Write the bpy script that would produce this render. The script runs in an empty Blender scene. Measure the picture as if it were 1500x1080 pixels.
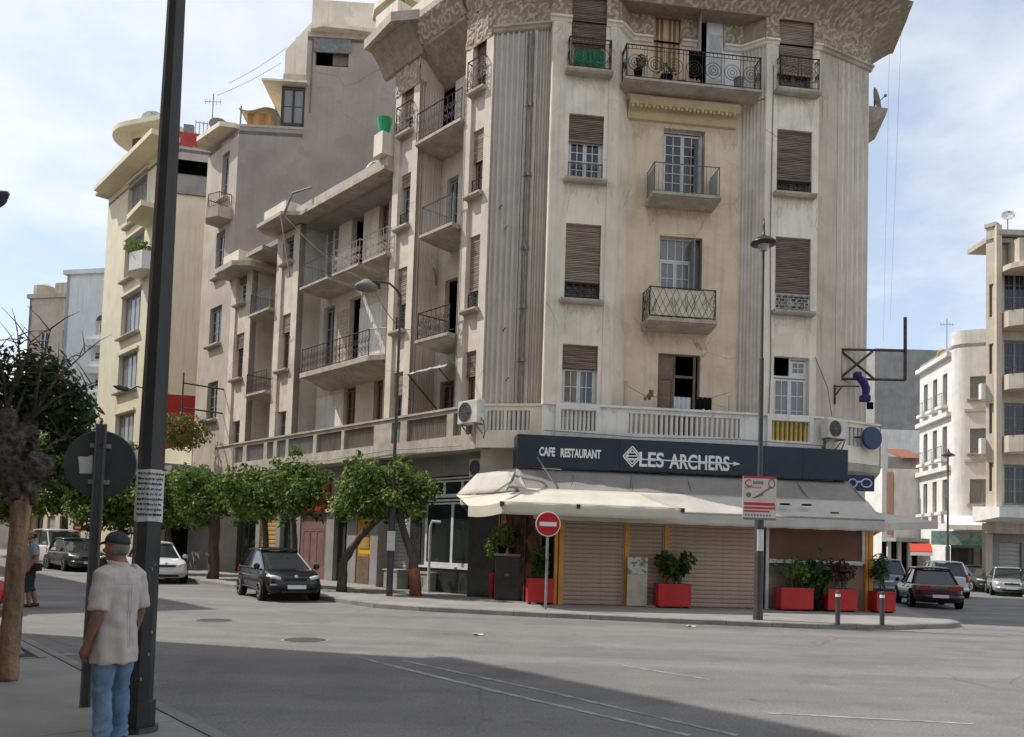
import bpy, bmesh, math, random
from mathutils import Vector, Matrix, noise
random.seed(7)
C = bpy.context.scene.collection
SC = bpy.context.scene
# ------------------------------------------------------------------ camera
F_PX, CU, CV = 1200.0, 750.0, 739.0
PITCH, ROLL, EYE = math.radians(3.0), math.radians(1.8), 1.72
cam = bpy.data.cameras.new('camera'); camo = bpy.data.objects.new('camera', cam); C.objects.link(camo)
cam.sensor_fit = 'HORIZONTAL'; cam.sensor_width = 36; cam.lens = 36*F_PX/1500
cam.shift_x = 0; cam.shift_y = (CV-540)/1500; cam.clip_start = .1; cam.clip_end = 3000
CAMR = Matrix.Rotation(math.pi/2+PITCH, 3, 'X') @ Matrix.Rotation(ROLL, 3, 'Z')
camo.matrix_world = Matrix.Translation((0, 0, EYE)) @ CAMR.to_4x4()
SC.camera = camo
# ------------------------------------------------------------------ light
SUN_AZ, SUN_EL = math.radians(167.8), math.radians(51)
sd = Vector((math.cos(SUN_AZ)*math.cos(SUN_EL), math.sin(SUN_AZ)*math.cos(SUN_EL), math.sin(SUN_EL)))
sl = bpy.data.lights.new('sun', 'SUN'); sl.energy = 2.2; sl.angle = math.radians(.53); sl.color = (1, .95, .87)
so = bpy.data.objects.new('sun', sl); C.objects.link(so); so.location = (-40, 20, 60)
so.rotation_euler = (-sd).to_track_quat('-Z', 'Y').to_euler()
W = bpy.data.worlds.new('World'); SC.world = W; W.use_nodes = True
nt = W.node_tree; nt.nodes.clear(); N = nt.nodes.new; L = nt.links.new
out = N('ShaderNodeOutputWorld'); bg = N('ShaderNodeBackground'); bg.inputs[1].default_value = .145
sky = N('ShaderNodeTexSky'); sky.sky_type = 'NISHITA'; sky.sun_disc = False
sky.sun_elevation = SUN_EL; sky.sun_rotation = math.atan2(sd.x, sd.y); sky.air_density = 1.0; sky.dust_density = 1.0; sky.ozone_density = 1.0
tc = N('ShaderNodeTexCoord'); sep = N('ShaderNodeSeparateXYZ'); L(tc.outputs['Generated'], sep.inputs[0])
# a thin cloud layer: project the view direction on a flat cloud deck
zz = N('ShaderNodeMath'); zz.operation = 'MAXIMUM'; zz.inputs[1].default_value = 0.0; L(sep.outputs[2], zz.inputs[0])
za = N('ShaderNodeMath'); za.operation = 'ADD'; za.inputs[1].default_value = .22; L(zz.outputs[0], za.inputs[0])
dv = N('ShaderNodeVectorMath'); dv.operation = 'DIVIDE'; L(tc.outputs['Generated'], dv.inputs[0])
cz = N('ShaderNodeCombineXYZ'); [L(za.outputs[0], cz.inputs[i]) for i in range(3)]; L(cz.outputs[0], dv.inputs[1])
n1 = N('ShaderNodeTexNoise'); n1.inputs['Scale'].default_value = 1.7; n1.inputs['Detail'].default_value = 9; n1.inputs['Roughness'].default_value = .55
mp = N('ShaderNodeMapping'); mp.inputs['Location'].default_value = (2.8, 1.3, 0.4); L(dv.outputs[0], mp.inputs[0]); L(mp.outputs[0], n1.inputs['Vector'])
cr = N('ShaderNodeValToRGB'); cr.color_ramp.elements[0].position = .40; cr.color_ramp.elements[1].position = .60
cr.color_ramp.elements[0].color = (0.12, .12, .12, 1); cr.color_ramp.elements[1].color = (.85, .85, .85, 1); L(n1.outputs[0], cr.inputs[0])
cc = N('ShaderNodeMix'); cc.data_type = 'RGBA'; veil = N('ShaderNodeMix'); veil.data_type = 'RGBA'; veil.inputs[0].default_value = .62; veil.inputs[7].default_value = (1.62, 1.84, 2.18, 1); L(sky.outputs[0], veil.inputs[6])
L(cr.outputs[0], cc.inputs[0]); L(veil.outputs[2], cc.inputs[6])
cc.inputs[7].default_value = (3.45, 3.5, 3.55, 1)
L(cc.outputs[2], bg.inputs[0]); L(bg.outputs[0], out.inputs[0])
vs = SC.view_settings; vs.view_transform = 'Standard'; vs.look = 'None'; vs.gamma = 1; vs.use_curve_mapping = False; vs.exposure = 1.05
SC.render.engine = 'CYCLES'; SC.cycles.use_denoising = True; SC.cycles.max_bounces = 6; SC.cycles.caustics_reflective = False; SC.cycles.caustics_refractive = False
# ------------------------------------------------------------------ measuring helpers (pixel of the photograph -> point on a real plane)
def ray(u, v): return CAMR @ Vector(((u-CU)/F_PX, -(v-CV)/F_PX, -1))
EYEV = Vector((0, 0, EYE))
def G(u, v, z=0.0):
    d = ray(u, v); return EYEV + d*((z-EYE)/d.z)
def AT(u, v, y):                       # point of the ray at depth y
    d = ray(u, v); return EYEV + d*(y/d.y)
class Fac:
    """a facade frame: s to the right along the wall, d outwards, z up"""
    def __init__(self, o, deg):
        self.o = Vector((o[0], o[1], 0)); a = math.radians(deg); self.deg = deg
        self.x = Vector((math.cos(a), math.sin(a), 0)); self.n = Vector((math.sin(a), -math.cos(a), 0))
    def P(self, s, d, z): return self.o + self.x*s + self.n*d + Vector((0, 0, z))
    def hit(self, u, v, d=0):
        r = ray(u, v); t = (self.o + self.n*d - EYEV).dot(self.n)/r.dot(self.n); p = EYEV + r*t
        return (p-self.o).dot(self.x), p.z
    def q(self, u0, v0, u1, v1, d=0):   # s0,s1,z0,z1 of a pixel box
        vm, um = (v0+v1)/2, (u0+u1)/2
        return self.hit(u0, vm, d)[0], self.hit(u1, vm, d)[0], self.hit(um, v1, d)[1], self.hit(um, v0, d)[1]
    def sub(self, s, d, turn):
        return Fac(self.P(s, d, 0), self.deg+turn)
    def rot(self):
        return Matrix((self.x, Vector((0, 0, 1)), self.n)).transposed()
WORLD = Fac((0, 0), 0); WORLD.n = Vector((0, 1, 0))    # s=x, d=y
# ------------------------------------------------------------------ mesh builder
def wloc(o):
    v = Vector((0, 0, 0))
    while o is not None: v += o.location; o = o.parent
    return v
class MB:
    def __init__(self, fac=None): self.v = []; self.f = []; self.m = []; self.fac = fac; self.mi = 0
    def pt(self, a, b, c):
        p = self.fac.P(a, b, c) if self.fac else Vector((a, b, c)); self.v.append(p); return len(self.v)-1
    def face(self, *ids): self.f.append(ids); self.m.append(self.mi)
    def poly(self, pts): self.face(*[self.pt(*p) for p in pts])
    def box(self, a0, a1, b0, b1, c0, c1):
        i = [self.pt(a, b, c) for c in (c0, c1) for b in (b0, b1) for a in (a0, a1)]
        for q in ((0, 2, 3, 1), (4, 5, 7, 6), (0, 1, 5, 4), (2, 6, 7, 3), (0, 4, 6, 2), (1, 3, 7, 5)): self.face(*[i[k] for k in q])
        return self
    def prism(self, pts, c0, c1):       # polygon in (a,b) extruded in c
        n = len(pts); lo = [self.pt(p[0], p[1], c0) for p in pts]; hi = [self.pt(p[0], p[1], c1) for p in pts]
        self.face(*lo[::-1]); self.face(*hi)
        for i in range(n): j = (i+1) % n; self.face(lo[i], lo[j], hi[j], hi[i])
        return self
    def profile(self, pts, a0, a1):     # polygon in (b,c) extruded along a
        n = len(pts); lo = [self.pt(a0, *p) for p in pts]; hi = [self.pt(a1, *p) for p in pts]
        self.face(*lo); self.face(*hi[::-1])
        for i in range(n): j = (i+1) % n; self.face(lo[j], lo[i], hi[i], hi[j])
        return self
    def tube(self, pts, r, n=6, cap=True):
        P = [(self.fac.P(*p) if self.fac else Vector(p)) for p in pts]; rs = r if isinstance(r, (list, tuple)) else [r]*len(P)
        rings = []; up = None
        for i, p in enumerate(P):
            t = (P[min(i+1, len(P)-1)]-P[max(i-1, 0)])
            t = t.normalized() if t.length > 1e-9 else Vector((0, 0, 1))
            if up is None: up = t.orthogonal().normalized()
            up = (up - t*up.dot(t)); up = up.normalized() if up.length > 1e-6 else t.orthogonal().normalized()
            w = t.cross(up); ring = []
            for k in range(n):
                a = 2*math.pi*(k+.5)/n; self.v.append(p+(up*math.cos(a)+w*math.sin(a))*rs[i]); ring.append(len(self.v)-1)
            rings.append(ring)
        for A, B in zip(rings, rings[1:]):
            for k in range(n): self.face(A[k], A[(k+1) % n], B[(k+1) % n], B[k])
        if cap: self.face(*rings[0][::-1]); self.face(*rings[-1])
        return self
    def bar(self, p, q, w=.02): return self.tube([p, q], w*.7071, 4)
    def lathe(self, c, prof, n=16, axis=2):    # prof: list of (r, h)
        rings = []
        for r, h in prof:
            ring = []
            for k in range(n):
                a = 2*math.pi*k/n; x, y = r*math.cos(a), r*math.sin(a)
                q = [(c[0]+h, c[1]+x, c[2]+y), (c[0]+x, c[1]+h, c[2]+y), (c[0]+x, c[1]+y, c[2]+h)][axis]
                ring.append(self.pt(*q))
            rings.append(ring)
        for A, B in zip(rings, rings[1:]):
            for k in range(n): self.face(A[k], A[(k+1) % n], B[(k+1) % n], B[k])
        self.face(*rings[0][::-1]); self.face(*rings[-1]); return self
    def disc(self, c, r, n=20, axis=1, t=.02):
        return self.lathe(c, [(r, 0), (r, t)], n, axis)
    def grid(self, rows, close=False):  # rows of points -> quads
        ids = [[self.pt(*p) for p in r] for r in rows]
        for A, B in zip(ids, ids[1:]):
            m = len(A)
            for k in range(m if close else m-1): self.face(A[k], A[(k+1) % m], B[(k+1) % m], B[k])
        return ids
    def build(self, name, mat, parent=None, loc=None, smooth=False, local=False, label=None, fix=True):
        me = bpy.data.meshes.new(name)
        off = Vector((0, 0, 0)) if local else (wloc(parent) if parent else Vector((0, 0, 0)))
        o = bpy.data.objects.new(name, me); C.objects.link(o)
        if loc is not None:
            o.location = Vector(loc)-(off if parent else Vector((0, 0, 0)))
            if not local: off = Vector(loc)
        me.from_pydata([tuple(p-off) for p in self.v], [], self.f)
        for m in (mat if isinstance(mat, (list, tuple)) else [mat]): me.materials.append(m)
        if any(self.m): me.polygons.foreach_set('material_index', self.m)
        if fix:
            bm = bmesh.new(); bm.from_mesh(me); bmesh.ops.recalc_face_normals(bm, faces=bm.faces); bm.to_mesh(me); bm.free()
        if smooth: me.polygons.foreach_set('use_smooth', [True]*len(me.polygons))
        me.update()
        if parent: o.parent = parent
        if label: o['label'] = label
        return o
def tag(o, label, cat, group=None, kind=None):
    o['label'] = label; o['category'] = cat
    if group: o['group'] = group
    if kind: o['kind'] = kind
    return o
def thing(name, label, cat, loc=(0, 0, 0), rz=0, group=None):
    o = bpy.data.objects.new(name, None); C.objects.link(o); o.location = loc; o.rotation_euler = (0, 0, rz); o.empty_display_size = .2
    return tag(o, label, cat, group)
def struct(o): o['kind'] = 'structure'; return o
def copy_tree(o, parent=None):
    c = o.copy(); C.objects.link(c)
    if parent: c.parent = parent
    for ch in list(o.children): copy_tree(ch, c)
    return c
def bevel(o, w=.01, seg=2, ang=35):
    m = o.modifiers.new('bevel', 'BEVEL'); m.width = w; m.segments = seg; m.limit_method = 'ANGLE'; m.angle_limit = math.radians(ang); return o
def bake(o):
    dg = bpy.context.evaluated_depsgraph_get(); me = bpy.data.meshes.new_from_object(o.evaluated_get(dg)); o.modifiers.clear(); old = o.data; o.data = me; return o
def text(body, size, fac, s, d, z, mat, parent, name='lettering', extrude=.01, align='CENTER', sx=1.0, bold=0.0, space=1.0):
    cu = bpy.data.curves.new(name, 'FONT'); cu.body = body; cu.size = size; cu.extrude = extrude; cu.align_x = align; cu.align_y = 'CENTER'; cu.offset = bold; cu.space_character = space
    t = bpy.data.objects.new(name, cu); C.objects.link(t)
    dg = bpy.context.evaluated_depsgraph_get(); me = bpy.data.meshes.new_from_object(t.evaluated_get(dg)); bpy.data.objects.remove(t)
    R = fac.rot(); p = fac.P(s, d, z)-wloc(parent)
    me.transform(R.to_4x4() @ Matrix.Diagonal((sx, 1, 1, 1))); me.materials.clear(); me.materials.append(mat)
    o = bpy.data.objects.new(name, me); C.objects.link(o); o.location = p; o.parent = parent; return o
# ------------------------------------------------------------------ materials
def hexc(h): return h
def pm(name, c1, c2=None, scale=2.0, rough=.85, bump=.15, bscale=40, stretch=(1, 1, 1), metal=0, spec=.3, streak=0, streakc=(.12, .10, .085), stain=0, stainc=(.22, .18, .14), coat=0, split=(.38, .62), crack=0, crackw=.012, crackv=.75, patch=0):
    m = bpy.data.materials.new(name); m.use_nodes = True; t = m.node_tree; n = t.nodes.new; l = t.links.new
    b = t.nodes['Principled BSDF']; b.inputs['Roughness'].default_value = rough; b.inputs['Metallic'].default_value = metal; b.inputs['Specular IOR Level'].default_value = spec
    b.inputs['Coat Weight'].default_value = coat
    c2 = c2 or tuple(x*.82 for x in c1)
    tc = n('ShaderNodeTexCoord'); src = tc.outputs['Object']
    mp = n('ShaderNodeMapping'); mp.inputs['Scale'].default_value = stretch; l(src, mp.inputs[0])
    a = n('ShaderNodeTexNoise'); a.inputs['Scale'].default_value = scale; a.inputs['Detail'].default_value = 8; a.inputs['Roughness'].default_value = .62; l(mp.outputs[0], a.inputs['Vector'])
    r = n('ShaderNodeValToRGB'); e = r.color_ramp.elements; e[0].position, e[1].position = split; e[0].color = (*c2, 1); e[1].color = (*c1, 1); l(a.outputs[0], r.inputs[0]); col = r.outputs[0]
    if streak:
        mp2 = n('ShaderNodeMapping'); mp2.inputs['Scale'].default_value = (3.2, 3.2, .16); l(src, mp2.inputs[0])
        s = n('ShaderNodeTexNoise'); s.inputs['Scale'].default_value = 2.2; s.inputs['Detail'].default_value = 6; l(mp2.outputs[0], s.inputs['Vector'])
        r2 = n('ShaderNodeValToRGB'); r2.color_ramp.elements[0].position = .52; r2.color_ramp.elements[1].position = .78; r2.color_ramp.elements[1].color = (streak, streak, streak, 1); l(s.outputs[0], r2.inputs[0])
        mx = n('ShaderNodeMix'); mx.data_type = 'RGBA'; l(r2.outputs[0], mx.inputs[0]); l(col, mx.inputs[6]); mx.inputs[7].default_value = (*streakc, 1); col = mx.outputs[2]
    if stain:
        s = n('ShaderNodeTexNoise'); s.inputs['Scale'].default_value = .42; s.inputs['Detail'].default_value = 7; s.inputs['Roughness'].default_value = .68; l(src, s.inputs['Vector'])
        r2 = n('ShaderNodeValToRGB'); r2.color_ramp.elements[0].position = .5; r2.color_ramp.elements[1].position = .74; r2.color_ramp.elements[1].color = (stain, stain, stain, 1); l(s.outputs[0], r2.inputs[0])
        mx = n('ShaderNodeMix'); mx.data_type = 'RGBA'; l(r2.outputs[0], mx.inputs[0]); l(col, mx.inputs[6]); mx.inputs[7].default_value = (*stainc, 1); col = mx.outputs[2]
    if crack:
        v = n('ShaderNodeTexVoronoi'); v.feature = 'DISTANCE_TO_EDGE'; v.inputs['Scale'].default_value = crack
        wn = n('ShaderNodeTexNoise'); wn.inputs['Scale'].default_value = crack*1.6; wn.inputs['Detail'].default_value = 6; l(src, wn.inputs['Vector'])
        wm = n('ShaderNodeMix'); wm.data_type = 'VECTOR'; wm.inputs[0].default_value = .30; l(src, wm.inputs[4]); l(wn.outputs[1], wm.inputs[5]); l(wm.outputs[1], v.inputs['Vector'])
        r3 = n('ShaderNodeValToRGB'); r3.color_ramp.elements[0].position = 0; r3.color_ramp.elements[0].color = (crackv, crackv, crackv, 1); r3.color_ramp.elements[1].position = crackw; r3.color_ramp.elements[1].color = (0, 0, 0, 1); l(v.outputs[0], r3.inputs[0])
        mk = n('ShaderNodeTexNoise'); mk.inputs['Scale'].default_value = crack*.45; l(src, mk.inputs['Vector']); r4 = n('ShaderNodeValToRGB'); r4.color_ramp.elements[0].position = .52; r4.color_ramp.elements[1].position = .6; l(mk.outputs[0], r4.inputs[0])
        ml = n('ShaderNodeMath'); ml.operation = 'MULTIPLY'; l(r3.outputs[0], ml.inputs[0]); l(r4.outputs[0], ml.inputs[1])
        mx = n('ShaderNodeMix'); mx.data_type = 'RGBA'; l(ml.outputs[0], mx.inputs[0]); l(col, mx.inputs[6]); mx.inputs[7].default_value = (*[c*.42 for c in c2], 1); col = mx.outputs[2]
    if patch:      # repair patches with a hard edge
        pn = n('ShaderNodeTexNoise'); pn.inputs['Scale'].default_value = .75; pn.inputs['Detail'].default_value = 3; mp3 = n('ShaderNodeMapping'); mp3.inputs['Location'].default_value = (7, 3, 5); l(src, mp3.inputs[0]); l(mp3.outputs[0], pn.inputs['Vector'])
        r5 = n('ShaderNodeValToRGB'); r5.color_ramp.elements[0].position = .60; r5.color_ramp.elements[1].position = .615; r5.color_ramp.elements[1].color = (patch, patch, patch, 1); l(pn.outputs[0], r5.inputs[0])
        mx = n('ShaderNodeMix'); mx.data_type = 'RGBA'; l(r5.outputs[0], mx.inputs[0]); l(col, mx.inputs[6]); mx.inputs[7].default_value = (*[c*.86 for c in c2], 1); col = mx.outputs[2]
    l(col, b.inputs['Base Color'])
    if bump:
        bn = n('ShaderNodeTexNoise'); bn.inputs['Scale'].default_value = bscale; bn.inputs['Detail'].default_value = 5; l(src, bn.inputs['Vector'])
        bp = n('ShaderNodeBump'); bp.inputs['Strength'].default_value = bump; bp.inputs['Distance'].default_value = .03; l(bn.outputs[0], bp.inputs['Height']); l(bp.outputs[0], b.inputs['Normal'])
    return m
cream = pm('cream_plaster', (.78, .70, .575), (.69, .61, .485), 1.1, crack=.9, patch=.5, streak=.26, stain=.35, stainc=(.33, .25, .175))
cream_w = pm('pale_plaster', (.86, .785, .66), (.77, .69, .565), 1.0, crack=.8, patch=.45, streak=.24, stain=.5, stainc=(.46, .39, .31))
tan_p = pm('tan_plaster', (.79, .65, .475), (.69, .55, .39), .8, crack=.9, patch=.4, streak=.22, stain=.6, stainc=(.40, .30, .21))
wing_p = pm('wing_plaster', (.68, .60, .50), (.58, .505, .42), 1.3, crack=.8, patch=.4, streak=.2, stain=.4, stainc=(.24, .20, .165))
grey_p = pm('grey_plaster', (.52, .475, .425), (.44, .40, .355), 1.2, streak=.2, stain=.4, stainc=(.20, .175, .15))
flute_m = pm('fluted_render', (.60, .54, .475), (.53, .475, .415), 1.4, streak=.14, stain=.35, stainc=(.17, .15, .13))
flute_r = pm('fluted_render_pale', (.70, .635, .55), (.59, .53, .45), 1.4, streak=.4, stain=.3, stainc=(.22, .19, .16))
white_p = pm('white_plaster', (.76, .745, .71), (.66, .645, .61), 1.2, streak=.25, stain=.2)
bwhite_p = pm('blue_white_plaster', (.70, .725, .75), (.63, .655, .68), 1.0, streak=.25)
yellow_p = pm('yellow_plaster', (.80, .70, .54), (.74, .64, .485), .8, streak=.25, stain=.15, stainc=(.42, .34, .22))
yellow_l = pm('pale_yellow_plaster', (.66, .60, .45), (.60, .54, .40), .8, streak=.2)
brown_p = pm('brown_render', (.37, .325, .295), (.315, .275, .245), .7, crack=.5, crackv=.4, patch=.4, streak=.15, stain=.4, stainc=(.20, .17, .15))
brown_l = pm('brown_render_pale', (.50, .435, .36), (.42, .365, .305), .9, streak=.4, stain=.4)
beige_p = pm('beige_plaster', (.60, .525, .425), (.52, .45, .36), 1.0, streak=.35, stain=.3)
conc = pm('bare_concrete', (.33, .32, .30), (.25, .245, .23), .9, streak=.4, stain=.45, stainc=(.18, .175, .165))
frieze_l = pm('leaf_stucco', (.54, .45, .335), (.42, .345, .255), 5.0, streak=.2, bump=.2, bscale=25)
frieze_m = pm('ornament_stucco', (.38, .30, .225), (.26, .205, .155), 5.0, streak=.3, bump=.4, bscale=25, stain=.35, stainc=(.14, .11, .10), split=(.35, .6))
slab_m = pm('slab_concrete', (.50, .45, .375), (.36, .315, .26), 2.0, streak=.3, stain=.4, stainc=(.2, .165, .13))
wood_sh = pm('weathered_shutter_wood', (.30, .235, .195), (.125, .093, .078), 2.2, rough=.8, stretch=(.6, .6, 14), bump=.1)
wood_sh2 = pm('bleached_shutter_wood', (.42, .345, .28), (.19, .145, .115), 1.8, rough=.8, stretch=(.5, .5, 12), bump=.1)
white_w = pm('white_joinery', (.70, .70, .69), (.60, .60, .60), 4, rough=.5)
grey_w = pm('grey_joinery', (.27, .275, .285), (.21, .215, .225), 4, rough=.6)
brown_w = pm('brown_joinery', (.21, .145, .095), (.15, .10, .065), 4, rough=.6)
yellow_w = pm('ochre_joinery', (.60, .43, .22), (.50, .35, .17), 4, rough=.6)
iron = pm('black_iron', (.035, .033, .033), (.06, .05, .045), 9, rough=.6, spec=.4, bump=0)
iron_w = pm('white_iron', (.55, .54, .51), (.36, .33, .29), 6, rough=.6, bump=0)
iron_g = pm('grey_iron', (.22, .23, .24), (.15, .15, .15), 6, rough=.6, bump=0)
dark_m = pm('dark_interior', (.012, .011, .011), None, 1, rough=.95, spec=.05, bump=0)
curtain = pm('net_curtain', (.55, .53, .50), (.42, .40, .38), 6, stretch=(6, 6, .6), rough=.9, bump=0)
curtain_b = pm('brown_curtain', (.27, .20, .15), (.18, .13, .10), 6, stretch=(8, 8, .6), rough=.9, bump=0)
def glassm(name, c, rough=.06, spec=.6):
    m = bpy.data.materials.new(name); m.use_nodes = True; b = m.node_tree.nodes['Principled BSDF']
    b.inputs['Base Color'].default_value = (*c, 1); b.inputs['Roughness'].default_value = rough; b.inputs['Specular IOR Level'].default_value = spec
    return m
glass = glassm('dark_window_glass', (.022, .026, .03)); glass_b = glassm('blue_window_glass', (.07, .11, .16), .1); glass_g = glassm('green_dark_glass', (.016, .026, .026), .05)
glass_c = glassm('curtained_glass', (.20, .20, .20), .12); car_glass = glassm('car_glass', (.03, .036, .04), .04, .7)
def flat(name, c, rough=.6, spec=.3, metal=0, coat=0):
    m = bpy.data.materials.new(name); m.use_nodes = True; b = m.node_tree.nodes['Principled BSDF']
    b.inputs['Base Color'].default_value = (*c, 1); b.inputs['Roughness'].default_value = rough; b.inputs['Specular IOR Level'].default_value = spec; b.inputs['Metallic'].default_value = metal; b.inputs['Coat Weight'].default_value = coat
    if coat: b.inputs['Coat Roughness'].default_value = .05
    return m
# ------------------------------------------------------------------ setting: ground
asph = pm('asphalt', (.225, .216, .207), (.185, .178, .172), 1.3, rough=.9, bump=.5, bscale=70, crack=.42, crackw=.008, crackv=.5, patch=.45, stain=.5, stainc=(.135, .13, .126), split=(.3, .7))
t_ = asph.node_tree; b_ = t_.nodes['Principled BSDF']; src_ = b_.inputs['Base Color'].links[0].from_socket; g_n = t_.nodes.new('ShaderNodeTexNoise'); g_n.inputs['Scale'].default_value = 28; g_n.inputs['Detail'].default_value = 8; g_n.inputs['Roughness'].default_value = .8; tcn = t_.nodes.new('ShaderNodeTexCoord'); t_.links.new(tcn.outputs['Object'], g_n.inputs['Vector'])
mr = t_.nodes.new('ShaderNodeMapRange'); mr.inputs[1].default_value = .3; mr.inputs[2].default_value = .7; mr.inputs[3].default_value = .62; mr.inputs[4].default_value = 1.36; t_.links.new(g_n.outputs[0], mr.inputs[0]); # tyre-polished tracks along the left street and dark oil drips
mpt = t_.nodes.new('ShaderNodeMapping'); mpt.inputs['Rotation'].default_value = (0, 0, math.radians(47)); mpt.inputs['Scale'].default_value = (.05, .75, 1); t_.links.new(tcn.outputs['Object'], mpt.inputs[0])
ty = t_.nodes.new('ShaderNodeTexNoise'); ty.inputs['Scale'].default_value = 1.0; ty.inputs['Detail'].default_value = 5; t_.links.new(mpt.outputs[0], ty.inputs['Vector'])
tr_ = t_.nodes.new('ShaderNodeMapRange'); tr_.inputs[1].default_value = .38; tr_.inputs[2].default_value = .62; tr_.inputs[3].default_value = .82; tr_.inputs[4].default_value = 1.08; t_.links.new(ty.outputs[0], tr_.inputs[0])
oi = t_.nodes.new('ShaderNodeTexNoise'); oi.inputs['Scale'].default_value = 1.9; oi.inputs['Detail'].default_value = 4; t_.links.new(tcn.outputs['Object'], oi.inputs['Vector'])
ol = t_.nodes.new('ShaderNodeMapRange'); ol.inputs[1].default_value = .66; ol.inputs[2].default_value = .74; ol.inputs[3].default_value = 1; ol.inputs[4].default_value = .72; t_.links.new(oi.outputs[0], ol.inputs[0])
mt1 = t_.nodes.new('ShaderNodeMath'); mt1.operation = 'MULTIPLY'; t_.links.new(tr_.outputs[0], mt1.inputs[0]); t_.links.new(ol.outputs[0], mt1.inputs[1])
mm0 = t_.nodes.new('ShaderNodeMix'); mm0.data_type = 'RGBA'; mm0.blend_type = 'MULTIPLY'; mm0.inputs[0].default_value = 1; t_.links.new(src_, mm0.inputs[6]); t_.links.new(mt1.outputs[0], mm0.inputs[7]); src_ = mm0.outputs[2]
mm = t_.nodes.new('ShaderNodeMix'); mm.data_type = 'RGBA'; mm.blend_type = 'MULTIPLY'; mm.inputs[0].default_value = 1; t_.links.new(src_, mm.inputs[6]); t_.links.new(mr.outputs[0], mm.inputs[7]); t_.links.new(mm.outputs[2], b_.inputs['Base Color'])
pave = pm('pavement_concrete', (.30, .285, .265), (.235, .225, .21), .8, rough=.9, bump=.2, bscale=60, stain=.4, stainc=(.17, .16, .15))
kerb_m = pm('kerb_concrete', (.27, .26, .245), (.19, .185, .175), 1.6, rough=.9, bump=.25, bscale=50, stain=.4, stainc=(.14, .13, .12))
soil = pm('dry_soil', (.06, .048, .036), (.035, .028, .022), 9, bump=.8, bscale=25)
paint = pm('worn_road_paint', (.36, .355, .34), (.20, .195, .19), 3.5, rough=.8, bump=.2, bscale=80, split=(.42, .60))
g = MB(); g.poly([(-600, -200, 0), (600, -200, 0), (600, 900, 0), (-600, 900, 0)]); struct(g.build('road', asph))
# far pavement: kerb line runs along the left street, round the corner, and up the right street
LWd = Vector((-.682, .731, 0)); LWn = Vector((-.731, -.682, 0)); RD = Vector((math.cos(math.radians(78)), math.sin(math.radians(78)), 0))
Bc = Vector((-1.069, 25.966, 0))
def lw(s, d): return Bc + LWd*s + LWn*d
kerb_pts = [lw(130, 4.35)] + [lw(s, 4.35) for s in (60, 30, 14, 6.2)] + [Vector((-3.6, 21.9, 0)), Vector((-2.3, 21.25, 0)), Vector((-.7, 20.85, 0)), Vector((.94, 20.5, 0)), Vector((4.18, 19.95, 0)), Vector((7.41, 19.68, 0)), Vector((9.4, 20.1, 0)), Vector((11.3, 21.1, 0)), Vector((11.95, 21.75, 0)), Vector((12.15, 22.6, 0))] + [Vector((12.15, 22.6, 0))+RD*t for t in (4, 9, 20, 60, 130)]
def offset(pts, w):
    o = []
    for i, p in enumerate(pts):
        t = (pts[min(i+1, len(pts)-1)]-pts[max(i-1, 0)]).normalized(); o.append(p+Vector((-t.y, t.x, 0))*w)
    return o
def kerbed(pts, name, back, step=1.0, n_stone=(0, 999), label=None):
    inner = offset(pts, .16)
    m = MB(); m.prism([(p.x, p.y) for p in inner]+[(p[0], p[1]) for p in back], -.05, .12)
    pv = struct(m.build(name, pave))
    # kerb stones, each its own piece
    dense = []
    for a, b in zip(pts, pts[1:]):
        k = max(1, round((b-a).length/step))
        for i in range(k): dense.append((a.lerp(b, i/k), a.lerp(b, (i+1)/k)))
    for i, (a, b) in enumerate(dense):
        t = (b-a).normalized(); nn = Vector((-t.y, t.x, 0)); g_ = .006
        m = MB(); dz = random.uniform(-.004, .006); q = [a+t*g_, b-t*g_]
        pr = [(0, 0), (.155, 0), (.155, .127+dz), (.03, .127+dz), (.006, .105+dz)]
        lo = [m.pt(*(q[0]+nn*u+Vector((0, 0, z)))) for u, z in pr]; hi = [m.pt(*(q[1]+nn*u+Vector((0, 0, z)))) for u, z in pr]
        m.face(*lo); m.face(*hi[::-1])
        for k in range(5): j = (k+1) % 5; m.face(lo[j], lo[k], hi[k], hi[j])
        m.build('kerb_stone', kerb_m, pv)
    return pv
i0 = 3
pv_far = kerbed(kerb_pts[1:-2], 'corner_pavement', [(kerb_pts[-3]+Vector((-8, 3, 0))).to_2d()[:], (-2, 60), (lw(60, -8).x, lw(60, -8).y)])
# near pavement with the photographer's feet on it
ND = Vector((-.657, .754, 0)); NN = Vector((.754, .657, 0)); NK = Vector((-2.59, 7.18, 0))
def nk(t, n): return NK + ND*t + NN*n
npts = [nk(t, 0) for t in (-16, -10, -4, 2, 8, 12.5)] + [nk(13.2, -.5), nk(13.6, -1.4), nk(13.8, -2.6)]
for_back = [nk(13.8, -4.6), nk(-16, -4.6)]
pv_near = kerbed(npts, 'near_pavement', [p.to_2d()[:] for p in for_back])
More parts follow.
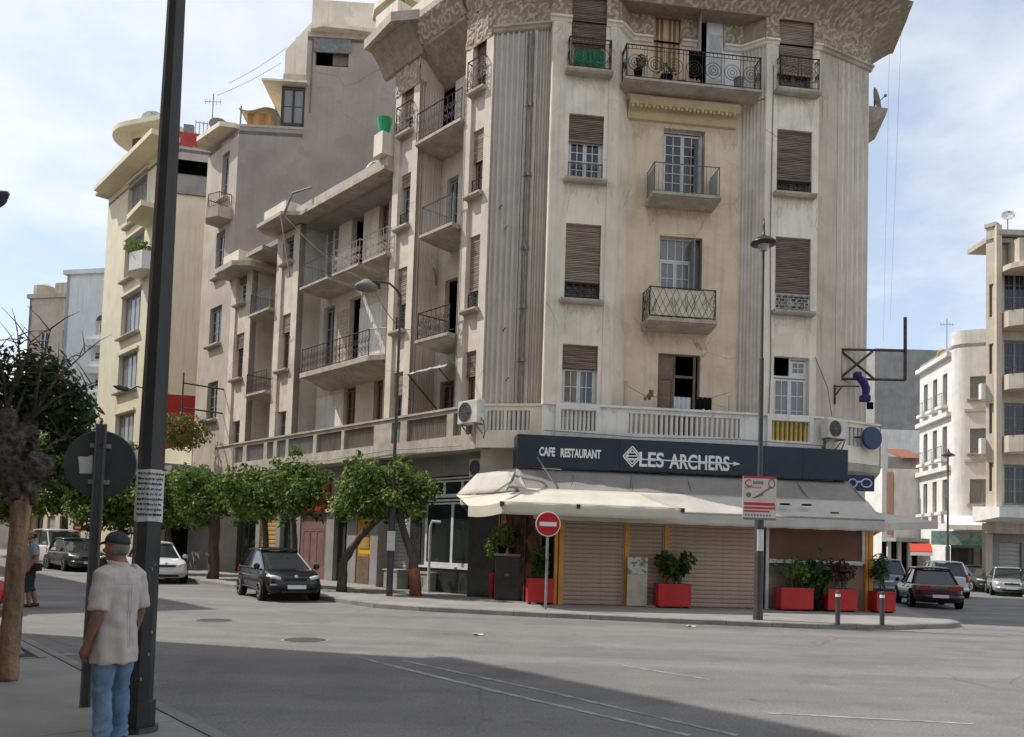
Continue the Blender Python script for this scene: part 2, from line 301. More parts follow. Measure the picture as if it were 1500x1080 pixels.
# cast slabs with joints on the near pavement (the part seen close up)
slab_p = pm('pavement_slab', (.30, .29, .275), (.245, .235, .225), 1.1, rough=.85, bump=.15, bscale=60, stain=.35, stainc=(.2, .19, .18))
for i in range(-4, 8):
    for j in range(3):
        if i == 3 and j == 0: continue          # the tree pit
        a0, a1, b0, b1 = i*1.5+.2, i*1.5+1.69, -.2-1.3*(j+1)+.005, -.2-1.3*j-.005
        m = MB(); h = .124+random.uniform(0, .004)
        m.prism([nk(a0, b0).to_2d()[:], nk(a1, b0).to_2d()[:], nk(a1, b1).to_2d()[:], nk(a0, b1).to_2d()[:]], .1, h)
        m.build('paving_slab', slab_p, pv_near)
m = MB(); m.prism([nk(a, b).to_2d()[:] for a, b in ((4.75, -1.45), (6.15, -1.45), (6.15, -.25), (4.75, -.25))], .105, .1215); m.build('tree_pit_soil', soil, pv_near)
# broken cement collar pieces round the pit
for (a0, a1, b0, b1) in ((4.72, 6.18, -.34, -.22), (4.70, 4.82, -1.48, -.36), (5.2, 5.62, -.82, -.38), (6.05, 6.2, -1.45, -.4)):
    m = MB(); m.prism([nk(a0, b0).to_2d()[:], nk(a1, b0+.02).to_2d()[:], nk(a1-.03, b1).to_2d()[:], nk(a0, b1-.03).to_2d()[:]], .1, .135); bevel(m.build('cement_piece', kerb_m, pv_near), .008)
# right-hand pavement of the side street
rp = [Vector((24.2, 33, 0))+RD*t for t in (90, 40, 20, 8, 0)] + [Vector((25, 31.2, 0)), Vector((27.5, 30.3, 0)), Vector((60, 29, 0))]
pv_r = kerbed(rp[2:], 'side_pavement', [(60, 60), (34, 60)], step=2.0)
# pavement joints and road marks, plus one painted strip of sunlight
def line(name, a, b, w, t=.004, mat=paint):
    d = (b-a).normalized(); n_ = Vector((-d.y, d.x, 0))*w/2; m = MB()
    m.poly([tuple(a-n_+Vector((0, 0, t))), tuple(b-n_+Vector((0, 0, t))), tuple(b+n_+Vector((0, 0, t))), tuple(a+n_+Vector((0, 0, t)))]); return struct(m.build(name, mat))
line('road_marking_and_sunlight', G(1125, 1045), G(1427, 1061), .07)
line('road_marking_and_sunlight', G(735, 1015), G(1010, 1078), .09)
line('road_marking_and_sunlight', G(520, 962), G(735, 1015), .10)
line('road_marking_and_sunlight', G(590, 968), G(800, 1013), .08)
line('road_marking_and_sunlight', G(800, 1013), G(1080, 1078), .08)
line('road_marking_and_sunlight', G(910, 975), G(1040, 996), .07)
line('road_marking_and_sunlight', G(95, 958), G(210, 962), .22)  # pale strip paints a sunlit patch on the asphalt
for (u, v) in ((314, 909), (447, 938)):
    p = G(u, v); m = MB(); m.lathe((p.x, p.y, .002), [(.36, 0), (.36, .006)], 24); mh = struct(m.build('manhole_cover', pm('cast_iron', (.075, .072, .07), (.05, .05, .05), 12, rough=.6, bump=.6, bscale=30)))
    m = MB(); m.lathe((p.x, p.y, .003), [(.42, 0), (.42, .002)], 24); m.build('manhole_frame', kerb_m, mh)
# patches of newer asphalt and small litter on the road
patch = pm('asphalt_patch', (.135, .13, .127), (.105, .10, .10), .8, rough=.9, bump=.4, bscale=90)
for (a, b) in ():
    m = MB(); ang = .2; pts = []
    for k in range(14):
        th = 2*math.pi*k/14; r = 1+.12*math.sin(3*th+a[0]); cx, cy = (a[0]+b[0])/2, (a[1]+b[1])/2
        x_, y_ = math.copysign(abs(math.cos(th))**.5, math.cos(th))*(b[0]-a[0])/2*r, math.copysign(abs(math.sin(th))**.5, math.sin(th))*(b[1]-a[1])/2*r
        pts.append((cx+x_*math.cos(ang)-y_*math.sin(ang), cy+x_*math.sin(ang)+y_*math.cos(ang), .0035))
    m.poly(pts); struct(m.build('road_patch', patch))
# ------------------------------------------------------------------ facade building blocks
def wall(fac, s0, s1, z0, z1, mat, parent, holes=(), d=0.0, t=.22, name='wall', mat_in=None):
    """a wall sheet with real openings; every opening gets reveals t deep"""
    m = MB(fac); S = sorted({s0, s1, *[h[0] for h in holes], *[h[1] for h in holes]}); Z = sorted({z0, z1, *[h[2] for h in holes], *[h[3] for h in holes]})
    S = [s for s in S if s0 <= s <= s1]; Z = [z for z in Z if z0 <= z <= z1]
    for a, b in zip(S, S[1:]):
        for c, e in zip(Z, Z[1:]):
            ms, mz = (a+b)/2, (c+e)/2
            if any(h[0] < ms < h[1] and h[2] < mz < h[3] for h in holes): continue
            m.poly([(a, d, c), (b, d, c), (b, d, e), (a, d, e)])
    for h in holes:
        tt = h[4] if len(h) > 4 else t
        a, b, c, e = h[:4]; c = max(c, z0); e = min(e, z1)
        m.poly([(a, d, c), (a, d, e), (a, d-tt, e), (a, d-tt, c)]); m.poly([(b, d, e), (b, d, c), (b, d-tt, c), (b, d-tt, e)])
        m.poly([(a, d, e), (b, d, e), (b, d-tt, e), (a, d-tt, e)]); m.poly([(b, d, c), (a, d, c), (a, d-tt, c), (b, d-tt, c)])
    return m.build(name, mat, parent, fix=False)
def window(fac, s0, s1, z0, z1, d, parent, frame=white_w, pane=glass, leaves=2, rows=4, cols=2, fw=.06, bw=.026, transom=0, base=0, name='window', panes=None):
    """casements: outer frame, leaves with glazing bars; panes behind. transom: height of the fixed top light; base: height of solid bottom panel"""
    m = MB(fac); m.box(s0, s0+fw, d-.05, d, z0, z1); m.box(s1-fw, s1, d-.05, d, z0, z1); m.box(s0+fw, s1-fw, d-.05, d, z1-fw, z1); m.box(s0+fw, s1-fw, d-.05, d, z0, z0+fw)
    zt = z1-fw
    if transom:
        zt = z1-transom; m.box(s0+fw, s1-fw, d-.05, d+.012, zt-.05, zt+.02)
        for k in range(1, cols*leaves):
            x = s0+fw+(s1-s0-2*fw)*k/(cols*leaves); m.box(x-bw/2, x+bw/2, d-.04, d-.003, zt+.02, z1-fw)
    a0 = s0+fw; w = (s1-s0-2*fw)/leaves; lf = .055
    for i in range(leaves):
        a, b = a0+i*w+.004, a0+(i+1)*w-.004; zb = z0+fw
        m.box(a, a+lf, d-.035, d+.006, zb, zt-.05); m.box(b-lf, b, d-.035, d+.006, zb, zt-.05)
        m.box(a+lf, b-lf, d-.035, d+.006, zt-.05-lf, zt-.05); m.box(a+lf, b-lf, d-.035, d+.006, zb, zb+lf)
        zp = zb+lf
        if base: m.box(a+lf, b-lf, d-.03, d-.006, zp, zp+base); zp += base
        for k in range(1, rows): z = zp+(zt-.05-lf-zp)*k/rows; m.box(a+lf, b-lf, d-.03, d-.002, z-bw/2, z+bw/2)
        for k in range(1, cols): x = a+lf+(b-a-2*lf)*k/cols; m.box(x-bw/2, x+bw/2, d-.031, d-.001, zp, zt-.05-lf)
    fr = m.build(name, frame, parent, fix=False)
    p = MB(fac)
    if panes is None:
        p.poly([(s0+fw*.5, d-.022, z0+fw*.5), (s1-fw*.5, d-.022, z0+fw*.5), (s1-fw*.5, d-.022, z1-fw*.5), (s0+fw*.5, d-.022, z1-fw*.5)]); p.build('pane', pane, fr, fix=False)
    else:
        n = len(panes)
        for i, pm_ in enumerate(panes):
            p = MB(fac); a, b = s0+fw+(s1-s0-2*fw)*i/n, s0+fw+(s1-s0-2*fw)*(i+1)/n
            p.poly([(a, d-.022, z0+fw), (b, d-.022, z0+fw), (b, d-.022, z1-fw), (a, d-.022, z1-fw)]); p.build('pane', pm_, fr, fix=False)
    return fr
def shutter(fac, s0, s1, z0, z1, d, parent, mat=wood_sh, pitch=.055):
    """a wooden roller blind: every slat is real relief"""
    m = MB(fac); n = max(2, int((z1-z0)/pitch)); h = (z1-z0)/n; rnd = random.Random(int(s0*1000+z0*77))
    for k in range(n):
        z = z0+k*h; dd = rnd.uniform(0, .006); sag = rnd.uniform(-.004, .004)
        m.profile([(d-.01, z+.002), (d+.012+dd, z+.006+sag), (d+.014+dd, z+h*.7), (d-.006, z+h-.003), (d-.012, z+h*.5)], s0, s1)
    m.box(s0, s1, d-.03, d+.02, z0-.05, z0-.004)
    return m.build('roller_blind', mat, parent, fix=False)
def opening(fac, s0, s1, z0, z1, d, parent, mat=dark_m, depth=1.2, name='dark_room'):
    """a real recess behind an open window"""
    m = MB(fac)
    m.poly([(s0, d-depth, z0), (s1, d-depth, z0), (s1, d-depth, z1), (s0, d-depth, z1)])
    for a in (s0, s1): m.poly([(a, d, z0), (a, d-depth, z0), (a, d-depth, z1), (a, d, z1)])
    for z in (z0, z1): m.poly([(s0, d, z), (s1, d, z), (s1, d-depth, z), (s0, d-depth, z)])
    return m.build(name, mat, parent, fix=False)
def sill(fac, s0, s1, z, parent, dep=.24, th=.14, d=0, mat=slab_m):
    m = MB(fac); m.profile([(d-.03, z-th), (d+dep-.05, z-th), (d+dep, z-th*.55), (d+dep, z-.01), (d-.03, z)], s0, s1); return m.build('sill', mat, parent)
def spiral(m, s, z, r, d, w=.014, turns=2.2, n=30):
    m.tube([(s+r*(1-k/n*.85)*math.cos(2*math.pi*turns*k/n), d, z+r*(1-k/n*.85)*math.sin(2*math.pi*turns*k/n)) for k in range(n+1)], w*.7, 4)
def rail_pts(m, path, z0, z1, style, w=.018, seed=1, pitch=.12):
    """path: polyline of (s,d); fills each straight run"""
    r = random.Random(seed)
    for (a, b) in zip(path, path[1:]):
        ln = math.hypot(b[0]-a[0], b[1]-a[1]); P = lambda t, z: (a[0]+(b[0]-a[0])*t, a[1]+(b[1]-a[1])*t, z)
        m.tube([P(0, z1), P(1, z1)], w*1.3, 4); m.tube([P(0, z0+.06), P(1, z0+.06)], w*.8, 4)
        m.tube([P(0, z0), P(0, z1+.03)], w*1.1, 4); m.tube([P(1, z0), P(1, z1+.03)], w*1.1, 4)
        H = z1-z0
        if style == 'bars':
            n = max(2, int(ln/pitch))
            for k in range(1, n): m.tube([P(k/n, z0+.06), P(k/n, z1)], w*.55, 4)
        elif style == 'rings':
            m.tube([P(0, z1-.13), P(1, z1-.13)], w*.7, 4)
            n = max(1, round(ln/.62))
            for k in range(n):
                t = (k+.5)/n; zc = z0+.06+(H-.19)/2; R_ = min((H-.22)/2, ln/n/2*.8)
                for q in range(2):
                    rr = R_*(1-.38*q); m.tube([P(t+rr/ln*math.cos(x*math.pi/9), zc+rr*math.sin(x*math.pi/9)) for x in range(19)], w*.55, 4, cap=False)
                m.tube([P(t+R_*.3/ln*math.cos(x*math.pi/4), zc+R_*.3*math.sin(x*math.pi/4)) for x in range(9)], w*.55, 4, cap=False)
                for e in (k/n+.07/n*1, (k+1)/n-.07/n): m.tube([P(e, z0+.06), P(e, z1)], w*.55, 4)
                for e in (-.13, 0, .13): m.tube([P(t+e/ln, z1-.13), P(t+e/ln, z1)], w*.45, 4)
        elif style == 'scroll':
            n = max(2, round(ln/.24))
            for k in range(n):
                t = (k+.5)/n; m.tube([P(k/n, z0+.06), P(k/n, z1)], w*.5, 4)
                for zc, sg in ((z0+H*.3, 1), (z0+H*.65, -1)): m.tube([P(t+.085/ln*math.cos(sg*x*math.pi/5)*(1-x/24), zc+.13*math.sin(sg*x*math.pi/5)*(1-x/24)) for x in range(14)], w*.45, 4, cap=False)
        elif style == 'diag':
            n = max(2, round(ln/.42))
            for k in range(n):
                t0, t1 = k/n, (k+1)/n
                m.tube([P(t0, z0+.06), P(t1, z1)], w*.5, 4); m.tube([P(t0, z1), P(t1, z0+.06)], w*.5, 4); m.tube([P((t0+t1)/2, z0+.06), P(t0, (z0+z1)/2), P((t0+t1)/2, z1), P(t1, (z0+z1)/2), P((t0+t1)/2, z0+.06)], w*.5, 4)
                for q in range(3): u0, u1 = r.uniform(t0, t1), r.uniform(t0, t1); m.tube([P(u0, r.uniform(z0+.1, z0+H*.5)), P(u1, r.uniform(z0+H*.5, z1-.05))], w*.45, 4)
        elif style == 'lattice':
            for k in range(1, 5): m.tube([P(0, z0+H*k/5), P(1, z0+H*k/5)], w*.55, 4)
            n = max(3, round(ln/.2))
            for k in range(n):
                for j in range(5):
                    t = (k+.5*(j % 2)+.25)/n
                    if t < 1: m.tube([P(t, z0+H*j/5), P(t, z0+H*(j+1)/5)], w*.5, 4)
            m.tube([P(.3, z0+H*.2), P(.5, z0+H*.5), P(.7, z0+H*.2)], w*.5, 4); m.tube([P(.3, z1-H*.2), P(.5, z0+H*.5), P(.7, z1-H*.2)], w*.5, 4)
def railing(fac, path, z0, z1, parent, style='bars', mat=iron, name='railing', **k):
    m = MB(fac); rail_pts(m, path, z0, z1, style, **k); return m.build(name, mat, parent, fix=False)
def slab(fac, s0, s1, z, dep, parent, th=.2, d=0, chamfer=.0, mat=slab_m, name='balcony'):
    m = MB(fac); c = chamfer
    m.profile([(d-.05, z-th*1.1), (d+dep*.35, z-th*1.05), (d+dep-.06, z-th*.7), (d+dep-.06, z-th*.55), (d+dep, z-th*.5), (d+dep, z), (d-.05, z)], s0, s1)
    return m.build(name, mat, parent)
def flutes(fac, s0, s1, z0, z1, n, parent, d=0, r=.05, mat=flute_m, name='fluted_pilaster'):
    m = MB(fac); w = (s1-s0)/n; prof = []
    for k in range(n):
        a = s0+k*w
        for q in range(7):
            x = q/6; prof.append((a+w*(.12+.76*x), d-r*math.sin(math.pi*x)))
    prof = [(s0, d)]+prof+[(s1, d)]
    ids = [[m.pt(s, dd, z) for s, dd in prof] for z in (z0, z1)]
    for k in range(len(prof)-1): m.face(ids[0][k], ids[0][k+1], ids[1][k+1], ids[1][k])
    return m.build(name, mat, parent, fix=False)
BAL = {}
def balusters(fac, s0, s1, z0, z1, d, parent, n, mat, w=.085):
    """each baluster is an object of its own, sharing one mesh"""
    key = (round(z1-z0, 2), mat.name, round(fac.deg, 1))
    for k in range(n):
        s = s0+(s1-s0)*(k+.5)/n
        if key not in BAL:
            m = MB(Fac((0, 0), fac.deg)); m.prism([(-w/2, -.06), (w/2, -.06), (w/2, .03), (w*.25, .06), (-w*.25, .06), (-w/2, .03)], 0, z1-z0)
            o = m.build('baluster', mat, local=True); BAL[key] = o.data
        else:
            o = bpy.data.objects.new('baluster', BAL[key]); C.objects.link(o)
        o.parent = parent; o.location = fac.P(s, d, z0)-wloc(parent)
def parapet(fac, s0, s1, z0, z1, d, parent, panels=(), t=.16, mat=slab_m, infill=None, back=None, pm_=None, nb=8):
    """panels: list of (s0,s1,z0,z1,n,colour) openings filled with balusters or ribbed infill"""
    holes = [(p[0], p[1], p[2], p[3]) for p in panels]
    w = wall(fac, s0, s1, z0, z1, mat, parent, holes, d=d, t=t, name='parapet')
    m = MB(fac); m.box(s0, s1, d-t, d+.05, z1, z1+.07); m.build('coping', mat, w)
    m = MB(fac); m.poly([(s0, d-t, z0), (s1, d-t, z0), (s1, d-t, z1), (s0, d-t, z1)]) if back else None
    for p in panels:
        if p[4]: balusters(fac, p[0], p[1], p[2], p[3], d-.08, w, p[4], p[5])
        else:
            n = max(4, int((p[1]-p[0])/.11)); mm = MB(fac); ids = []
            for k in range(2*n+1): ids.append((p[0]+(p[1]-p[0])*k/(2*n), d-.10-(.03 if k % 2 else 0)))
            r0 = [mm.pt(a, b, p[2]) for a, b in ids]; r1 = [mm.pt(a, b, p[3]) for a, b in ids]
            for k in range(2*n): mm.face(r0[k], r0[k+1], r1[k+1], r1[k])
            mm.build('ribbed_panel', p[5], w, fix=False)
    return w
rib_m = pm('ribbed_sheet', (.235, .20, .165), (.17, .145, .12), 3, rough=.7, stretch=(3, 3, .4), bump=0)
rib_g = pm('grey_ribbed_sheet', (.27, .265, .255), (.21, .205, .20), 3, rough=.7, stretch=(3, 3, .4), bump=0)
yell = pm('yellow_panel', (.62, .47, .12), (.50, .37, .09), 3, rough=.6, bump=0)
# ================================================================== THE CORNER BUILDING
o0 = AT(1000, 500, 25.8); F0 = Fac(o0, 7)
sA, sD = F0.hit(800, 400)[0], F0.hit(1197, 400)[0]
CL = Fac(F0.P(sA, -.35, 0), -11); sB = CL.hit(712, 400)[0]
LW = Fac(CL.P(sB, 0, 0), -47)
CR = Fac(F0.P(sD, 0, 0), 27); sE = CR.hit(1271, 300)[0]
RW = Fac(CR.P(sE, 0, 0), 78)
ZP0, ZP1, ZM, ZF, ZE, ZTOP = 5.16, 6.12, 18.6, 19.62, 20.4, 21.2
bld = thing('apartment_building', 'cream six-storey corner apartment block with fluted pilasters and ornate frieze above the cafe', 'building', F0.P(0, -3, 0))
# ---- front: side piers (left and right of the central bay)
sb0, sb1 = F0.hit(900, 400)[0], F0.hit(1117, 400)[0]; DB = -.55   # bay: splayed returns
bb0, bb1 = sb0+.5, sb1-.62
def pxh(fac, u0, v0, u1, v1, d=0): return fac.q(u0, v0, u1, v1, d)
Lw = [pxh(F0, 838, -6, 890, 108), pxh(F0, 834, 168, 884, 264), pxh(F0, 826, 328, 880, 440), pxh(F0, 822, 505, 873, 640)]
Rw = [pxh(F0, 1142, 4, 1194, 137), pxh(F0, 1139, 191, 1190, 285), pxh(F0, 1134, 348, 1187, 457), pxh(F0, 1132, 523, 1183, 650)]
def unify(ws):     # windows of one column stand exactly above each other
    a = sum(w[0] for w in ws)/len(ws); b = sum(w[1] for w in ws)/len(ws); return [(a, b, w[2], w[3]) for w in ws]
Lw, Rw = unify(Lw), unify(Rw)
wall(F0, sA, sb0, 3.2, ZM, cream_w, bld, [(w[0], w[1], w[2], min(w[3], ZM)) for w in Lw], t=.26)
wall(F0, sb1, sD, 3.2, ZM, cream_w, bld, [(w[0], w[1], w[2], min(w[3], ZM)) for w in Rw], t=.26)
wall(F0, sA, sb0, ZM, ZF, frieze_m, bld, [(Lw[0][0], Lw[0][1], ZM, Lw[0][3])], d=.0, t=.3, name='frieze_backing')
wall(F0, sb1, sD, ZM, ZF, frieze_m, bld, [(Rw[0][0], Rw[0][1], ZM, Rw[0][3])], d=.0, t=.3, name='frieze_backing')
# narrow raised strips that frame the window column
for ws, side in ((Lw, (sA+.02, sb0-.02)), (Rw, (sb1+.02, sD-.02))):
    a, b = ws[0][0], ws[0][1]
    for (x0, x1) in ((side[0], a-.13), (b+.13, side[1])):
        if x1-x0 > .1:
            m = MB(F0); m.box(x0, x1, -.02, .045, ZP1-.9, ZM-.003); m.build('pilaster', cream_w if x0 > 0 else cream, bld)
# ---- central bay
C4a, C4b = pxh(F0, 957, 10, 996, 150, DB), pxh(F0, 1022, 10, 1058, 150, DB)
C3, C2, C1 = pxh(F0, 971, 190, 1032, 298, DB), pxh(F0, 965, 347, 1028, 470, DB), pxh(F0, 963, 519, 1025, 640, DB)
zc3 = F0.hit(1005, 296, DB+.2)[1]; zc2 = F0.hit(1000, 474, DB+.2)[1]
zf4 = F0.hit(1010, 124, .3)[1]
C3 = (C3[0], C3[1], zc3, C3[3]); C2 = (C2[0], C2[1], zc2, C2[3]); C1 = (C1[0], C1[1], 5.2, C1[3])
C4a = (C4a[0], C4a[1], zf4, C4a[3]); C4b = (C4b[0], C4b[1], zf4, C4b[3])
wall(F0, bb0, bb1, 3.2, ZM, tan_p, bld, [C3, C2, C1, (C4a[0], C4a[1], zf4, ZM), (C4b[0], C4b[1], zf4, ZM)], d=DB, t=.3)
wall(F0, bb0, bb1, ZM, ZF, frieze_m, bld, [(C4a[0], C4a[1], ZM, C4a[3]), (C4b[0], C4b[1], ZM, C4b[3])], d=DB, t=.3, name='frieze_backing')
m = MB(F0); m.poly([(sb0, 0, 3.2), (bb0, DB, 3.2), (bb0, DB, ZM), (sb0, 0, ZM)]); m.build('wall', cream, bld, fix=False)
FS = Fac(F0.P(bb1, DB, 0), 7-math.degrees(math.atan2(-DB, .62))*-1); lenS = math.hypot(.62, DB)
# the fluted splay on the right of the bay
def splay(z0, z1, n=7, mat=flute_r):
    m = MB(F0); prof = []; ln = lenS; ux, ud = .62/ln, -DB/ln; nx, nd = -ud, ux
    P_ = [(0, 0)]
    for k in range(n):
        for q in range(7): x = q/6; P_.append(((k+.12+.76*x)*ln/n, -.045*math.sin(math.pi*x)))
    P_.append((ln, 0)); pts = [(bb1+ux*a+nx*b, DB+ud*a+nd*b) for a, b in P_]
    r0 = [m.pt(a, b, z0) for a, b in pts]; r1 = [m.pt(a, b, z1) for a, b in pts]
    for k in range(len(pts)-1): m.face(r0[k], r0[k+1], r1[k+1], r1[k])
    return m.build('fluted_pilaster', mat, bld, fix=False)
splay(3.2, zf4-.03); splay(zf4, ZM)
for (a, b) in (((sb0, 0), (bb0, DB)), ((bb1, DB), (sb1, 0))):
    m = MB(F0); m.poly([(a[0], a[1], ZM), (b[0], b[1], ZM), (b[0], b[1], ZF), (a[0], a[1], ZF)]); m.build('frieze_backing', frieze_m, bld, fix=False)
# moulding string under the frieze
def moulding(fac, s0, s1, d=0, z=ZM, mat=slab_m, e0=0, e1=0):
    m = MB(fac); m.profile([(d-.02, z-.13), (d+.06, z-.10), (d+.10, z-.03), (d+.16, z), (d+.16, z+.06), (d-.02, z+.10)], s0-e0, s1+e1); return m.build('string_course', mat, bld)
moulding(F0, sA-.1, Lw[0][0], mat=cream_w); moulding(F0, Lw[0][1], sb0, e1=.05, mat=cream_w); moulding(F0, sb1, Rw[0][0], e0=.05, mat=cream_w); moulding(F0, Rw[0][1], sD, e1=.05, mat=cream_w)
moulding(F0, bb0, C4a[0]-.05, DB, mat=cream_w); moulding(F0, C4a[1]+.05, C4b[0]-.05, DB, mat=cream_w); moulding(F0, C4b[1]+.05, bb1, DB, mat=white_p)
for (a, b) in (((sb0, 0), (bb0, DB)), ((bb1, DB), (sb1, 0))):
    p, q = F0.P(a[0], a[1], 0), F0.P(b[0], b[1], 0); f_ = Fac(p, math.degrees(math.atan2((q-p).y, (q-p).x))); moulding(f_, 0, (q-p).length, mat=cream_w)
# ---- ornate frieze relief: leafy scrolls as displaced geometry
FC = {}
def frieze(fac, s0, s1, z0, z1, d=0.02, step=.035, holes=(), amp=.07, flare=None, seed=0, m0=0, m1=0):
    """scrolled leaf relief: m0 / m1 mitre the flared ends"""
    m = MB(fac); ns, nz = max(2, int((s1-s0)/step)), max(2, int((z1-z0)/step)); rows = []; hh = []; CW = .46
    def cell(a, b):
        key = (a, b, seed)
        if key not in FC:
            rr = random.Random(a*7919+b*104729+seed); FC[key] = ((a+.5+rr.uniform(-.14, .14))*CW, z0+(b+.5+rr.uniform(-.14, .14))*CW, rr.uniform(0, 6.28), rr.choice((-1, 1)), rr.uniform(.27, .34))
        return FC[key]
    def h(s, z):
        cx, cz = math.floor(s/CW), math.floor((z-z0)/CW); best = 0
        for i in (-1, 0, 1):
            for j in (-1, 0, 1):
                px_, pz_, ph, sg, R_ = cell(cx+i, cz+j); dx, dz = s-px_, z-pz_; r = math.hypot(dx, dz)
                if r < R_:
                    a = math.atan2(dz, dx); v = (1-r/R_)**.35*(.5+.5*math.cos(2*(sg*a-2.6*math.log(r+.03)+ph)))*(.8+.2*math.cos(9*a+ph*3)); best = max(best, v)
        return best
    for j in range(nz+1):
        z = z0+(z1-z0)*j/nz; row = []; hh.append([]); fl = flare((z-z0)/(z1-z0)) if flare else 0
        a0, a1 = s0-m0*fl, s1+m1*fl
        for i in range(ns+1):
            s = a0+(a1-a0)*i/ns; hv = h(s, z) if amp > .03 else 0; hh[-1].append(hv); row.append((s, d+amp*max(0, hv)+fl, z))
        rows.append(row)
    ids = [[m.pt(*p) for p in r] for r in rows]
    for j in range(nz):
        for i in range(ns):
            s, z = s0+(s1-s0)*(i+.5)/ns, z0+(z1-z0)*(j+.5)/nz
            if any(h_[0] < s < h_[1] and h_[2] < z < h_[3] for h_ in holes): continue
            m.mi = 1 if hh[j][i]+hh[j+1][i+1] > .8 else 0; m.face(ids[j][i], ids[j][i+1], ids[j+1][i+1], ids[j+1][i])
    return m.build('frieze', [frieze_m, frieze_l], bld, smooth=True, fix=False)
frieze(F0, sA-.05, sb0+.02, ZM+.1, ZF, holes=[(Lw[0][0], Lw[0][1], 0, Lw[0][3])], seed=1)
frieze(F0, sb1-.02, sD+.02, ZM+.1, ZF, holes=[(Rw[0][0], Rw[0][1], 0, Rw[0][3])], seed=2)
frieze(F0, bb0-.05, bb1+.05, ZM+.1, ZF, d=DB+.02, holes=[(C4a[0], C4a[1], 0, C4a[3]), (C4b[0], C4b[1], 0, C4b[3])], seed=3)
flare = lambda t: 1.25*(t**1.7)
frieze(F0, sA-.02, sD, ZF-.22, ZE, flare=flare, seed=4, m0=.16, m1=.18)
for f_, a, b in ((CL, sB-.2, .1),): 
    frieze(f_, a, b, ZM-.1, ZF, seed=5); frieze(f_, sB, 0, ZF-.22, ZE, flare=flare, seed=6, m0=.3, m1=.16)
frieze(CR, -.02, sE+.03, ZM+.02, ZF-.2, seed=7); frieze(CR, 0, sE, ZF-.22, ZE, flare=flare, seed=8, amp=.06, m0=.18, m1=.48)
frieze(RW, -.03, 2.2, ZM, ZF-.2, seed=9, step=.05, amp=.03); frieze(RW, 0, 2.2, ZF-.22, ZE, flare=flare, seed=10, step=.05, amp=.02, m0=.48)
m = MB(F0); m.poly([(bb0-.6, DB-.05, ZF-.22), (bb1+.7, DB-.05, ZF-.22), (bb1+.7, .1, ZF-.22), (bb0-.6, .1, ZF-.22)]); m.build('soffit', frieze_m, bld, fix=False)
# ---- left chamfer
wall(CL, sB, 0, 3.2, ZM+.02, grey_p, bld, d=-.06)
cl0, cl1, cl2, cl3 = CL.hit(716, 400)[0], CL.hit(758, 400)[0], CL.hit(779, 400)[0], CL.hit(804, 400)[0]
m = MB(F0); m.poly([(sA, 0, 3.2), (sA, -.45, 3.2), (sA, -.45, ZF), (sA, 0, ZF)]); m.build('wall', cream, bld, fix=False)
flutes(CL, cl0, cl1, ZP1-.9, ZM-.02, 5, bld, r=.085); flutes(CL, cl2, min(cl3, -.02), ZP1-.9, ZM-.02, 4, bld, r=.085, mat=flute_m)
m = MB(CL); m.box(cl1+.03, cl2-.03, -.05, -.012, ZP1-.9, ZM-.1); m.build('pilaster', flute_r, bld)
moulding(CL, sB, -.02, mat=slab_m, z=ZM)
for u, r_ in ((771, .055), (764, .04)):
    s_ = CL.hit(u, 400)[0]; m = MB(CL); m.tube([(s_, .07, 4.4), (s_, .07, 12), (s_, .07, ZM-.2)], r_, 8)
    for z in (7.6, 9.3, 11.2, 13.6, 15.9): m.lathe((s_, .07, z), [(r_*1.45, 0), (r_*1.45, .12)], 8)
    m.build('drain_pipe', pm('drain_pipe_grey', (.20, .18, .165), (.14, .125, .115), 5, rough=.7), bld)
for z, s_ in ((8.6, cl0+.55), (11.9, cl0+.5), (12.6, cl0+.3), (7.0, cl0+.7)):
    m = MB(CL); m.tube([(s_, 0, z), (s_, .12, z), (s_+.1, .14, z+.08)], .018, 5); m.build('wall_hook', iron, bld)
# ---- right chamfer and right wing
wall(CR, 0, sE, 3.2, ZM, beige_p, bld, d=0)
c5 = CR.hit(1226, 300)[0]; flutes(CR, c5, sE, ZP1-.9, ZM-.02, 6, bld, d=.012, mat=flute_r, r=.04)
moulding(CR, 0, sE, e0=.02, e1=.1)
rw_h = [(s, s+1.1, z, z+2.1) for s in (2.2, 5.6, 9.0) for z in (6.2, 9.6, 13.3)]
wall(RW, 0, 15, 3.2, ZF, beige_p, bld, rw_h)
for h in rw_h: window(RW, h[0]+.02, h[1]-.02, h[2]+.02, h[3]-.02, -.12, bld, grey_w, glass)
for z in (9.0, 12.7, 16.2): slab(RW, 5, 7.2, z, .9, bld)
wall(RW, 0, 15, 0, 3.3, conc, bld, d=-.3)
# protruding eave pieces seen past the right corner
m = MB(RW); m.profile([(-.05, 16.9), (.2, 17.0), (.75, 17.35), (.8, 17.55), (-.05, 17.75)], .8, 2.6); m.build('balcony', slab_m, bld)
# ---- eave (roof overhang) all round and roof
def ring(off, z):
    return [LW.P(-5.62, off*.42, z), LW.P(-off*.3, off*.42, z), CL.P(sB*.5, off, z), F0.P(sA-.3, off, z), F0.P(sD+off*.12, off, z), CR.P(sE+off*.25, off, z), RW.P(off*.1, off, z), RW.P(2.25, off, z), RW.P(2.25, .05, z), RW.P(15, .05, z)]
e1 = ring(1.28, 0); back = [RW.P(15, -9, 0), LW.P(-5.62, -13, 0)]
m = MB(); m.prism([(p.x, p.y) for p in e1+back], ZE-.02, ZE+.22); m.build('roof_slab', slab_m, bld)
m = MB(); m.prism([(p.x, p.y) for p in ring(.2, 0)+back], ZE+.22, ZE+1.1); m.build('roof_parapet', cream, bld)
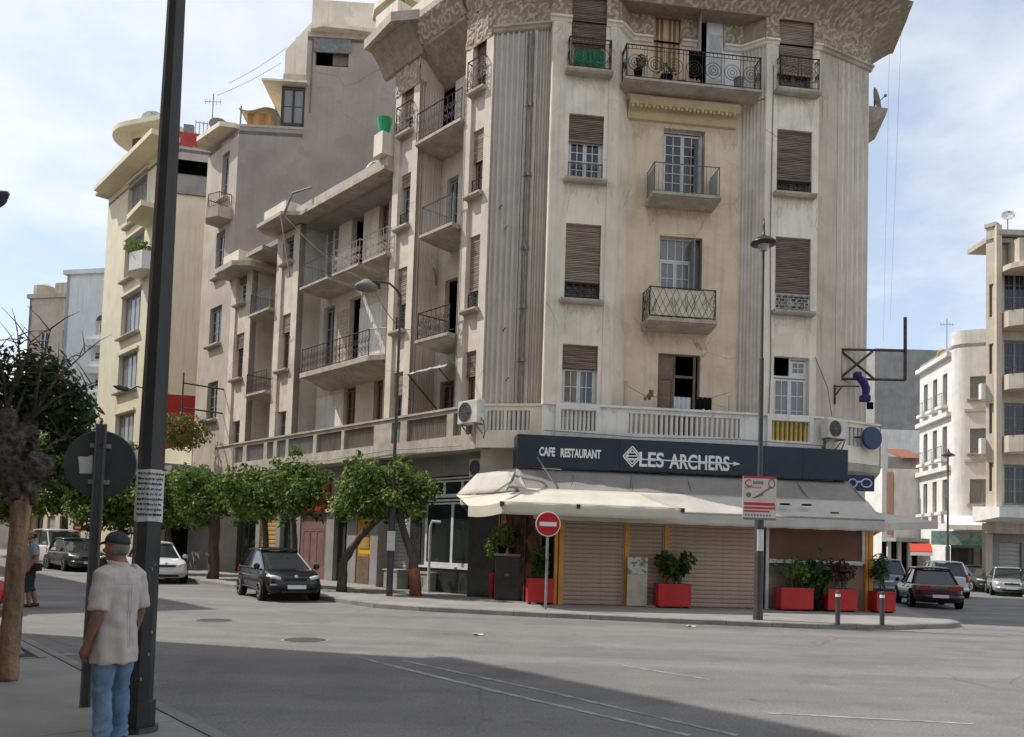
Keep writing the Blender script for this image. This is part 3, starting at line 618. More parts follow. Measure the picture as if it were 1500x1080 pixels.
# hidden sides that close the volume
gb = [LW.P(-5.58, 0, 0), LW.P(-5.58, -13, 0), RW.P(15, -9, 0), RW.P(15, 0, 0)]
m = MB()
for a, b in zip(gb, gb[1:]): m.poly([(a.x, a.y, 0), (b.x, b.y, 0), (b.x, b.y, ZE), (a.x, a.y, ZE)])
m.build('wall', brown_p, bld, fix=False)
# ---- window contents, left column
a, b = Lw[0][0]+.01, Lw[0][1]-.01
zr = F0.hit(864, 60)[1]; shutter(F0, a, b, zr, Lw[0][3], -.08, bld); 
window(F0, a, b, Lw[0][2], zr+.1, -.2, bld, yellow_w, curtain_b, leaves=1, rows=1, cols=1)
railing(F0, [(a-.10, -.02), (a-.10, .26), (b+.12, .26), (b+.12, -.02)], Lw[0][2], Lw[0][2]+.98, bld, 'rings')
sill(F0, a-.2, b+.2, Lw[0][2], bld, dep=.34)
zr = F0.hit(858, 205)[1]; shutter(F0, a, b, zr, Lw[1][3], -.1, bld)
window(F0, a, b, Lw[1][2], zr+.1, -.2, bld, white_w, glass, rows=4, cols=2)
railing(F0, [(a+.01, -.05), (b-.01, -.05)], Lw[1][2], Lw[1][2]+.55, bld, 'bars', iron_g); sill(F0, a-.16, b+.12, Lw[1][2], bld)
zr = F0.hit(852, 411)[1]; shutter(F0, a, b, zr, Lw[2][3], -.1, bld, wood_sh2); window(F0, a, b, Lw[2][2], zr+.1, -.2, bld, brown_w, glass, rows=2)
railing(F0, [(a+.01, -.05), (b-.01, -.05)], Lw[2][2], Lw[2][2]+.56, bld, 'lattice', iron, w=.024); sill(F0, a-.16, b+.12, Lw[2][2], bld)
zr = F0.hit(848, 537)[1]; shutter(F0, a, b, zr, Lw[3][3], -.1, bld); window(F0, a, b, Lw[3][2], zr+.05, -.2, bld, white_w, glass_b, leaves=2, rows=4, cols=2, panes=[curtain_b, glass_c, glass_b])
# right column
a, b = Rw[0][0]+.01, Rw[0][1]-.01
zr = F0.hit(1168, 90)[1]; shutter(F0, a, b, zr-.4, Rw[0][3], -.08, bld, wood_sh2); window(F0, a, b, Rw[0][2], zr, -.2, bld, brown_w, glass)
railing(F0, [(a-.05, -.02), (a-.05, .26), (b+.08, .26), (b+.08, -.02)], Rw[0][2], Rw[0][2]+1.05, bld, 'rings'); sill(F0, a-.16, b+.16, Rw[0][2], bld, dep=.34)
zr = F0.hit(1165, 262)[1]; shutter(F0, a, b, zr, Rw[1][3], -.1, bld); window(F0, a, b, Rw[1][2], zr+.1, -.2, bld, brown_w, glass, rows=2)
railing(F0, [(a+.01, -.05), (b-.01, -.05)], Rw[1][2], Rw[1][2]+.46, bld, 'rings'); sill(F0, a-.14, b+.1, Rw[1][2], bld)
zr = F0.hit(1160, 430)[1]; shutter(F0, a, b, zr, Rw[2][3], -.1, bld); window(F0, a, b, Rw[2][2], zr+.1, -.2, bld, white_w, glass, rows=2)
railing(F0, [(a+.01, -.05), (b-.01, -.05)], Rw[2][2], Rw[2][2]+.56, bld, 'lattice', iron_w, w=.03); sill(F0, a-.14, b+.1, Rw[2][2], bld)
zt = F0.hit(1158, 550)[1]
opening(F0, a, (a+b)/2-.02, zt, Rw[3][3], -.2, bld); window(F0, (a+b)/2-.02, b, zt, Rw[3][3], -.16, bld, white_w, glass_c, leaves=1, rows=2, cols=2)
window(F0, a, b, Rw[3][2], zt, -.16, bld, white_w, glass_c, leaves=2, rows=4, cols=2)
# ---- centre column
window(F0, C3[0]+.02, C3[1]-.02, C3[2], C3[3]-.0, DB-.2, bld, white_w, glass, leaves=2, rows=6, cols=2, base=.35)
m = MB(F0); m.box(C3[1]-.30, C3[1]-.26, DB-.2, DB+.22, C3[2]+.05, C3[3]-.35); m.build('open_shutter', grey_w, bld)
b3 = F0.q(955, 298, 1056, 316, DB+.8); bs = slab(F0, b3[0], b3[1], zc3, .85, bld, d=DB, th=.19)
railing(F0, [(b3[0]+.06, DB), (b3[0]+.06, DB+.78), (b3[1]-.06, DB+.78), (b3[1]-.06, DB)], zc3, zc3+.95, bs, 'bars', iron_g, pitch=.14, w=.014)
# corrugated light side screens of that balcony
scr = pm('screen_grey', (.45, .46, .45), None, 3)
for x in (b3[0]+.09, b3[1]-.11): m = MB(F0); m.box(x, x+.02, DB, DB+.7, zc3+.05, zc3+.85); m.build('side_screen', scr, bs)
m = MB(F0); m.box(C4b[1]+.03, bb1-.03, DB, DB+.012, zf4, ZM-.15); m.build('white_panel', white_p, bld)
window(F0, C2[0]+.02, C2[1]-.28, C2[2], C2[3], DB-.2, bld, white_w, glass_c, leaves=2, rows=4, cols=2, transom=.75)
m = MB(F0); m.box(C2[1]-.36, C2[1]-.32, DB-.19, DB+.22, C2[2], C2[3]-.1); m.build('open_shutter', grey_w, bld); opening(F0, C2[1]-.28, C2[1], C2[2], C2[3], DB-.2, bld, grey_w, .1)
b2 = F0.q(949, 470, 1050, 486, DB+.8); bs = slab(F0, b2[0], b2[1], zc2-.02, .85, bld, d=DB, th=.24)
railing(F0, [(b2[0]+.05, DB), (b2[0]+.05, DB+.78), (b2[1]-.05, DB+.78), (b2[1]-.05, DB)], zc2-.02, zc2+.95, bs, 'diag', iron, w=.016)
m = MB(F0); m.box(b2[0]+.1, b2[1]-.1, DB+.70, DB+.715, zc2+.08, zc2+.93); m.box(b2[0]+.1, b2[0]+.115, DB+.1, DB+.69, zc2+.08, zc2+.93); m.build('canvas_screen', pm('canvas', (.80, .72, .57), (.74, .65, .50), 2, bump=0), bs)
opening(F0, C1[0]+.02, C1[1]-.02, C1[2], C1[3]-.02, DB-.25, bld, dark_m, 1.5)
zt = C1[3]-.72
window(F0, C1[0]+.02, C1[0]+.02+(C1[1]-C1[0])*.42, C1[2], C1[3]-.02, DB-.12, bld, brown_w, curtain_b, leaves=1, rows=2, cols=1, transom=.7)
m = MB(F0); m.box(C1[0]+.5, C1[1]-.16, DB-.16, DB-.10, zt-.04, zt+.04); m.box(C1[1]-.2, C1[1]-.12, DB-.16, DB-.1, C1[2], C1[3]-.02); m.build('window_frame', brown_w, bld)
# top doors
def louvre_door(fac, s0, s1, z0, z1, d, mat, name='shutter_door'):
    m = MB(fac); m.box(s0, s1, d-.05, d, z0, z1); n = 4; w = (s1-s0)/2
    o = m.build(name, mat, bld)
    m = MB(fac)
    for i in range(2):
        for j in range(2):
            a = s0+i*w+w*(.18+.36*j); m.box(a, a+w*.22, d+.001, d+.006, z0+.95, z1-.35)
    m.build('louvre_slot', brown_w, o)
    for i in range(2):
        m = MB(fac); m.box(s0+i*w+.02, s0+(i+1)*w-.02, d, d+.02, z0+.1, z0+.8); m.build('door_panel', mat, o)
    return o
louvre_door(F0, C4a[0]+.02, C4a[1]-.02, C4a[2], C4a[3]+.3, DB-.1, yellow_w)
opening(F0, C4b[0], C4b[1], C4b[2], C4b[3]+.2, DB-.25, bld, dark_m, 1.2)
m = MB(F0); m.box(C4b[0]+.3, C4b[1]+.02, DB-.04, DB+.01, C4b[2], C4b[3]-.05); d_ = m.build('door', white_w, bld)
m = MB(F0)
for k in range(3): m.box(C4b[0]+.38, C4b[1]-.03, DB+.0, DB+.015, C4b[2]+.15+k*.75, C4b[2]+.8+k*.75)
m.build('door_panel', curtain, d_)
m = MB(F0); m.poly([(C4b[0], DB, C4b[2]), (C4b[0]-.1, DB+.6, C4b[2]), (C4b[0]-.1, DB+.6, C4b[3]), (C4b[0], DB, C4b[3])]); so_ = m.build('open_door', white_w, bld)
b4 = F0.q(914, 118, 1115, 134, .32); bs = slab(F0, b4[0], b4[1], zf4, .62, bld, d=-.2, th=.15)
m = MB(F0); m.profile([(DB, zf4-.9), (DB+.1, zf4-.86), (DB+.16, zf4-.62), (DB+.38, zf4-.5), (DB+.45, zf4-.3), (DB, zf4-.25)], b4[0]+.35, b4[1]-.5); cb = m.build('corbel_course', pm('corbel_plaster', (.58, .47, .28), (.50, .40, .23), 2), bld)
m = MB(F0)
for k in range(26):
    x = b4[0]+.42+k*(b4[1]-b4[0]-1.0)/26; m.box(x, x+.085, DB+.1, DB+.34+.04*(k % 2), zf4-.60, zf4-.46)
cb2 = m.build('dentils', cb.data.materials[0], cb)
railing(F0, [(b4[0]+.05, -.1), (b4[0]+.05, .36), (b4[1]-.04, .36), (b4[1]-.04, -.1)], zf4, zf4+1.08, bs, 'rings', iron)
# ---- first-floor terrace: slab, parapet, balusters
TD = .42
def terr(fac, s0, s1, d=TD, back_d=-1.2):
    m = MB(fac); m.profile([(back_d, ZP0-.02), (d-.02, ZP0-.02), (d-.02, ZP0-.18), (back_d, ZP0-.30)], s0, s1); return m.build('terrace_slab', slab_m, bld)
terr(F0, sA-.06, sD+.06)
pp = [F0.q(822, 597, 872, 633, TD), F0.q(921, 606, 1084, 641, TD), F0.q(1130, 615, 1184, 648, TD)]
zz0, zz1 = ZP0+.2, ZP1-.14
PN = [(pp[0][0], pp[0][1], zz0, zz1, 8, white_p), (pp[1][0], pp[1][1], zz0, zz1, 22, white_p), (pp[2][0], pp[2][1], zz0, zz1, 8, yell)]
parapet(F0, sA-.06, sD+.05, ZP0-.35, ZP1, TD, bld, PN, mat=white_p)
for k, (u0, u1) in enumerate(((813, 877), (1123, 1190))):
    a, b = F0.hit(u0, 620, TD)[0], F0.hit(u1, 625, TD)[0]
    for (x0, x1, y0, y1) in ((a, PN[[0, 2][k]][0]-.02, ZP0-.15, ZP1+.02), (PN[[0, 2][k]][1]+.02, b, ZP0-.15, ZP1+.02), (PN[[0, 2][k]][0]-.02, PN[[0, 2][k]][1]+.02, zz1+.01, ZP1+.02), (PN[[0, 2][k]][0]-.02, PN[[0, 2][k]][1]+.02, ZP0-.15, zz0-.01)):
        m = MB(F0); m.box(x0, x1, TD-.02, TD+.07, y0, y1); m.build('parapet_frame', white_p, bld)
m = MB(F0); m.box(pp[2][0]-.1, pp[2][1]+.1, TD-.5, TD-.47, zz0-.1, zz1+.1); m.build('gap_shade_screen', grey_w, bld)  # grey sheet stands in for the shade in the baluster gaps
# chamfer parapets
terr(CL, sB-.06, .1, TD); pcl = CL.q(713, 594, 774, 628, TD)
parapet(CL, sB-.05, .16, ZP0-.35, ZP1, TD, bld, [(CL.hit(742, 610, TD)[0], CL.hit(776, 610, TD)[0], zz0, zz1, 5, white_p), (CL.hit(714, 610, TD)[0], CL.hit(738, 610, TD)[0], zz0, zz1, 4, white_p)], mat=cream_w)
terr(CR, -.05, sE+.2, TD)
parapet(CR, .02, sE+.2, ZP0-.35, ZP1, TD, bld, [(CR.hit(1240, 635, TD)[0], CR.hit(1264, 635, TD)[0], zz0, zz1, 4, white_p)], mat=cream_w)
m = MB(CR); m.profile([(-1, ZP0-.36), (TD, ZP0-.36), (TD-.05, ZP0-.6), (TD-.4, ZP0-.95), (-.2, ZP0-1.2), (-1, ZP0-1.2)], .3, sE+.25); m.build('corbel_course', slab_m, bld)
parapet(RW, -.25, 15, ZP0-.35, ZP1, TD, bld, [(s, s+1.6, zz0, zz1, 8, slab_m) for s in (.6, 2.8, 5.0)], mat=slab_m); terr(RW, -.2, 15, TD)

# ---- rain streaks below the sills and slabs
drip_m = bpy.data.materials.new('rain_streak'); drip_m.use_nodes = True; t_ = drip_m.node_tree; b_ = t_.nodes['Principled BSDF']; b_.inputs['Base Color'].default_value = (.09, .075, .06, 1); b_.inputs['Roughness'].default_value = .95
tcd = t_.nodes.new('ShaderNodeTexCoord'); mpd = t_.nodes.new('ShaderNodeMapping'); mpd.inputs['Scale'].default_value = (14, 14, 1.1); nd = t_.nodes.new('ShaderNodeTexNoise'); nd.inputs['Detail'].default_value = 5; rd = t_.nodes.new('ShaderNodeMapRange'); rd.inputs[1].default_value = .42; rd.inputs[2].default_value = .75; rd.inputs[3].default_value = 0; rd.inputs[4].default_value = .36
t_.links.new(tcd.outputs['Object'], mpd.inputs[0]); t_.links.new(mpd.outputs[0], nd.inputs['Vector']); t_.links.new(nd.outputs[0], rd.inputs[0]); t_.links.new(rd.outputs[0], b_.inputs['Alpha'])
def drips(fac, s0, s1, z, d, ln, seed, par=None):
    r = random.Random(seed); m = MB(fac); s = s0; pts = [(s0, d, z)]
    while s < s1: s = min(s1, s+r.uniform(.05, .12)); e = 1 if min(s-s0, s1-s) < .16*(s1-s0) else .45; pts.append((s, d, z-ln*r.uniform(.25, 1)*e))
    pts.append((s1, d, z))
    top = [m.pt(p[0], d, z) for p in pts]; bot = [m.pt(*p) for p in pts]
    for k in range(len(pts)-1): m.face(top[k], top[k+1], bot[k+1], bot[k])
    o = m.build('rain_streak', drip_m, par or bld, fix=False); return o
for k, (ws) in enumerate((Lw, Rw)):
    for j in range(3): drips(F0, ws[0][0]-.05, ws[0][1]+.05, ws[j][2]-.14, .004, 1.1, 10*k+j)
    for j in range(3): drips(F0, ws[0][1]+.14, ws[0][1]+.34, ws[j][2]-.02, .049, 1.6, 30+10*k+j)
drips(F0, b3[0]+.05, b3[1]-.05, zc3-.21, DB+.004, .75, 51); drips(F0, b2[0]+.05, b2[1]-.05, zc2-.28, DB+.004, .9, 52); drips(F0, bb0+.05, bb1-.05, zf4-.92, DB+.004, .8, 53)
drips(F0, sA, sD, ZP1-.0, TD+.004, .45, 54); drips(F0, sA+.1, sb0-.05, ZM-.14, .05, 1.4, 55); drips(F0, sb1+.05, sD-.1, ZM-.14, .05, 1.4, 56)
drips(CR, .05, sE-.05, ZM-.14, .016, 3.2, 57)
# ================================================================== left street side of the corner building
def S(u, v=400, d=0): return LW.hit(u, v, d)[0]
def Zl(u, v, d=0): return LW.hit(u, v, d)[1]
sP1, sB1, sP2, sB2, sP3, sB3, sP4 = S(672), S(605), S(570), S(437), S(405), S(370), S(340)
DR = -1.1
def win_col(root, s0, s1, floors, mat, ztop, zbot=ZP0-.3, wd=.52, seed=0, d=0.0):
    """a projecting pier: two thin strips and a recessed column of windows between them"""
    r = random.Random(seed); w = s1-s0; a, b = s0+w*(.5-wd/2), s0+w*(.5+wd/2)
    holes = [(a+.04, b-.04, f[0], f[1]) for f in floors]
    wall(LW, a, b, zbot, ztop, mat, root, holes, d=d-.10, t=.2)
    for (x0, x1) in ((s0, a), (b, s1)):
        m = MB(LW); m.box(x0, x1, d-.3, d, zbot, ztop); m.build('pilaster', mat, root)
    for f in floors:
        z0, z1, kind = f[:3]; zm = z0+(z1-z0)*f[3]
        if kind != 'open': 
            if f[3] < 1: shutter(LW, a+.05, b-.05, zm, z1, d-.18, root, wood_sh2 if r.random() < .5 else wood_sh, pitch=.07)
            window(LW, a+.05, b-.05, z0, zm+.05, d-.27, root, r.choice((white_w, brown_w, grey_w)), glass, leaves=2, rows=4, cols=1)
        else: opening(LW, a+.04, b-.04, z0, z1, d-.3, root)
        sill(LW, a-.06, b+.06, z0, root, dep=.2, d=d-.02)
        if kind == 'rail': railing(LW, [(a+.06, d-.12), (b-.06, d-.12)], z0, z0+.55, root, 'scroll', iron)
        if kind == 'out': railing(LW, [(a-.03, d-.1), (a-.03, d+.17), (b+.03, d+.17), (b+.03, d-.1)], z0, z0+1.0, root, 'scroll', iron)
z3, z2, z4 = 13.32, 9.46, 16.86
win_col(bld, sP1, 0, [(5.3, Zl(690, 513), 'plain', .72), (z2, Zl(690, 345), 'rail', .28), (z3, Zl(695, 190), 'rail', .55), (z4, 18.6, 'out', .35)], wing_p, ZM, wd=.50)
win_col(bld, sP2, sB1, [(5.3, Zl(580, 545), 'plain', .7), (z2, Zl(582, 393), 'rail', .45), (z3, Zl(584, 258), 'rail', .8), (z4, 18.6, 'out', .4)], wing_p, ZM, wd=.52, seed=3)
# recess between the piers
dr = [(S(645, 560, DR), S(668, 560, DR), 5.2, 7.6), (S(652, 420, DR), S(670, 420, DR), 8.75, 11.3), (S(655, 270, DR), S(671, 270, DR), 12.55, 15.1), (S(640, 110, DR), S(668, 110, DR), 16.2, 18.7)]
wall(LW, sB1, sP1, ZP0-.4, ZF, wing_p, bld, dr, d=DR)
for k, h in enumerate(dr):
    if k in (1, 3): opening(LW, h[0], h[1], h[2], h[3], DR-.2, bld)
    else: window(LW, h[0]+.02, h[1]-.02, h[2], h[3]-.02, DR-.12, bld, (brown_w, brown_w, grey_w, grey_w)[k], glass, rows=3, cols=1, base=.5)
RB1 = Fac(LW.P(sB1, DR, 0), LW.deg-90)     # right face of the P2 pier: s runs outwards
def ret(s, depth=DR, d0=0): return Fac(LW.P(s, d0, 0), LW.deg+90)
f_ = ret(sB1)    # s runs inwards
flutes(f_, .05, -DR-.02, ZP1, ZM-.2, 9, bld, d=.02, mat=flute_m, r=.05)
m = MB(LW); m.poly([(sB1, 0, ZP0-.3), (sB1, DR, ZP0-.3), (sB1, DR, ZF), (sB1, 0, ZF)]); m.poly([(sP1, 0, ZP0-.3), (sP1, DR, ZP0-.3), (sP1, DR, ZF), (sP1, 0, ZF)]); m.build('wall', wing_p, bld, fix=False)
zb4 = 16.15
bs = slab(LW, sB1+.02, sP1-.02, zb4, 1.25, bld, d=DR, th=.22); railing(LW, [(sB1+.05, .1), (sP1-.05, .1)], zb4, zb4+1.05, bs, 'scroll', iron)
zb3 = Zl(640, 338, .2); bs = slab(LW, sB1+.75, sP1-.03, zb3, 1.45, bld, d=DR, th=.2)
railing(LW, [(sB1+.8, DR), (sB1+.8, .28), (sP1-.08, .28)], zb3, zb3+1.0, bs, 'bars', iron_g)
zb2 = Zl(640, 493, .2); bs = slab(LW, sB1+.75, sP1-.03, zb2, 1.45, bld, d=DR, th=.2)
railing(LW, [(sB1+.8, DR), (sB1+.8, .28), (sP1-.08, .28)], zb2, zb2+.95, bs, 'scroll', iron, w=.02)
# corbel of the recess head, in the shade of the eave
m = MB(LW); m.profile([(DR, ZM+.1), (DR+.3, ZM+.3), (.1, ZF), (.3, ZE-.03), (DR, ZE-.03)], sB1, sP1); m.build('cove', frieze_m, bld)
for (a, b) in ((sP2-.03, sB1), (sP1, .0)):
    frieze(LW, a, b, ZM-.15, ZF, d=.0, seed=int(a*10)+50); frieze(LW, a-.05, b+.1, ZF-.02, ZE-.02, flare=lambda t: .5*t**1.5, seed=int(a*10)+51)
frieze(LW, sB1-.1, sP1+.1, ZF+.1, ZE-.02, flare=lambda t: .1+.4*t, seed=77)
# stepped eave: the part over the second pier juts further out
m = MB(LW); m.prism([(-6.45, -.6), (-6.45, .92), (-4.33, 1.17), (-3.5, .56), (-3.5, -1)], ZE-.05, ZE+.3); m.build('eave', slab_m, bld)
m = MB(LW); m.profile([(-.05, ZE-1.0), (.08, ZE-.95), (.35, ZE-.5), (.8, ZE-.06), (-.05, ZE-.06)], sP2-.75, sB1+.2); m.build('cove', frieze_m, bld)
m = MB(LW); m.box(sP2-.2, sB1-.3, .3, .9, ZE+.3, ZE+.9); m.build('parapet_block', cream, bld)
# penthouse storey set back on the roof
m = MB(LW); m.box(-5.9, -1.0, -9.5, -.9, ZE+.2, ZE+4.2); pt = m.build('penthouse', cream, bld)
m = MB(LW); m.prism([(-7.4, -.6), (-7.1, .2), (-6.5, .5), (-5.6, .5), (-5.0, .1), (-5.0, -2.5), (-7.4, -2.5)], ZE+1.75, ZE+1.95); m.build('canopy', cream, pt)
m = MB(LW); m.box(-5.85, -4.2, .2, .35, ZE+.3, ZE+.7); m.build('low_parapet', cream, pt)
# first-floor parapet with ribbed infill panels, corner building part
def lw_parapet(root, s0, s1, panels, d=.38):
    zz = ZP1
    m = MB(LW); m.profile([(-1.3, ZP0-.02), (d-.02, ZP0-.02), (d-.02, ZP0-.2), (.1, ZP0-.36), (-1.3, ZP0-.36)], s0, s1); m.build('terrace_slab', slab_m, root)
    return parapet(LW, s0, s1, ZP0-.38, ZP1, d, root, [(a, b, ZP0+.1, ZP1-.12, 0, c) for a, b, c in panels], mat=slab_m)
def sp(u, v): return LW.hit(u, v, .38)[0]
lw_parapet(bld, S(570), .2, [(sp(596, 628), sp(654, 628), rib_m), (sp(664, 615), sp(676, 615), rib_m), (sp(573, 640), sp(586, 640), rib_g), (sp(683, 612), sp(699, 612), rib_m)])
# awning of crumpled sheet over the first-floor door
aw = thing('door_awning', 'crumpled grey fabric awning on struts over a first-floor door of the corner block', 'awning', LW.P((sB1+sP1)/2, -.2, 7.4))
m = MB(LW); rows = []
for i in range(9):
    t = i/8; rows.append([(sB1+.55+(sP1-sB1-.6)*j/8, DR+.2+t*1.5, 8.15-.6*t+.05*math.sin(j*2.1+i*1.7)*(1 if 0 < i < 8 else .4)) for j in range(9)])
m.grid(rows); m.build('fabric', pm('crumpled_fabric', (.42, .43, .44), (.26, .26, .27), 3, rough=.7), aw, fix=False)
for x in (sB1+.7, sP1-.2): m = MB(LW); m.bar((x, DR+1.65, 7.56), (x, DR+.05, 6.3), .035); m.build('strut', iron, aw)
# ================================================================== the lower wing
wing = thing('apartment_building', 'lower three-storey wing with long balconies joined to the left of the corner block', 'building', LW.P(-12, -4, 0))
ZW = 15.55
m3, m2 = Zl(420, 385), Zl(420, 540)
win_col(wing, sP3, sB2, [(5.3, Zl(412, 602), 'plain', 1), (m2-.0, Zl(416, 460), 'plain', .7), (m3, Zl(424, 345), 'plain', .9)], wing_p, ZW, wd=.5, seed=5)
win_col(wing, sP4, sB3, [(5.3, Zl(350, 615), 'plain', 1), (9.45, Zl(357, 485), 'plain', .7), (Zl(362, 440), Zl(364, 385), 'plain', .6)], wing_p, ZW-1.0, wd=.5, seed=6)
# recess with the long balconies
DR2 = -1.15
def d2(u0, v0, u1, v1): return LW.q(u0, v0, u1, v1, DR2)
u3 = [d2(473, 318, 496, 392), d2(515, 312, 532, 378), d2(555, 290, 569, 360)]; u2 = [d2(473, 450, 489, 520), d2(511, 436, 527, 508)]; u1 = [d2(467, 592, 480, 640), d2(503, 567, 520, 632), d2(547, 556, 560, 620)]
holes = [(h[0], h[1], 12.55, h[3]) for h in u3]+[(h[0], h[1], 8.8, h[3]) for h in u2]+[(h[0], h[1], 5.2, h[3]) for h in u1]
wall(LW, sB2, sP2, ZP0-.4, ZW, wing_p, wing, holes, d=DR2, t=.25)
fm = [white_w, None, brown_w, grey_w, None, grey_w, brown_w, brown_w]
for h, f_m in zip(holes, fm):
    if f_m: window(LW, h[0]+.02, h[1]-.02, h[2], h[3]-.02, DR2-.16, wing, f_m, glass_c if f_m is white_w else glass, rows=3, cols=1, base=.6)
    else: opening(LW, h[0], h[1], h[2], h[3], DR2-.25, wing)
# white wall panels with the sunlit brightness put into their colour, old brick piece
m = MB(LW); a = LW.q(457, 575, 500, 640, DR2); m.box(a[0], a[1], DR2, DR2+.012, 5.2, 8.0); m.build('white_panel', white_p, wing)
m = MB(LW); a = LW.q(527, 420, 560, 500, DR2); m.box(a[0], a[1], DR2, DR2+.012, 8.8, 11.4); m.build('white_panel', white_p, wing)
a = LW.q(495, 415, 511, 485, DR2); bm_ = pm('old_brick', (.48, .43, .37), (.38, .33, .28), 6); zb = 8.9; k = 0; bw_ = (a[1]-a[0])/2; me_b = {}
while zb < 11.6:
    for j in range(3):
        o_ = -bw_/2 if k % 2 else 0; x0 = max(a[0], a[0]+j*bw_+o_); x1 = min(a[1], a[0]+(j+1)*bw_+o_)
        if x1-x0 > .05:
            m = MB(LW); m.box(x0+.006, x1-.006, DR2, DR2+.02+random.uniform(0, .012), zb+.006, zb+.144); m.build('brick', bm_, wing)
    zb += .15; k += 1
for s_, mt in ((sB2, grey_p), (sP2, wing_p)):
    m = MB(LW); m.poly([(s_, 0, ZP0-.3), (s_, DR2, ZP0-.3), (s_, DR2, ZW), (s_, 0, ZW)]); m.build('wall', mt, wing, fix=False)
# long balcony
lb0, lb1 = LW.hit(437, 552, .35)[0], LW.hit(557, 512, .35)[0]; zl = LW.hit(500, 530, .35)[1]
m = MB(LW); m.prism([(lb0, DR2), (lb0, .3), (lb1-.9, .3), (lb1, -.15), (lb1, DR2)], zl-.2, zl); bs = m.build('balcony', slab_m, wing)
railing(LW, [(lb0+.05, .24), (lb0+(lb1-lb0)*.5, .24), (lb1-.95, .24)], zl, zl+1.0, bs, 'scroll', iron); railing(LW, [(lb1-.95, .24), (lb1-.05, -.16)], zl, zl+1.0, bs, 'scroll', iron_w)
m = MB(LW); m.profile([(DR2, zl-.55), (DR2+.3, zl-.5), (.0, zl-.2), (DR2, zl-.2)], lb0, lb1-.5); m.build('corbel_course', slab_m, bs)
for (ua, ub, vv, mt, st) in ((441, 481, 408, iron_g, 'bars'), (488, 526, 393, iron_w, 'scroll'), (533, 566, 378, iron_w, 'scroll')):
    a, b = LW.hit(ua, vv, .2)[0], LW.hit(ub, vv, .2)[0]; z = 12.5
    bs = slab(LW, a, b, z, 1.4, wing, d=DR2, th=.18); railing(LW, [(a+.05, DR2), (a+.05, .18), (b-.05, .18), (b-.05, DR2)], z, z+.98, bs, st, mt)
# recess between the third and fourth pier
wall(LW, sB3, sP3, ZP0-.4, ZW-.6, wing_p, wing, [(sB3+1.0, sB3+1.9, 12.4, 14.6), (sB3+1.0, sB3+1.9, 8.7, 11.0)], d=DR2)
for z in (12.4, 8.7): window(LW, sB3+1.02, sB3+1.88, z, z+2.18, DR2-.15, wing, white_w, glass_c, rows=3, cols=1, base=.6)
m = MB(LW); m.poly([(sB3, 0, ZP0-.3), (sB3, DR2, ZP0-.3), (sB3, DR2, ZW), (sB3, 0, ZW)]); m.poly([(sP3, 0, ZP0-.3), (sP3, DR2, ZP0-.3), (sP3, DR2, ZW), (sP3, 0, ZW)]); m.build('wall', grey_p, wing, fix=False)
for vv, mt in ((452, iron_g), (571, iron)):
    z = LW.hit(390, vv, .2)[1]; bs = slab(LW, sB3+.3, sP3-.1, z, 1.4, wing, d=DR2, th=.2); railing(LW, [(sB3+.35, DR2), (sB3+.35, .18), (sP3-.15, .18)], z, z+.95, bs, 'scroll' if mt is iron else 'bars', mt)
# eaves: angled slabs that follow the piers
m = MB(LW); m.prism([(sB2-.3, -1.2), (sB2-.3, .42), (sP2+.02, .42), (sP2+.02, -1.2)], ZW+.06, ZW+.2); m.build('eave', slab_m, wing)
m = MB(LW); m.prism([(sP3-.6, -1), (sP3-.65, .35), (sP3-.1, 1.0), (sB2+.1, 1.0), (sB2+.75, .35), (sB2+.75, -1)], ZW+.08, ZW+.24); m.build('eave', slab_m, wing)
m = MB(LW); m.prism([(sB3+.3, -1.2), (sB3+.3, .5), (sP3-.5, .5), (sP3-.5, -1.2)], ZW-.62, ZW-.42); m.build('eave', slab_m, wing)
m = MB(LW); m.prism([(sP4-.2, -1), (sP4-.25, .4), (sP4+.3, 1.0), (sB3-.1, 1.0), (sB3+.55, .4), (sB3+.55, -1)], ZW-1.02, ZW-.78); m.build('eave', slab_m, wing)
m = MB(LW); m.box(sP3-.2, sB2-.25, -.1, .62, ZW+.24, ZW+.95); m.build('parapet_block', cream, wing)
m = MB(LW); m.box(sP4+.3, sB3-.3, -.1, .6, ZW-.78, ZW-.1); m.build('parapet_block', cream, wing)
m = MB(LW); m.box(sB2, sP2, -.1, .25, ZW+.2, ZW+.62); m.build('roof_parapet', brown_l, wing)
m = MB(LW); m.prism([(sP4, -.3), (sP2, -.3), (sP2, -12), (sP4, -12)], ZW-.1, ZW+.12); m.build('roof_slab', conc, wing)
m = MB(LW); m.poly([(sP4, -12, 0), (sP2, -12, 0), (sP2, -12, ZW), (sP4, -12, ZW)]); m.poly([(sP4, 0, 0), (sP4, -12, 0), (sP4, -12, ZW), (sP4, 0, ZW)]); m.build('wall', brown_p, wing, fix=False)
pan = [(u0, u1) for u0, u1 in ((423, 459), (464, 500), (504, 547), (553, 569))]
lw_parapet(wing, sP4, sP2-.02, [(sp(a, 640), sp(b, 640), (rib_g, rib_m, rib_m, rib_g)[k]) for k, (a, b) in enumerate(pan)]+[(sp(a, 660), sp(b, 660), rib_g) for a, b in ((361, 386), (391, 400), (405, 418))]+[(sp(343, 675), sp(355, 675), rib_g)])
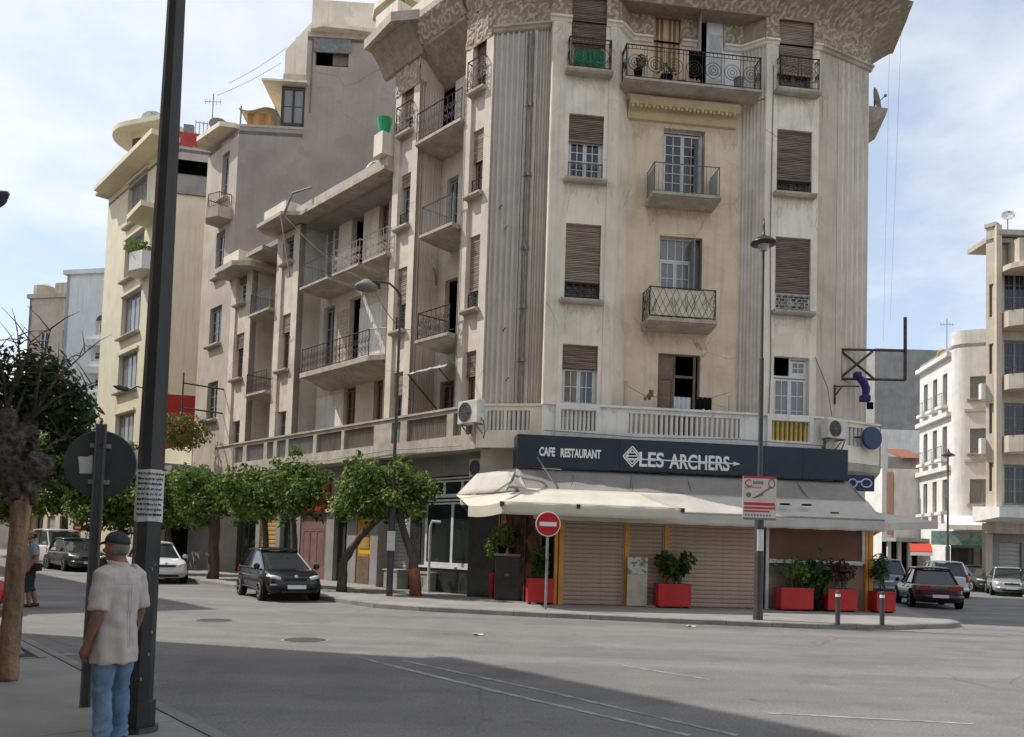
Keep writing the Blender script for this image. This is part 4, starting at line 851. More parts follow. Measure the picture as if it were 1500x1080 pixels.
# ================================================================== ground floor under the overhang (left street)
GD = -.55
gf = MB(LW)
shops = [(-19.3, -16.6, 'glass'), (-16.2, -14.6, 'ochre'), (-14.2, -12.8, 'dark'), (-12.4, -10.2, 'red'), (-9.6, -8.6, 'dark'), (-7.9, -6.9, 'yellow'), (-6.1, -4.5, 'shutter'), (-3.6, -.45, 'cafe')]
red_m = pm('red_shop_front', (.23, .13, .12), (.17, .095, .09), 2, rough=.6); ochre = pm('ochre_shutter', (.42, .27, .08), (.34, .21, .06), 2)
yel_d = flat('yellow_door_paint', (.72, .42, .02), .5); steel_sh = pm('steel_roller_shutter', (.40, .40, .39), (.32, .32, .31), 3, rough=.5, metal=.3)
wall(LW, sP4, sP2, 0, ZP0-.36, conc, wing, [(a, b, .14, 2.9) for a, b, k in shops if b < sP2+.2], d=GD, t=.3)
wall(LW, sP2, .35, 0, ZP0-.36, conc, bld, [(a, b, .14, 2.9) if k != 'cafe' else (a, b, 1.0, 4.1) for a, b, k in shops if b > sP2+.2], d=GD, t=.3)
def metal_shutter(fac, s0, s1, z0, z1, d, parent, mat, pitch=.13, name='roller_shutter'):
    """a steel roller shutter: each curved slat is a piece of its own"""
    n = max(2, round((z1-z0)/pitch)); h = (z1-z0)/n
    m = MB(fac); m.box(s0-.04, s0, d-.03, d+.05, z0, z1); m.box(s1, s1+.04, d-.03, d+.05, z0, z1); m.box(s0, s1, d-.04, d-.02, z0, z1); fr = m.build(name, mat, parent)
    f2 = Fac((0, 0), fac.deg); me = None
    for k in range(n):
        if me is None:
            m = MB(f2); w = (s1-s0)/2; m.profile([(-.015, .002), (.008, .006), (.022, h*.3), (.022, h*.7), (.008, h-.006), (-.015, h-.002)], -w+.002, w-.002); o = m.build('slat', mat, local=True); me = o.data
        else: o = bpy.data.objects.new('slat', me); C.objects.link(o)
        o.parent = fr; o.location = fac.P((s0+s1)/2, d, z0+k*h)-wloc(parent)
    return fr
for a, b, k in shops:
    par = bld if b > sP2+.2 else wing
    if k == 'glass': window(LW, a, b, .14, 2.9, GD-.1, par, iron, glass_g, leaves=3, rows=1, cols=1, name='shop_window')
    elif k == 'ochre': metal_shutter(LW, a+.05, b-.05, .14, 2.9, GD-.1, par, ochre, .2)
    elif k == 'dark': opening(LW, a, b, .14, 2.9, GD-.3, par, dark_m, 1.0); window(LW, a, b, .14, 2.9, GD-.2, par, iron, glass, leaves=2, rows=1, cols=1, base=.6, name='shop_door')
    elif k == 'red': m = MB(LW); m.box(a, b, GD-.1, GD-.04, .14, 2.9); sf = m.build('shop_front', red_m, par); window(LW, a+.2, b-.2, .7, 2.3, GD-.03, par, red_m, glass, leaves=3, rows=1, cols=1, name='shop_window')
    elif k == 'yellow': m = MB(LW); m.box(a, b, GD-.12, GD-.06, .14, 2.75); dd = m.build('shop_door', yel_d, par); m = MB(LW); m.box(a+.15, b-.15, GD-.06, GD-.03, 1.5, 2.5); m.box(a+.15, b-.15, GD-.06, GD-.03, .3, 1.3); m.build('door_panel', ochre, dd); m = MB(LW); m.box(a+.08, b-.08, GD-.03, GD-.015, .16, 1.2); m.build('lower_panel', brown_w, dd)
    elif k == 'shutter': metal_shutter(LW, a+.05, b-.05, .14, 2.9, GD-.05, par, steel_sh, .14)
black_marble = pm('black_marble', (.022, .024, .026), (.04, .042, .045), 4, rough=.18, spec=.6, bump=0)
m = MB(LW); m.box(-3.75, .1, GD, GD+.06, .12, .95); cl_ = m.build('marble_plinth', black_marble, bld)
m = MB(LW); m.box(-4.3, -3.66, GD, GD+.05, .12, 3.0); m.build('marble_pier', black_marble, bld)
for k in range(3): m = MB(LW); m.box(-3.7+k*1.2, -2.54+k*1.2, GD+.06, GD+.075, .16, .5); m.build('marble_tile', black_marble, cl_)
window(LW, -3.55, -.5, 1.0, 3.3, GD-.05, bld, white_w, glass_g, leaves=2, rows=1, cols=1, fw=.07, name='cafe_window')
window(LW, -3.55, -.5, 3.36, 4.05, GD-.05, bld, white_w, glass_g, leaves=3, rows=1, cols=1, fw=.06, name='fanlight')
m = MB(LW); m.box(-3.65, -.4, GD-.02, GD+.1, .93, 1.0); m.build('sill', white_w, bld)
# signs over the shops
def board(name, label, cat, fac, s0, s1, d, z0, z1, mat, t=.12, group=None):
    r_ = thing(name, label, cat, fac.P((s0+s1)/2, d, z0), 0, group); m = MB(fac); m.box(s0, s1, d, d+t, z0, z1); m.build('panel', mat, r_); return r_
bd = board('shop_sign', 'bright red shop sign board half hidden behind the street trees', 'sign', LW, -12.4, -9.9, GD+.05, 3.0, 4.1, flat('sign_red', (.55, .03, .025), .5))
m = MB(LW); m.box(-12.2, -11.6, GD+.18, GD+.2, 3.15, 3.9); m.build('emblem', flat('sign_orange', (.75, .18, .02), .5), bd)
bd = board('shop_sign', 'pale pink shop sign with red print right of the red sign', 'sign', LW, -9.6, -6.9, GD+.3, 2.9, 3.55, flat('sign_pink', (.70, .48, .38), .5))
m = MB(LW)
for k in range(11): m.box(-9.3+k*.2, -9.3+k*.2+.13, GD+.42, GD+.43, 3.18, 3.32+.06*(k % 3 == 0))
m.build('print', flat('print_red', (.45, .08, .06), .6), bd)
bd = thing('round_sign', 'round orange projecting sign among the tree leaves', 'sign', LW.P(-6.2, GD, 3.2)); m = MB(LW); m.disc((-6.0, GD+.9, 3.35), .33, 22, 0, .07); m.build('disc', flat('sign_disc_orange', (.62, .16, .05), .5), bd); m = MB(LW); m.bar((-5.97, GD+.02, 3.35), (-5.97, GD+.6, 3.35), .04); m.build('bracket', iron, bd)
# ================================================================== air conditioners
ac_white = pm('ac_casing', (.62, .60, .55), (.50, .48, .43), 4, rough=.5, bump=0); 
def ac(fac, s, d, z, label, w=.8, h=.56, dep=.3, mat=ac_white, pipes=True):
    r_ = thing('air_conditioner', label, 'air conditioner', fac.P(s, d, z), 0, 'air conditioners on the facades')
    m = MB(fac); m.box(s-w/2, s+w/2, d+.06, d+.06+dep, z, z+h); bevel(m.build('casing', mat, r_), .02)
    m = MB(fac); m.lathe((s-w*.12, d+.06+dep-.012, z+h*.5), [(h*.42, 0), (h*.42, .02)], 20, 1); m.build('fan_recess', iron, r_)
    m = MB(fac)
    for k in range(5): rr = h*.42*(k+1)/5; m.tube([(s-w*.12+rr*math.cos(q*math.pi/9), d+.06+dep+.018, z+h*.5+rr*math.sin(q*math.pi/9)) for q in range(19)], .006, 4, cap=False)
    for k in range(4): a = k*math.pi/4; m.bar((s-w*.12-h*.42*math.cos(a), d+.08+dep, z+h*.5-h*.42*math.sin(a)), (s-w*.12+h*.42*math.cos(a), d+.08+dep, z+h*.5+h*.42*math.sin(a)), .008)
    m.build('grille', iron_g, r_)
    m = MB(fac)
    for x in (s-w*.35, s+w*.35): m.bar((x, d, z-.02), (x, d+.36, z-.02), .035); m.bar((x, d, z-.3), (x, d+.3, z-.03), .03)
    m.build('bracket', iron_g, r_)
    if pipes: m = MB(fac); m.tube([(s+w*.5, d+.2, z+.15), (s+w*.62, d+.2, z+.05), (s+w*.6, d+.1, z-.25), (s+w*.45, d+.03, z-.45)], .022, 6); m.build('pipe', iron_g, r_)
    return r_
s_, z_ = LW.hit(694, 622, .5); ac(LW, s_, .42, z_, 'large grey air conditioner hung on the parapet corner above the cafe window', .95, .72)
s_, z_ = CR.hit(1215, 644, .5); ac(CR, s_, .46, z_, 'air conditioner with round fan on the parapet at the right end of the front', .85, .6)
ac(LW, LW.hit(633, 404, DR)[0], DR+.02, LW.hit(633, 404, DR)[1], 'small white air conditioner high in the fluted recess', .7, .5)
s_, z_ = LW.hit(728, 725, -.5); ac(LW, -.75, GD, 3.05, 'cream air conditioner in front of the cafe window fanlight', .8, .6); ac(LW, -.35, GD, 3.95, 'upper air conditioner right under the soffit beside the sign board', .8, .6)
s_, z_ = LW.hit(634, 735, GD); ac(LW, -4.05, GD+.05, 3.1, 'air conditioner beside the tree crown left of the cafe window', .75, .55)
# ================================================================== cafe on the ground floor
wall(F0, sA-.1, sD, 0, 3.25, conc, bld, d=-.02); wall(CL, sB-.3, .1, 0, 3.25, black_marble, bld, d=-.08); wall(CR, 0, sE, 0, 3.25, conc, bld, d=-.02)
TF = 1.5
def ft(u, v=830): return F0.hit(u, v, TF)[0]
navy = pm('navy_sign_panel', (.025, .036, .052), (.02, .029, .043), 1.5, rough=.45, bump=0); white_l = flat('white_letter', (.78, .78, .77), .5)
sgn = thing('cafe_sign', 'long navy CAFE RESTAURANT LES ARCHERS sign board below the corner balustrade', 'sign', F0.P(0, .5, 4.16))
g0, g1, gz0, gz1 = F0.hit(757, 667, .55)[0], F0.hit(1241, 680, .55)[0], 4.17, 5.14
cuts = [g0, F0.hit(907, 670, .55)[0], F0.hit(1106, 670, .55)[0], F0.hit(1175, 670, .55)[0], g1]
for k, (a, b) in enumerate(zip(cuts, cuts[1:])):
    m = MB(F0); m.box(a+.004, b-.004, .46, .60+.004*(k % 2), gz0, gz1); m.build('panel', navy, sgn)
m = MB(F0); m.box(g0, g0+.02, -.3, .46, gz0, gz1); m.box(g1-.02, g1, -.3, .46, gz0, gz1); m.build('side_panel', navy, sgn)
def glyphs(body, size, u0, u1, v, bold=0, space=1.0):
    a, z = F0.hit(u0, v, .62); b, z1_ = F0.hit(u1, v+(u1-u0)*.04, .62)
    t = text(body, size, F0, (a+b)/2, .612, (z+z1_)/2, white_l, sgn, bold=bold, extrude=.008, space=space)
    w = max(v_.co.dot(F0.x) for v_ in t.data.vertices)-min(v_.co.dot(F0.x) for v_ in t.data.vertices); k = (b-a)/w
    R = F0.rot().to_4x4(); t.data.transform(R @ Matrix.Diagonal((k, 1, 1, 1)) @ R.inverted()); return t
glyphs('CAFE', .36, 790, 813, 662, .012); glyphs('RESTAURANT', .36, 821, 880, 664, .012); glyphs('LES', .62, 936, 972, 674, .014); glyphs('ARCHERS', .62, 981, 1069, 677, .014)
la, lz = F0.hit(926, 669, .62); R_ = .30
m = MB(F0)
for q in (1, .72):
    pts = [(la-R_*q*.95, .62, lz), (la, .62, lz+R_*1.05*q), (la+R_*q*.95, .62, lz), (la, .62, lz-R_*1.05*q), (la-R_*q*.95, .62, lz)]
    for p, r_ in zip(pts, pts[1:]): m.bar(p, r_, .03)
for k in (-.1, .02, .12): m.bar((la-.2, .622, lz+k), (la+.14, .622, lz+k), .026)
m.build('diamond_emblem', white_l, sgn)
m = MB(F0); x0, zA = F0.hit(918, 672, .62); x1, zB = F0.hit(1085, 680, .62)
m.bar((x0, .624, zA), (x1-.1, .624, zB), .03); m.poly([(x1, .625, zB), (x1-.26, .625, zB+.07), (x1-.2, .625, zB), (x1-.26, .625, zB-.07)]); m.bar((x0+.05, .624, zA+.06), (x0-.08, .624, zA), .025); m.bar((x0+.05, .624, zA-.06), (x0-.08, .624, zA), .025)
m.build('arrow', white_l, sgn)
# ---- enclosed terrace
ter = thing('cafe_terrace', 'closed cafe terrace of brown roller shutters between orange posts', 'terrace', F0.P(2, TF, .12))
orange = pm('orange_post_paint', (.72, .34, .06), (.62, .28, .045), 3, rough=.5, bump=0); taupe = pm('taupe_shutter', (.47, .355, .285), (.41, .31, .25), 1.5, rough=.6, bump=0, streak=.25, stain=.3, stainc=(.36, .28, .23))
for u0, u1, du in ((811, 816, 0), (818, 824, .02), (914, 920, 0), (972, 978, 0), (1266, 1270, 0), (1272, 1278, .03)):
    a, b = ft(u0), ft(u1); m = MB(F0); m.box(a, b, TF-.05-du, TF+.07-du, .12, 2.75); m.build('post', orange, ter)
metal_shutter(F0, ft(825)+.02, ft(913)-.03, .13, 2.72, TF, ter, taupe, .125)
metal_shutter(F0, ft(921)+.02, ft(971)-.03, .13, 2.72, TF, ter, taupe, .125)
metal_shutter(F0, ft(979)+.02, ft(1117)-.03, .13, 2.72, TF, ter, taupe, .125)
maroon = pm('maroon_screen', (.10, .045, .036), (.07, .03, .025), 1.0, rough=.5); mural = pm('maroon_mural', (.14, .05, .038), (.035, .02, .018), 2.2, rough=.3, bump=0, split=(.45, .55))
a, b = ft(1121), ft(1266)
m = MB(F0); m.box(a, b, TF-.06, TF-.02, 1.62, 2.72); wn = m.build('screen', pm('brown_roll_screen', (.21, .11, .08), (.18, .09, .066), 1, bump=0), ter)
m = MB(F0); m.box(a, a+.09, TF-.04, TF+.05, .12, 2.72); m.box(b-.09, b, TF-.04, TF+.05, 1.55, 2.72); m.box(a+.09, b-.09, TF-.04, TF+.06, 1.5, 1.62); m.build('white_frame', white_w, wn)
m = MB(F0); m.box(a+.09, b, TF-.06, TF-.02, .12, 1.5); m.build('low_wall', pm('brown_low_wall', (.28, .21, .18), (.19, .14, .12), 1.4), ter)
# left flank, dark maroon glazing with a mural, and right flank
f_ = Fac(F0.P(ft(788), TF, 0), 0)
pL = F0.P(ft(790), TF-.02, 0); pK = CL.P(sB*.62, 0, 0); fl = Fac(pK, math.degrees(math.atan2((pL-pK).y, (pL-pK).x))); ln = (pL-pK).length
m = MB(fl); m.box(0, ln, -.06, 0, .12, 2.75); m.build('flank_screen', mural, ter)
m = MB(fl)
for k in range(4): m.box(ln*k/3-.03, ln*k/3+.03, 0, .03, .12, 2.75)
m.build('flank_frame', iron, ter)
m = MB(F0); m.box(ft(790), ft(811), TF-.5, TF-.45, .12, 2.7); m.build('opening_shade', dark_m, ter)  # near-black sheet stands for the shade inside the open corner
a = ft(1278); m = MB(F0); m.box(a-.06, a, -.2, TF-.06, .12, 1.5); m.build('flank_screen', mural, ter)
for k in range(3): m = MB(F0); m.box(a-.05, a+.01, TF-.2-k*.7, TF-.1-k*.7, .12, 2.7); m.build('post', orange, ter)
m = MB(F0); m.bar((a, TF, 2.45), (a+.45, TF+.1, 2.75), .07); m.build('brace', orange, ter)
# ---- awnings
awg = pm('grey_awning_canvas', (.72, .68, .62), (.64, .60, .545), 1.6, rough=.85, bump=.1, bscale=18, stain=.25, stainc=(.24, .23, .22)); awd = pm('dark_roof_canvas', (.40, .365, .335), (.33, .30, .275), 1.2, rough=.85, bump=.15, bscale=10, stain=.3, stainc=(.12, .11, .1)); aww = pm('cream_awning_canvas', (.78, .74, .64), (.72, .68, .585), 2, rough=.8, bump=.1, bscale=14)
for m_ in (awg, awd, aww):      # canvas lets some light through
    t_ = m_.node_tree; b_ = t_.nodes['Principled BSDF']; tr_ = t_.nodes.new('ShaderNodeBsdfTranslucent'); mx_ = t_.nodes.new('ShaderNodeMixShader'); mx_.inputs[0].default_value = .28
    t_.links.new(b_.inputs['Base Color'].links[0].from_socket, tr_.inputs[0]); t_.links.new(b_.outputs[0], mx_.inputs[1]); t_.links.new(tr_.outputs[0], mx_.inputs[2]); t_.links.new(mx_.outputs[0], t_.nodes['Material Output'].inputs[0])
main = thing('cafe_awning', 'wide grey canvas awning along the cafe front', 'awning', F0.P(2, 1.5, 2.6))
A0, A1 = F0.hit(757, 690, .45)[0], F0.hit(1243, 700, .45)[0]
d1, z1_ = 1.45, 3.42
B0, B1 = F0.hit(742, 728, d1)[0], F0.hit(1272, 742, d1)[0]
def sheet(rows, name, mat, parent, sm=True, th=.012):
    m = MB(F0); m.grid(rows); o = m.build(name, mat, parent, smooth=sm, fix=False); s_ = o.modifiers.new('thick', 'SOLIDIFY'); s_.thickness = th; return o
rows = [[(A0+(A1-A0)*j/40+((B0-A0)*(1-j/40)+(B1-A1)*j/40)*i/8, .44+(d1-.44)*i/8, 4.14+(z1_-4.14)*i/8-.07*math.sin(math.pi*i/8)*(1+.35*math.sin(j*1.57))) for j in range(41)] for i in range(9)]
sheet(rows, 'roof_canvas', awd, main)
for k in range(7): m = MB(F0); x0 = A0+(A1-A0)*k/6; x1 = B0+(B1-B0)*k/6; m.bar((x0, .44, 4.1), (x1, d1, z1_-.05), .04); m.build('rafter', iron_g, main)
d2_, z2_ = 2.45, 2.84; zv = 2.53
E0, E1 = F0.hit(782, 748, d2_)[0], F0.hit(1296, 756, d2_)[0]
rows = [[(B0+.3+(E0-B0-.3)*i/8+((B1-B0-.3)+((E1-E0)-(B1-B0-.3))*i/8)*j/48, d1-.02+(d2_-d1+.02)*i/8, z1_+.03+(z2_-z1_-.03)*i/8-.035*math.sin(math.pi*i/8)*(1+.5*math.sin(j*1.31))) for j in range(49)] for i in range(9)]
sheet(rows, 'front_canvas', awg, main)
rows = [[(E0+(E1-E0)*j/96, d2_+.015*math.sin(j*.9)*i/4, z2_+(zv-z2_)*i/4-(.02*abs(math.sin(j*.42)) if i == 4 else 0)) for j in range(97)] for i in range(5)]
sheet(rows, 'valance', awg, main)
m = MB(F0); m.bar((E0, d2_-.02, z2_), (E1, d2_-.02, z2_), .06); m.build('front_bar', iron_g, main)
# right return of the roof
rows = [[(B1+(E1-B1)*i/4+.0, d1+(d2_-d1)*i/4-j*.6, z1_+(z2_-z1_)*i/4-.3*j*0) for j in range(2)] for i in range(5)]
m = MB(F0); m.poly([(A1, .44, 4.14), (B1, d1, z1_), (E1, d2_, z2_), (E1, d2_, zv), (A1+.1, .0, zv)]); o = m.build('side_panel', awg, main); o.modifiers.new('t', 'SOLIDIFY').thickness = .01
# rag hanging things on the canvas
m = MB(F0)
for u, v in ((1150, 739), (1182, 740), (1222, 752), (1140, 756)):
    s_, z_ = F0.hit(u, v, 2.1); m.box(s_-.12, s_+.12, 2.0, 2.16, z_-.02, z_+.03)
m.build('debris', dark_m, main)
# the lighter folding-arm awning on the left corner
lit = thing('folding_awning', 'bright cream folding arm awning at the left corner of the cafe', 'awning', F0.P(-4, 2.5, 2.6))
D3, Z3, ZV3 = 3.25, 2.92, 2.60
p0, p1 = F0.hit(735, 742, D3)[0], F0.hit(1000, 748, D3)[0]; q0, q1 = F0.hit(772, 725, 1.5)[0], F0.hit(940, 732, 1.5)[0]
rows = [[(q0+(p0-q0)*i/6+((q1-q0)+((p1-p0)-(q1-q0))*i/6)*j/24, 1.5+(D3-1.5)*i/6, 3.4+(Z3-3.4)*i/6-.04*math.sin(math.pi*i/6)*(1+.5*math.sin(j*.9))) for j in range(25)] for i in range(7)]
sheet(rows, 'front_canvas', aww, lit)
rows = [[(p0+(p1-p0)*j/24, D3+.01*math.sin(j*1.3)*i/3, Z3+(ZV3-Z3)*i/3) for j in range(25)] for i in range(4)]
sheet(rows, 'valance', aww, lit)
# corner hip that returns along the left street
c0 = F0.P(q0, 1.5, 3.4); c1 = F0.P(p0, D3, Z3); e0 = LW.P(-.2, .75, 3.3); e1_ = AT(686, 741, 23.0)
m = MB(); g_ = []
for i in range(7):
    a = c0.lerp(c1, i/6); b = e0.lerp(e1_, i/6); g_.append([tuple(a.lerp(b, j/8)-Vector((0, 0, .05*math.sin(math.pi*j/8)))) for j in range(9)])
m.grid(g_); o = m.build('side_canvas', aww, lit, smooth=True, fix=False); o.modifiers.new('t', 'SOLIDIFY').thickness = .01
m = MB(); m.grid([[tuple(c1.lerp(e1_, j/8)-Vector((0, 0, .05*math.sin(math.pi*j/8)+.3*k))) for j in range(9)] for k in range(2)]); o = m.build('side_valance', aww, lit, fix=False); o.modifiers.new('t', 'SOLIDIFY').thickness = .01
t0, t1 = F0.P(F0.hit(757, 690, .45)[0], .45, 4.1), F0.P(q0-.2, 1.3, 3.5)
m = MB(); m.grid([[tuple(t0.lerp(c0, k/4).lerp(LW.P(.1, .2, 4.0).lerp(e0, k/4), j/4)) for j in range(5)] for k in range(5)]); o = m.build('hip_canvas', awg, lit, smooth=True, fix=False); o.modifiers.new('t', 'SOLIDIFY').thickness = .01
m = MB(F0)
for x in (p0, F0.hit(847, 748, D3)[0], p1): m.box(x-.05, x+.05, D3-.1, D3+.03, Z3-.1, Z3+.02)
m.build('end_cap', iron, lit)
m = MB(F0)
for x in (p0+.3, p1-.4): m.bar((x, D3-.05, Z3-.04), (x+.35, 2.3, 2.95), .05); m.bar((x+.35, 2.3, 2.95), (x+.1, 1.5, 3.2), .05)
m.build('folding_arm', white_w, lit)
s_, z_ = F0.hit(790, 670, .7); m = MB(F0); m.bar((s_-.05, .62, z_), (s_+.45, 1.4, 3.5), .03); m.build('tie_rod', iron_g, lit)
# side awning seen past the right corner
sa = thing('side_awning', 'grey awning on the side street just past the right cafe corner', 'awning', CR.P(sE+1, 1.2, 2.5))
a, b = F0.P(E1+.05, d2_-.6, 2.78), F0.P(B1+.1, .6, 3.3); c, d_ = Vector((13.55, 26.0, 2.95)), Vector((12.6, 28.0, 3.3))
m = MB(); m.grid([[tuple(a.lerp(c, j/6)) for j in range(7)], [tuple(b.lerp(d_, j/6)) for j in range(7)]]); m.grid([[tuple(a.lerp(c, j/6)-Vector((0, 0, .22))) for j in range(7)], [tuple(a.lerp(c, j/6)) for j in range(7)]]); o = m.build('canvas', awg, sa, fix=False); o.modifiers.new('t', 'SOLIDIFY').thickness = .012
# ---- black cabinet
cab = thing('street_cabinet', 'black street cabinet beside the cafe window with a plant on top', 'cabinet', G(748, 882, .12))
pc = G(748, 880, .12); fc = Fac((pc.x, pc.y), 0)
m = MB(fc); m.box(-.5, .5, -.55, 0, .12, 1.45); bevel(m.build('body', black_marble, cab), .015)
m = MB(fc); m.box(-.54, .54, -.58, .04, 1.45, 1.52); m.build('top', pm('cabinet_top', (.30, .30, .29), None, 4), cab)
m = MB(fc); m.box(-.46, -.02, 0, .015, .2, 1.4); m.build('door', black_marble, cab); m = MB(fc); m.box(.02, .46, 0, .015, .2, 1.4); d_ = m.build('door', black_marble, cab); m = MB(fc); m.box(-.2, -.06, .016, .05, .85, .92); m.build('handle', iron_g, cab)
# ---- planters
def leafm(name, c1, c2):
    m = pm(name, c1, c2, 3, rough=.55, spec=.22, bump=0); t = m.node_tree; b = t.nodes['Principled BSDF']; o = t.nodes['Material Output']; tr = t.nodes.new('ShaderNodeBsdfTranslucent'); mx = t.nodes.new('ShaderNodeMixShader'); mx.inputs[0].default_value = .32
    t.links.new(b.inputs['Base Color'].links[0].from_socket, tr.inputs[0]); t.links.new(b.outputs[0], mx.inputs[1]); t.links.new(tr.outputs[0], mx.inputs[2]); t.links.new(mx.outputs[0], o.inputs[0]); return m
leaf_d = leafm('dark_leaf', (.075, .125, .035), (.04, .075, .022)); leaf_l = leafm('mid_leaf', (.17, .26, .05), (.10, .17, .035)); leaf_y = leafm('yellow_green_leaf', (.20, .21, .05), (.11, .13, .035))
leaf_r = pm('reddish_leaf', (.09, .03, .025), (.045, .03, .02), 3, rough=.5, bump=0)
red_p = pm('red_planter_paint', (.56, .03, .03), (.45, .025, .025), 2.5, rough=.45, bump=0, streak=.2, stain=.25, stainc=(.40, .05, .045))
def leaves(m, c, rx, ry, rz, n, size, rnd, up=.3, shape=None):
    for _ in range(n):
        while True:
            p = Vector((rnd.uniform(-1, 1), rnd.uniform(-1, 1), rnd.uniform(-1, 1)))
            if .25 < p.length < 1: break
        q = Vector((c[0]+p.x*rx, c[1]+p.y*ry, c[2]+p.z*rz)); leaf1(m, q, (p+Vector((0, 0, up))).normalized(), size*rnd.uniform(.6, 1.25), rnd)
def leaf1(m, q, nrm, s, rnd):
    nrm = (nrm+Vector((rnd.gauss(0, .55), rnd.gauss(0, .55), rnd.gauss(0, .55)))).normalized(); t = nrm.orthogonal(); t.rotate(Matrix.Rotation(rnd.uniform(0, 6.28), 3, nrm)); t.normalize(); b = nrm.cross(t)
    L_, w = s, s*.30
    ids = []
    for k, (x, y, z) in enumerate(((0, 0, 0), (.45, 1, .10), (1, 0, -.05), (.45, -1, .10))):
        m.v.append(q+t*(x*L_)+b*(y*w)+nrm*(z*L_)); ids.append(len(m.v)-1)
    m.face(ids[0], ids[1], ids[2]); m.face(ids[0], ids[2], ids[3])
def planter(name, label, base, w, h, dep, plant, seed, fac=F0):
    rn = random.Random(seed); r_ = thing('planter', label, 'planter', base, 0, 'red planters along the cafe terrace'); f2 = Fac((base.x, base.y), fac.deg); z = base.z
    m = MB(f2); m.box(-w/2, w/2, -dep/2, dep/2, z+.05, z+h); t = .035
    o = m.build('box', red_p, r_); bevel(o, .012)
    m = MB(f2)
    for a, b_, c, d in ((-w/2-.01, w/2+.01, dep/2-.02, dep/2+.014), (-w/2-.01, w/2+.01, -dep/2-.014, -dep/2+.02), (-w/2-.014, -w/2+.02, -dep/2, dep/2), (w/2-.02, w/2+.014, -dep/2, dep/2)): m.box(a, b_, c, d, z+h-.03, z+h+.015)
    m.build('rim', red_p, r_)
    m = MB(f2); m.box(-w/2+.03, w/2-.03, -dep/2+.03, dep/2-.03, z+h, z+h+.02); m.build('soil', soil, r_)
    for x in (-w/2+.08, w/2-.08): m = MB(f2); m.box(x-.03, x+.03, -dep/2+.05, dep/2-.05, z, z+.05); m.build('foot', iron, r_)
    st = MB(); lf = MB(); kind, ph, pw, mt = plant
    c = f2.P(0, 0, z+h)
    for k in range(9 if kind != 'palm' else 16):
        e = c+Vector((rn.uniform(-.5, .5)*pw, rn.uniform(-.2, .2), ph*rn.uniform(.55, 1))); b0 = c+Vector((rn.uniform(-.25, .25)*w, rn.uniform(-.1, .1), 0))
        st.tube([tuple(b0), tuple(b0.lerp(e, .5)+Vector((rn.uniform(-.05, .05), 0, .05))), tuple(e)], [.012, .01, .005], 4)
        if kind == 'palm':
            for i in range(14):
                q = b0.lerp(e, .35+.65*i/14); leaf1(lf, q, Vector((rn.uniform(-1, 1), rn.uniform(-1, 1), .6)), .24, rn)
        else: leaves(lf, e-Vector((0, 0, .1)), .22, .2, .24, 46, .13, rn)
    st.build('stem', pm('plant_stem', (.10, .08, .04), None, 4, bump=0), r_); lf.build('foliage', mt, r_, fix=False)
    return r_
def bpx(u, v):
    if u < 780: return G(u, v, .12)
    s = F0.hit(u, v-20, TF+.42)[0]; return F0.P(s, TF+(.42 if u > 800 else .15), .12)
def ply(u, v, dd): p = bpx(u, v); return p
planter('p', 'red box planter with a bushy green palm between the two wide shutters', bpx(985, 887), .98, .68, .45, ('palm', .95, 1.15, leaf_d), 1)
planter('p', 'red box planter with tall pale-leaved shrub below the brown roll screen', bpx(1163, 893), 1.0, .66, .45, ('bush', .85, .8, leaf_l), 2)
planter('p', 'red box planter with reddish thin shrub behind the left bollard', bpx(1229, 898), .92, .66, .45, ('bush', .8, .65, leaf_r), 3)
planter('p', 'red box planter half hidden behind the right bollard at the street corner', bpx(1292, 899), .6, .62, .45, ('bush', 1.1, .35, leaf_d), 4)
planter('p', 'shaded red planter behind the no-entry sign post', bpx(793, 884), .75, .72, .4, ('palm', .9, .3, leaf_d), 5)
pl = thing('potted_plant', 'dark spiky plant standing between two red planters under the screen', 'plant', bpx(1196, 893)); rn = random.Random(9)
m = MB(); lf = MB(); b0 = bpx(1196, 893)
m.lathe(tuple(b0), [(.13, 0), (.18, .3), (.19, .34)], 12); m.build('pot', dark_m, pl); m = MB()
for k in range(18):
    a = rn.uniform(0, 6.28); e = b0+Vector((math.cos(a)*rn.uniform(.1, .5), math.sin(a)*.25, rn.uniform(1.0, 1.85)))
    m.tube([tuple(b0+Vector((0, 0, .3))), tuple(b0.lerp(e, .6)+Vector((0, 0, .15))), tuple(e)], [.012, .01, .004], 4)
    for i in range(8): leaf1(lf, b0.lerp(e, .6+.4*i/8), Vector((math.cos(a), math.sin(a), .5)), .3, rn)
m.build('stem', leaf_d, pl); lf.build('foliage', leaf_d, pl, fix=False)
pl = thing('potted_plant', 'leafy green pot plant on the black street cabinet', 'plant', fc.P(-.3, -.2, 1.52)); m = MB(); c_ = fc.P(-.3, -.2, 1.52); m.lathe(tuple(c_), [(.10, 0), (.14, .2), (.15, .22)], 12); m.build('pot', dark_m, pl); lf = MB(); leaves(lf, c_+Vector((0, 0, .5)), .42, .3, .38, 330, .15, rn); leaves(lf, c_+Vector((-.3, .1, .15)), .25, .2, .3, 120, .14, rn); lf.build('foliage', leaf_l, pl, fix=False)
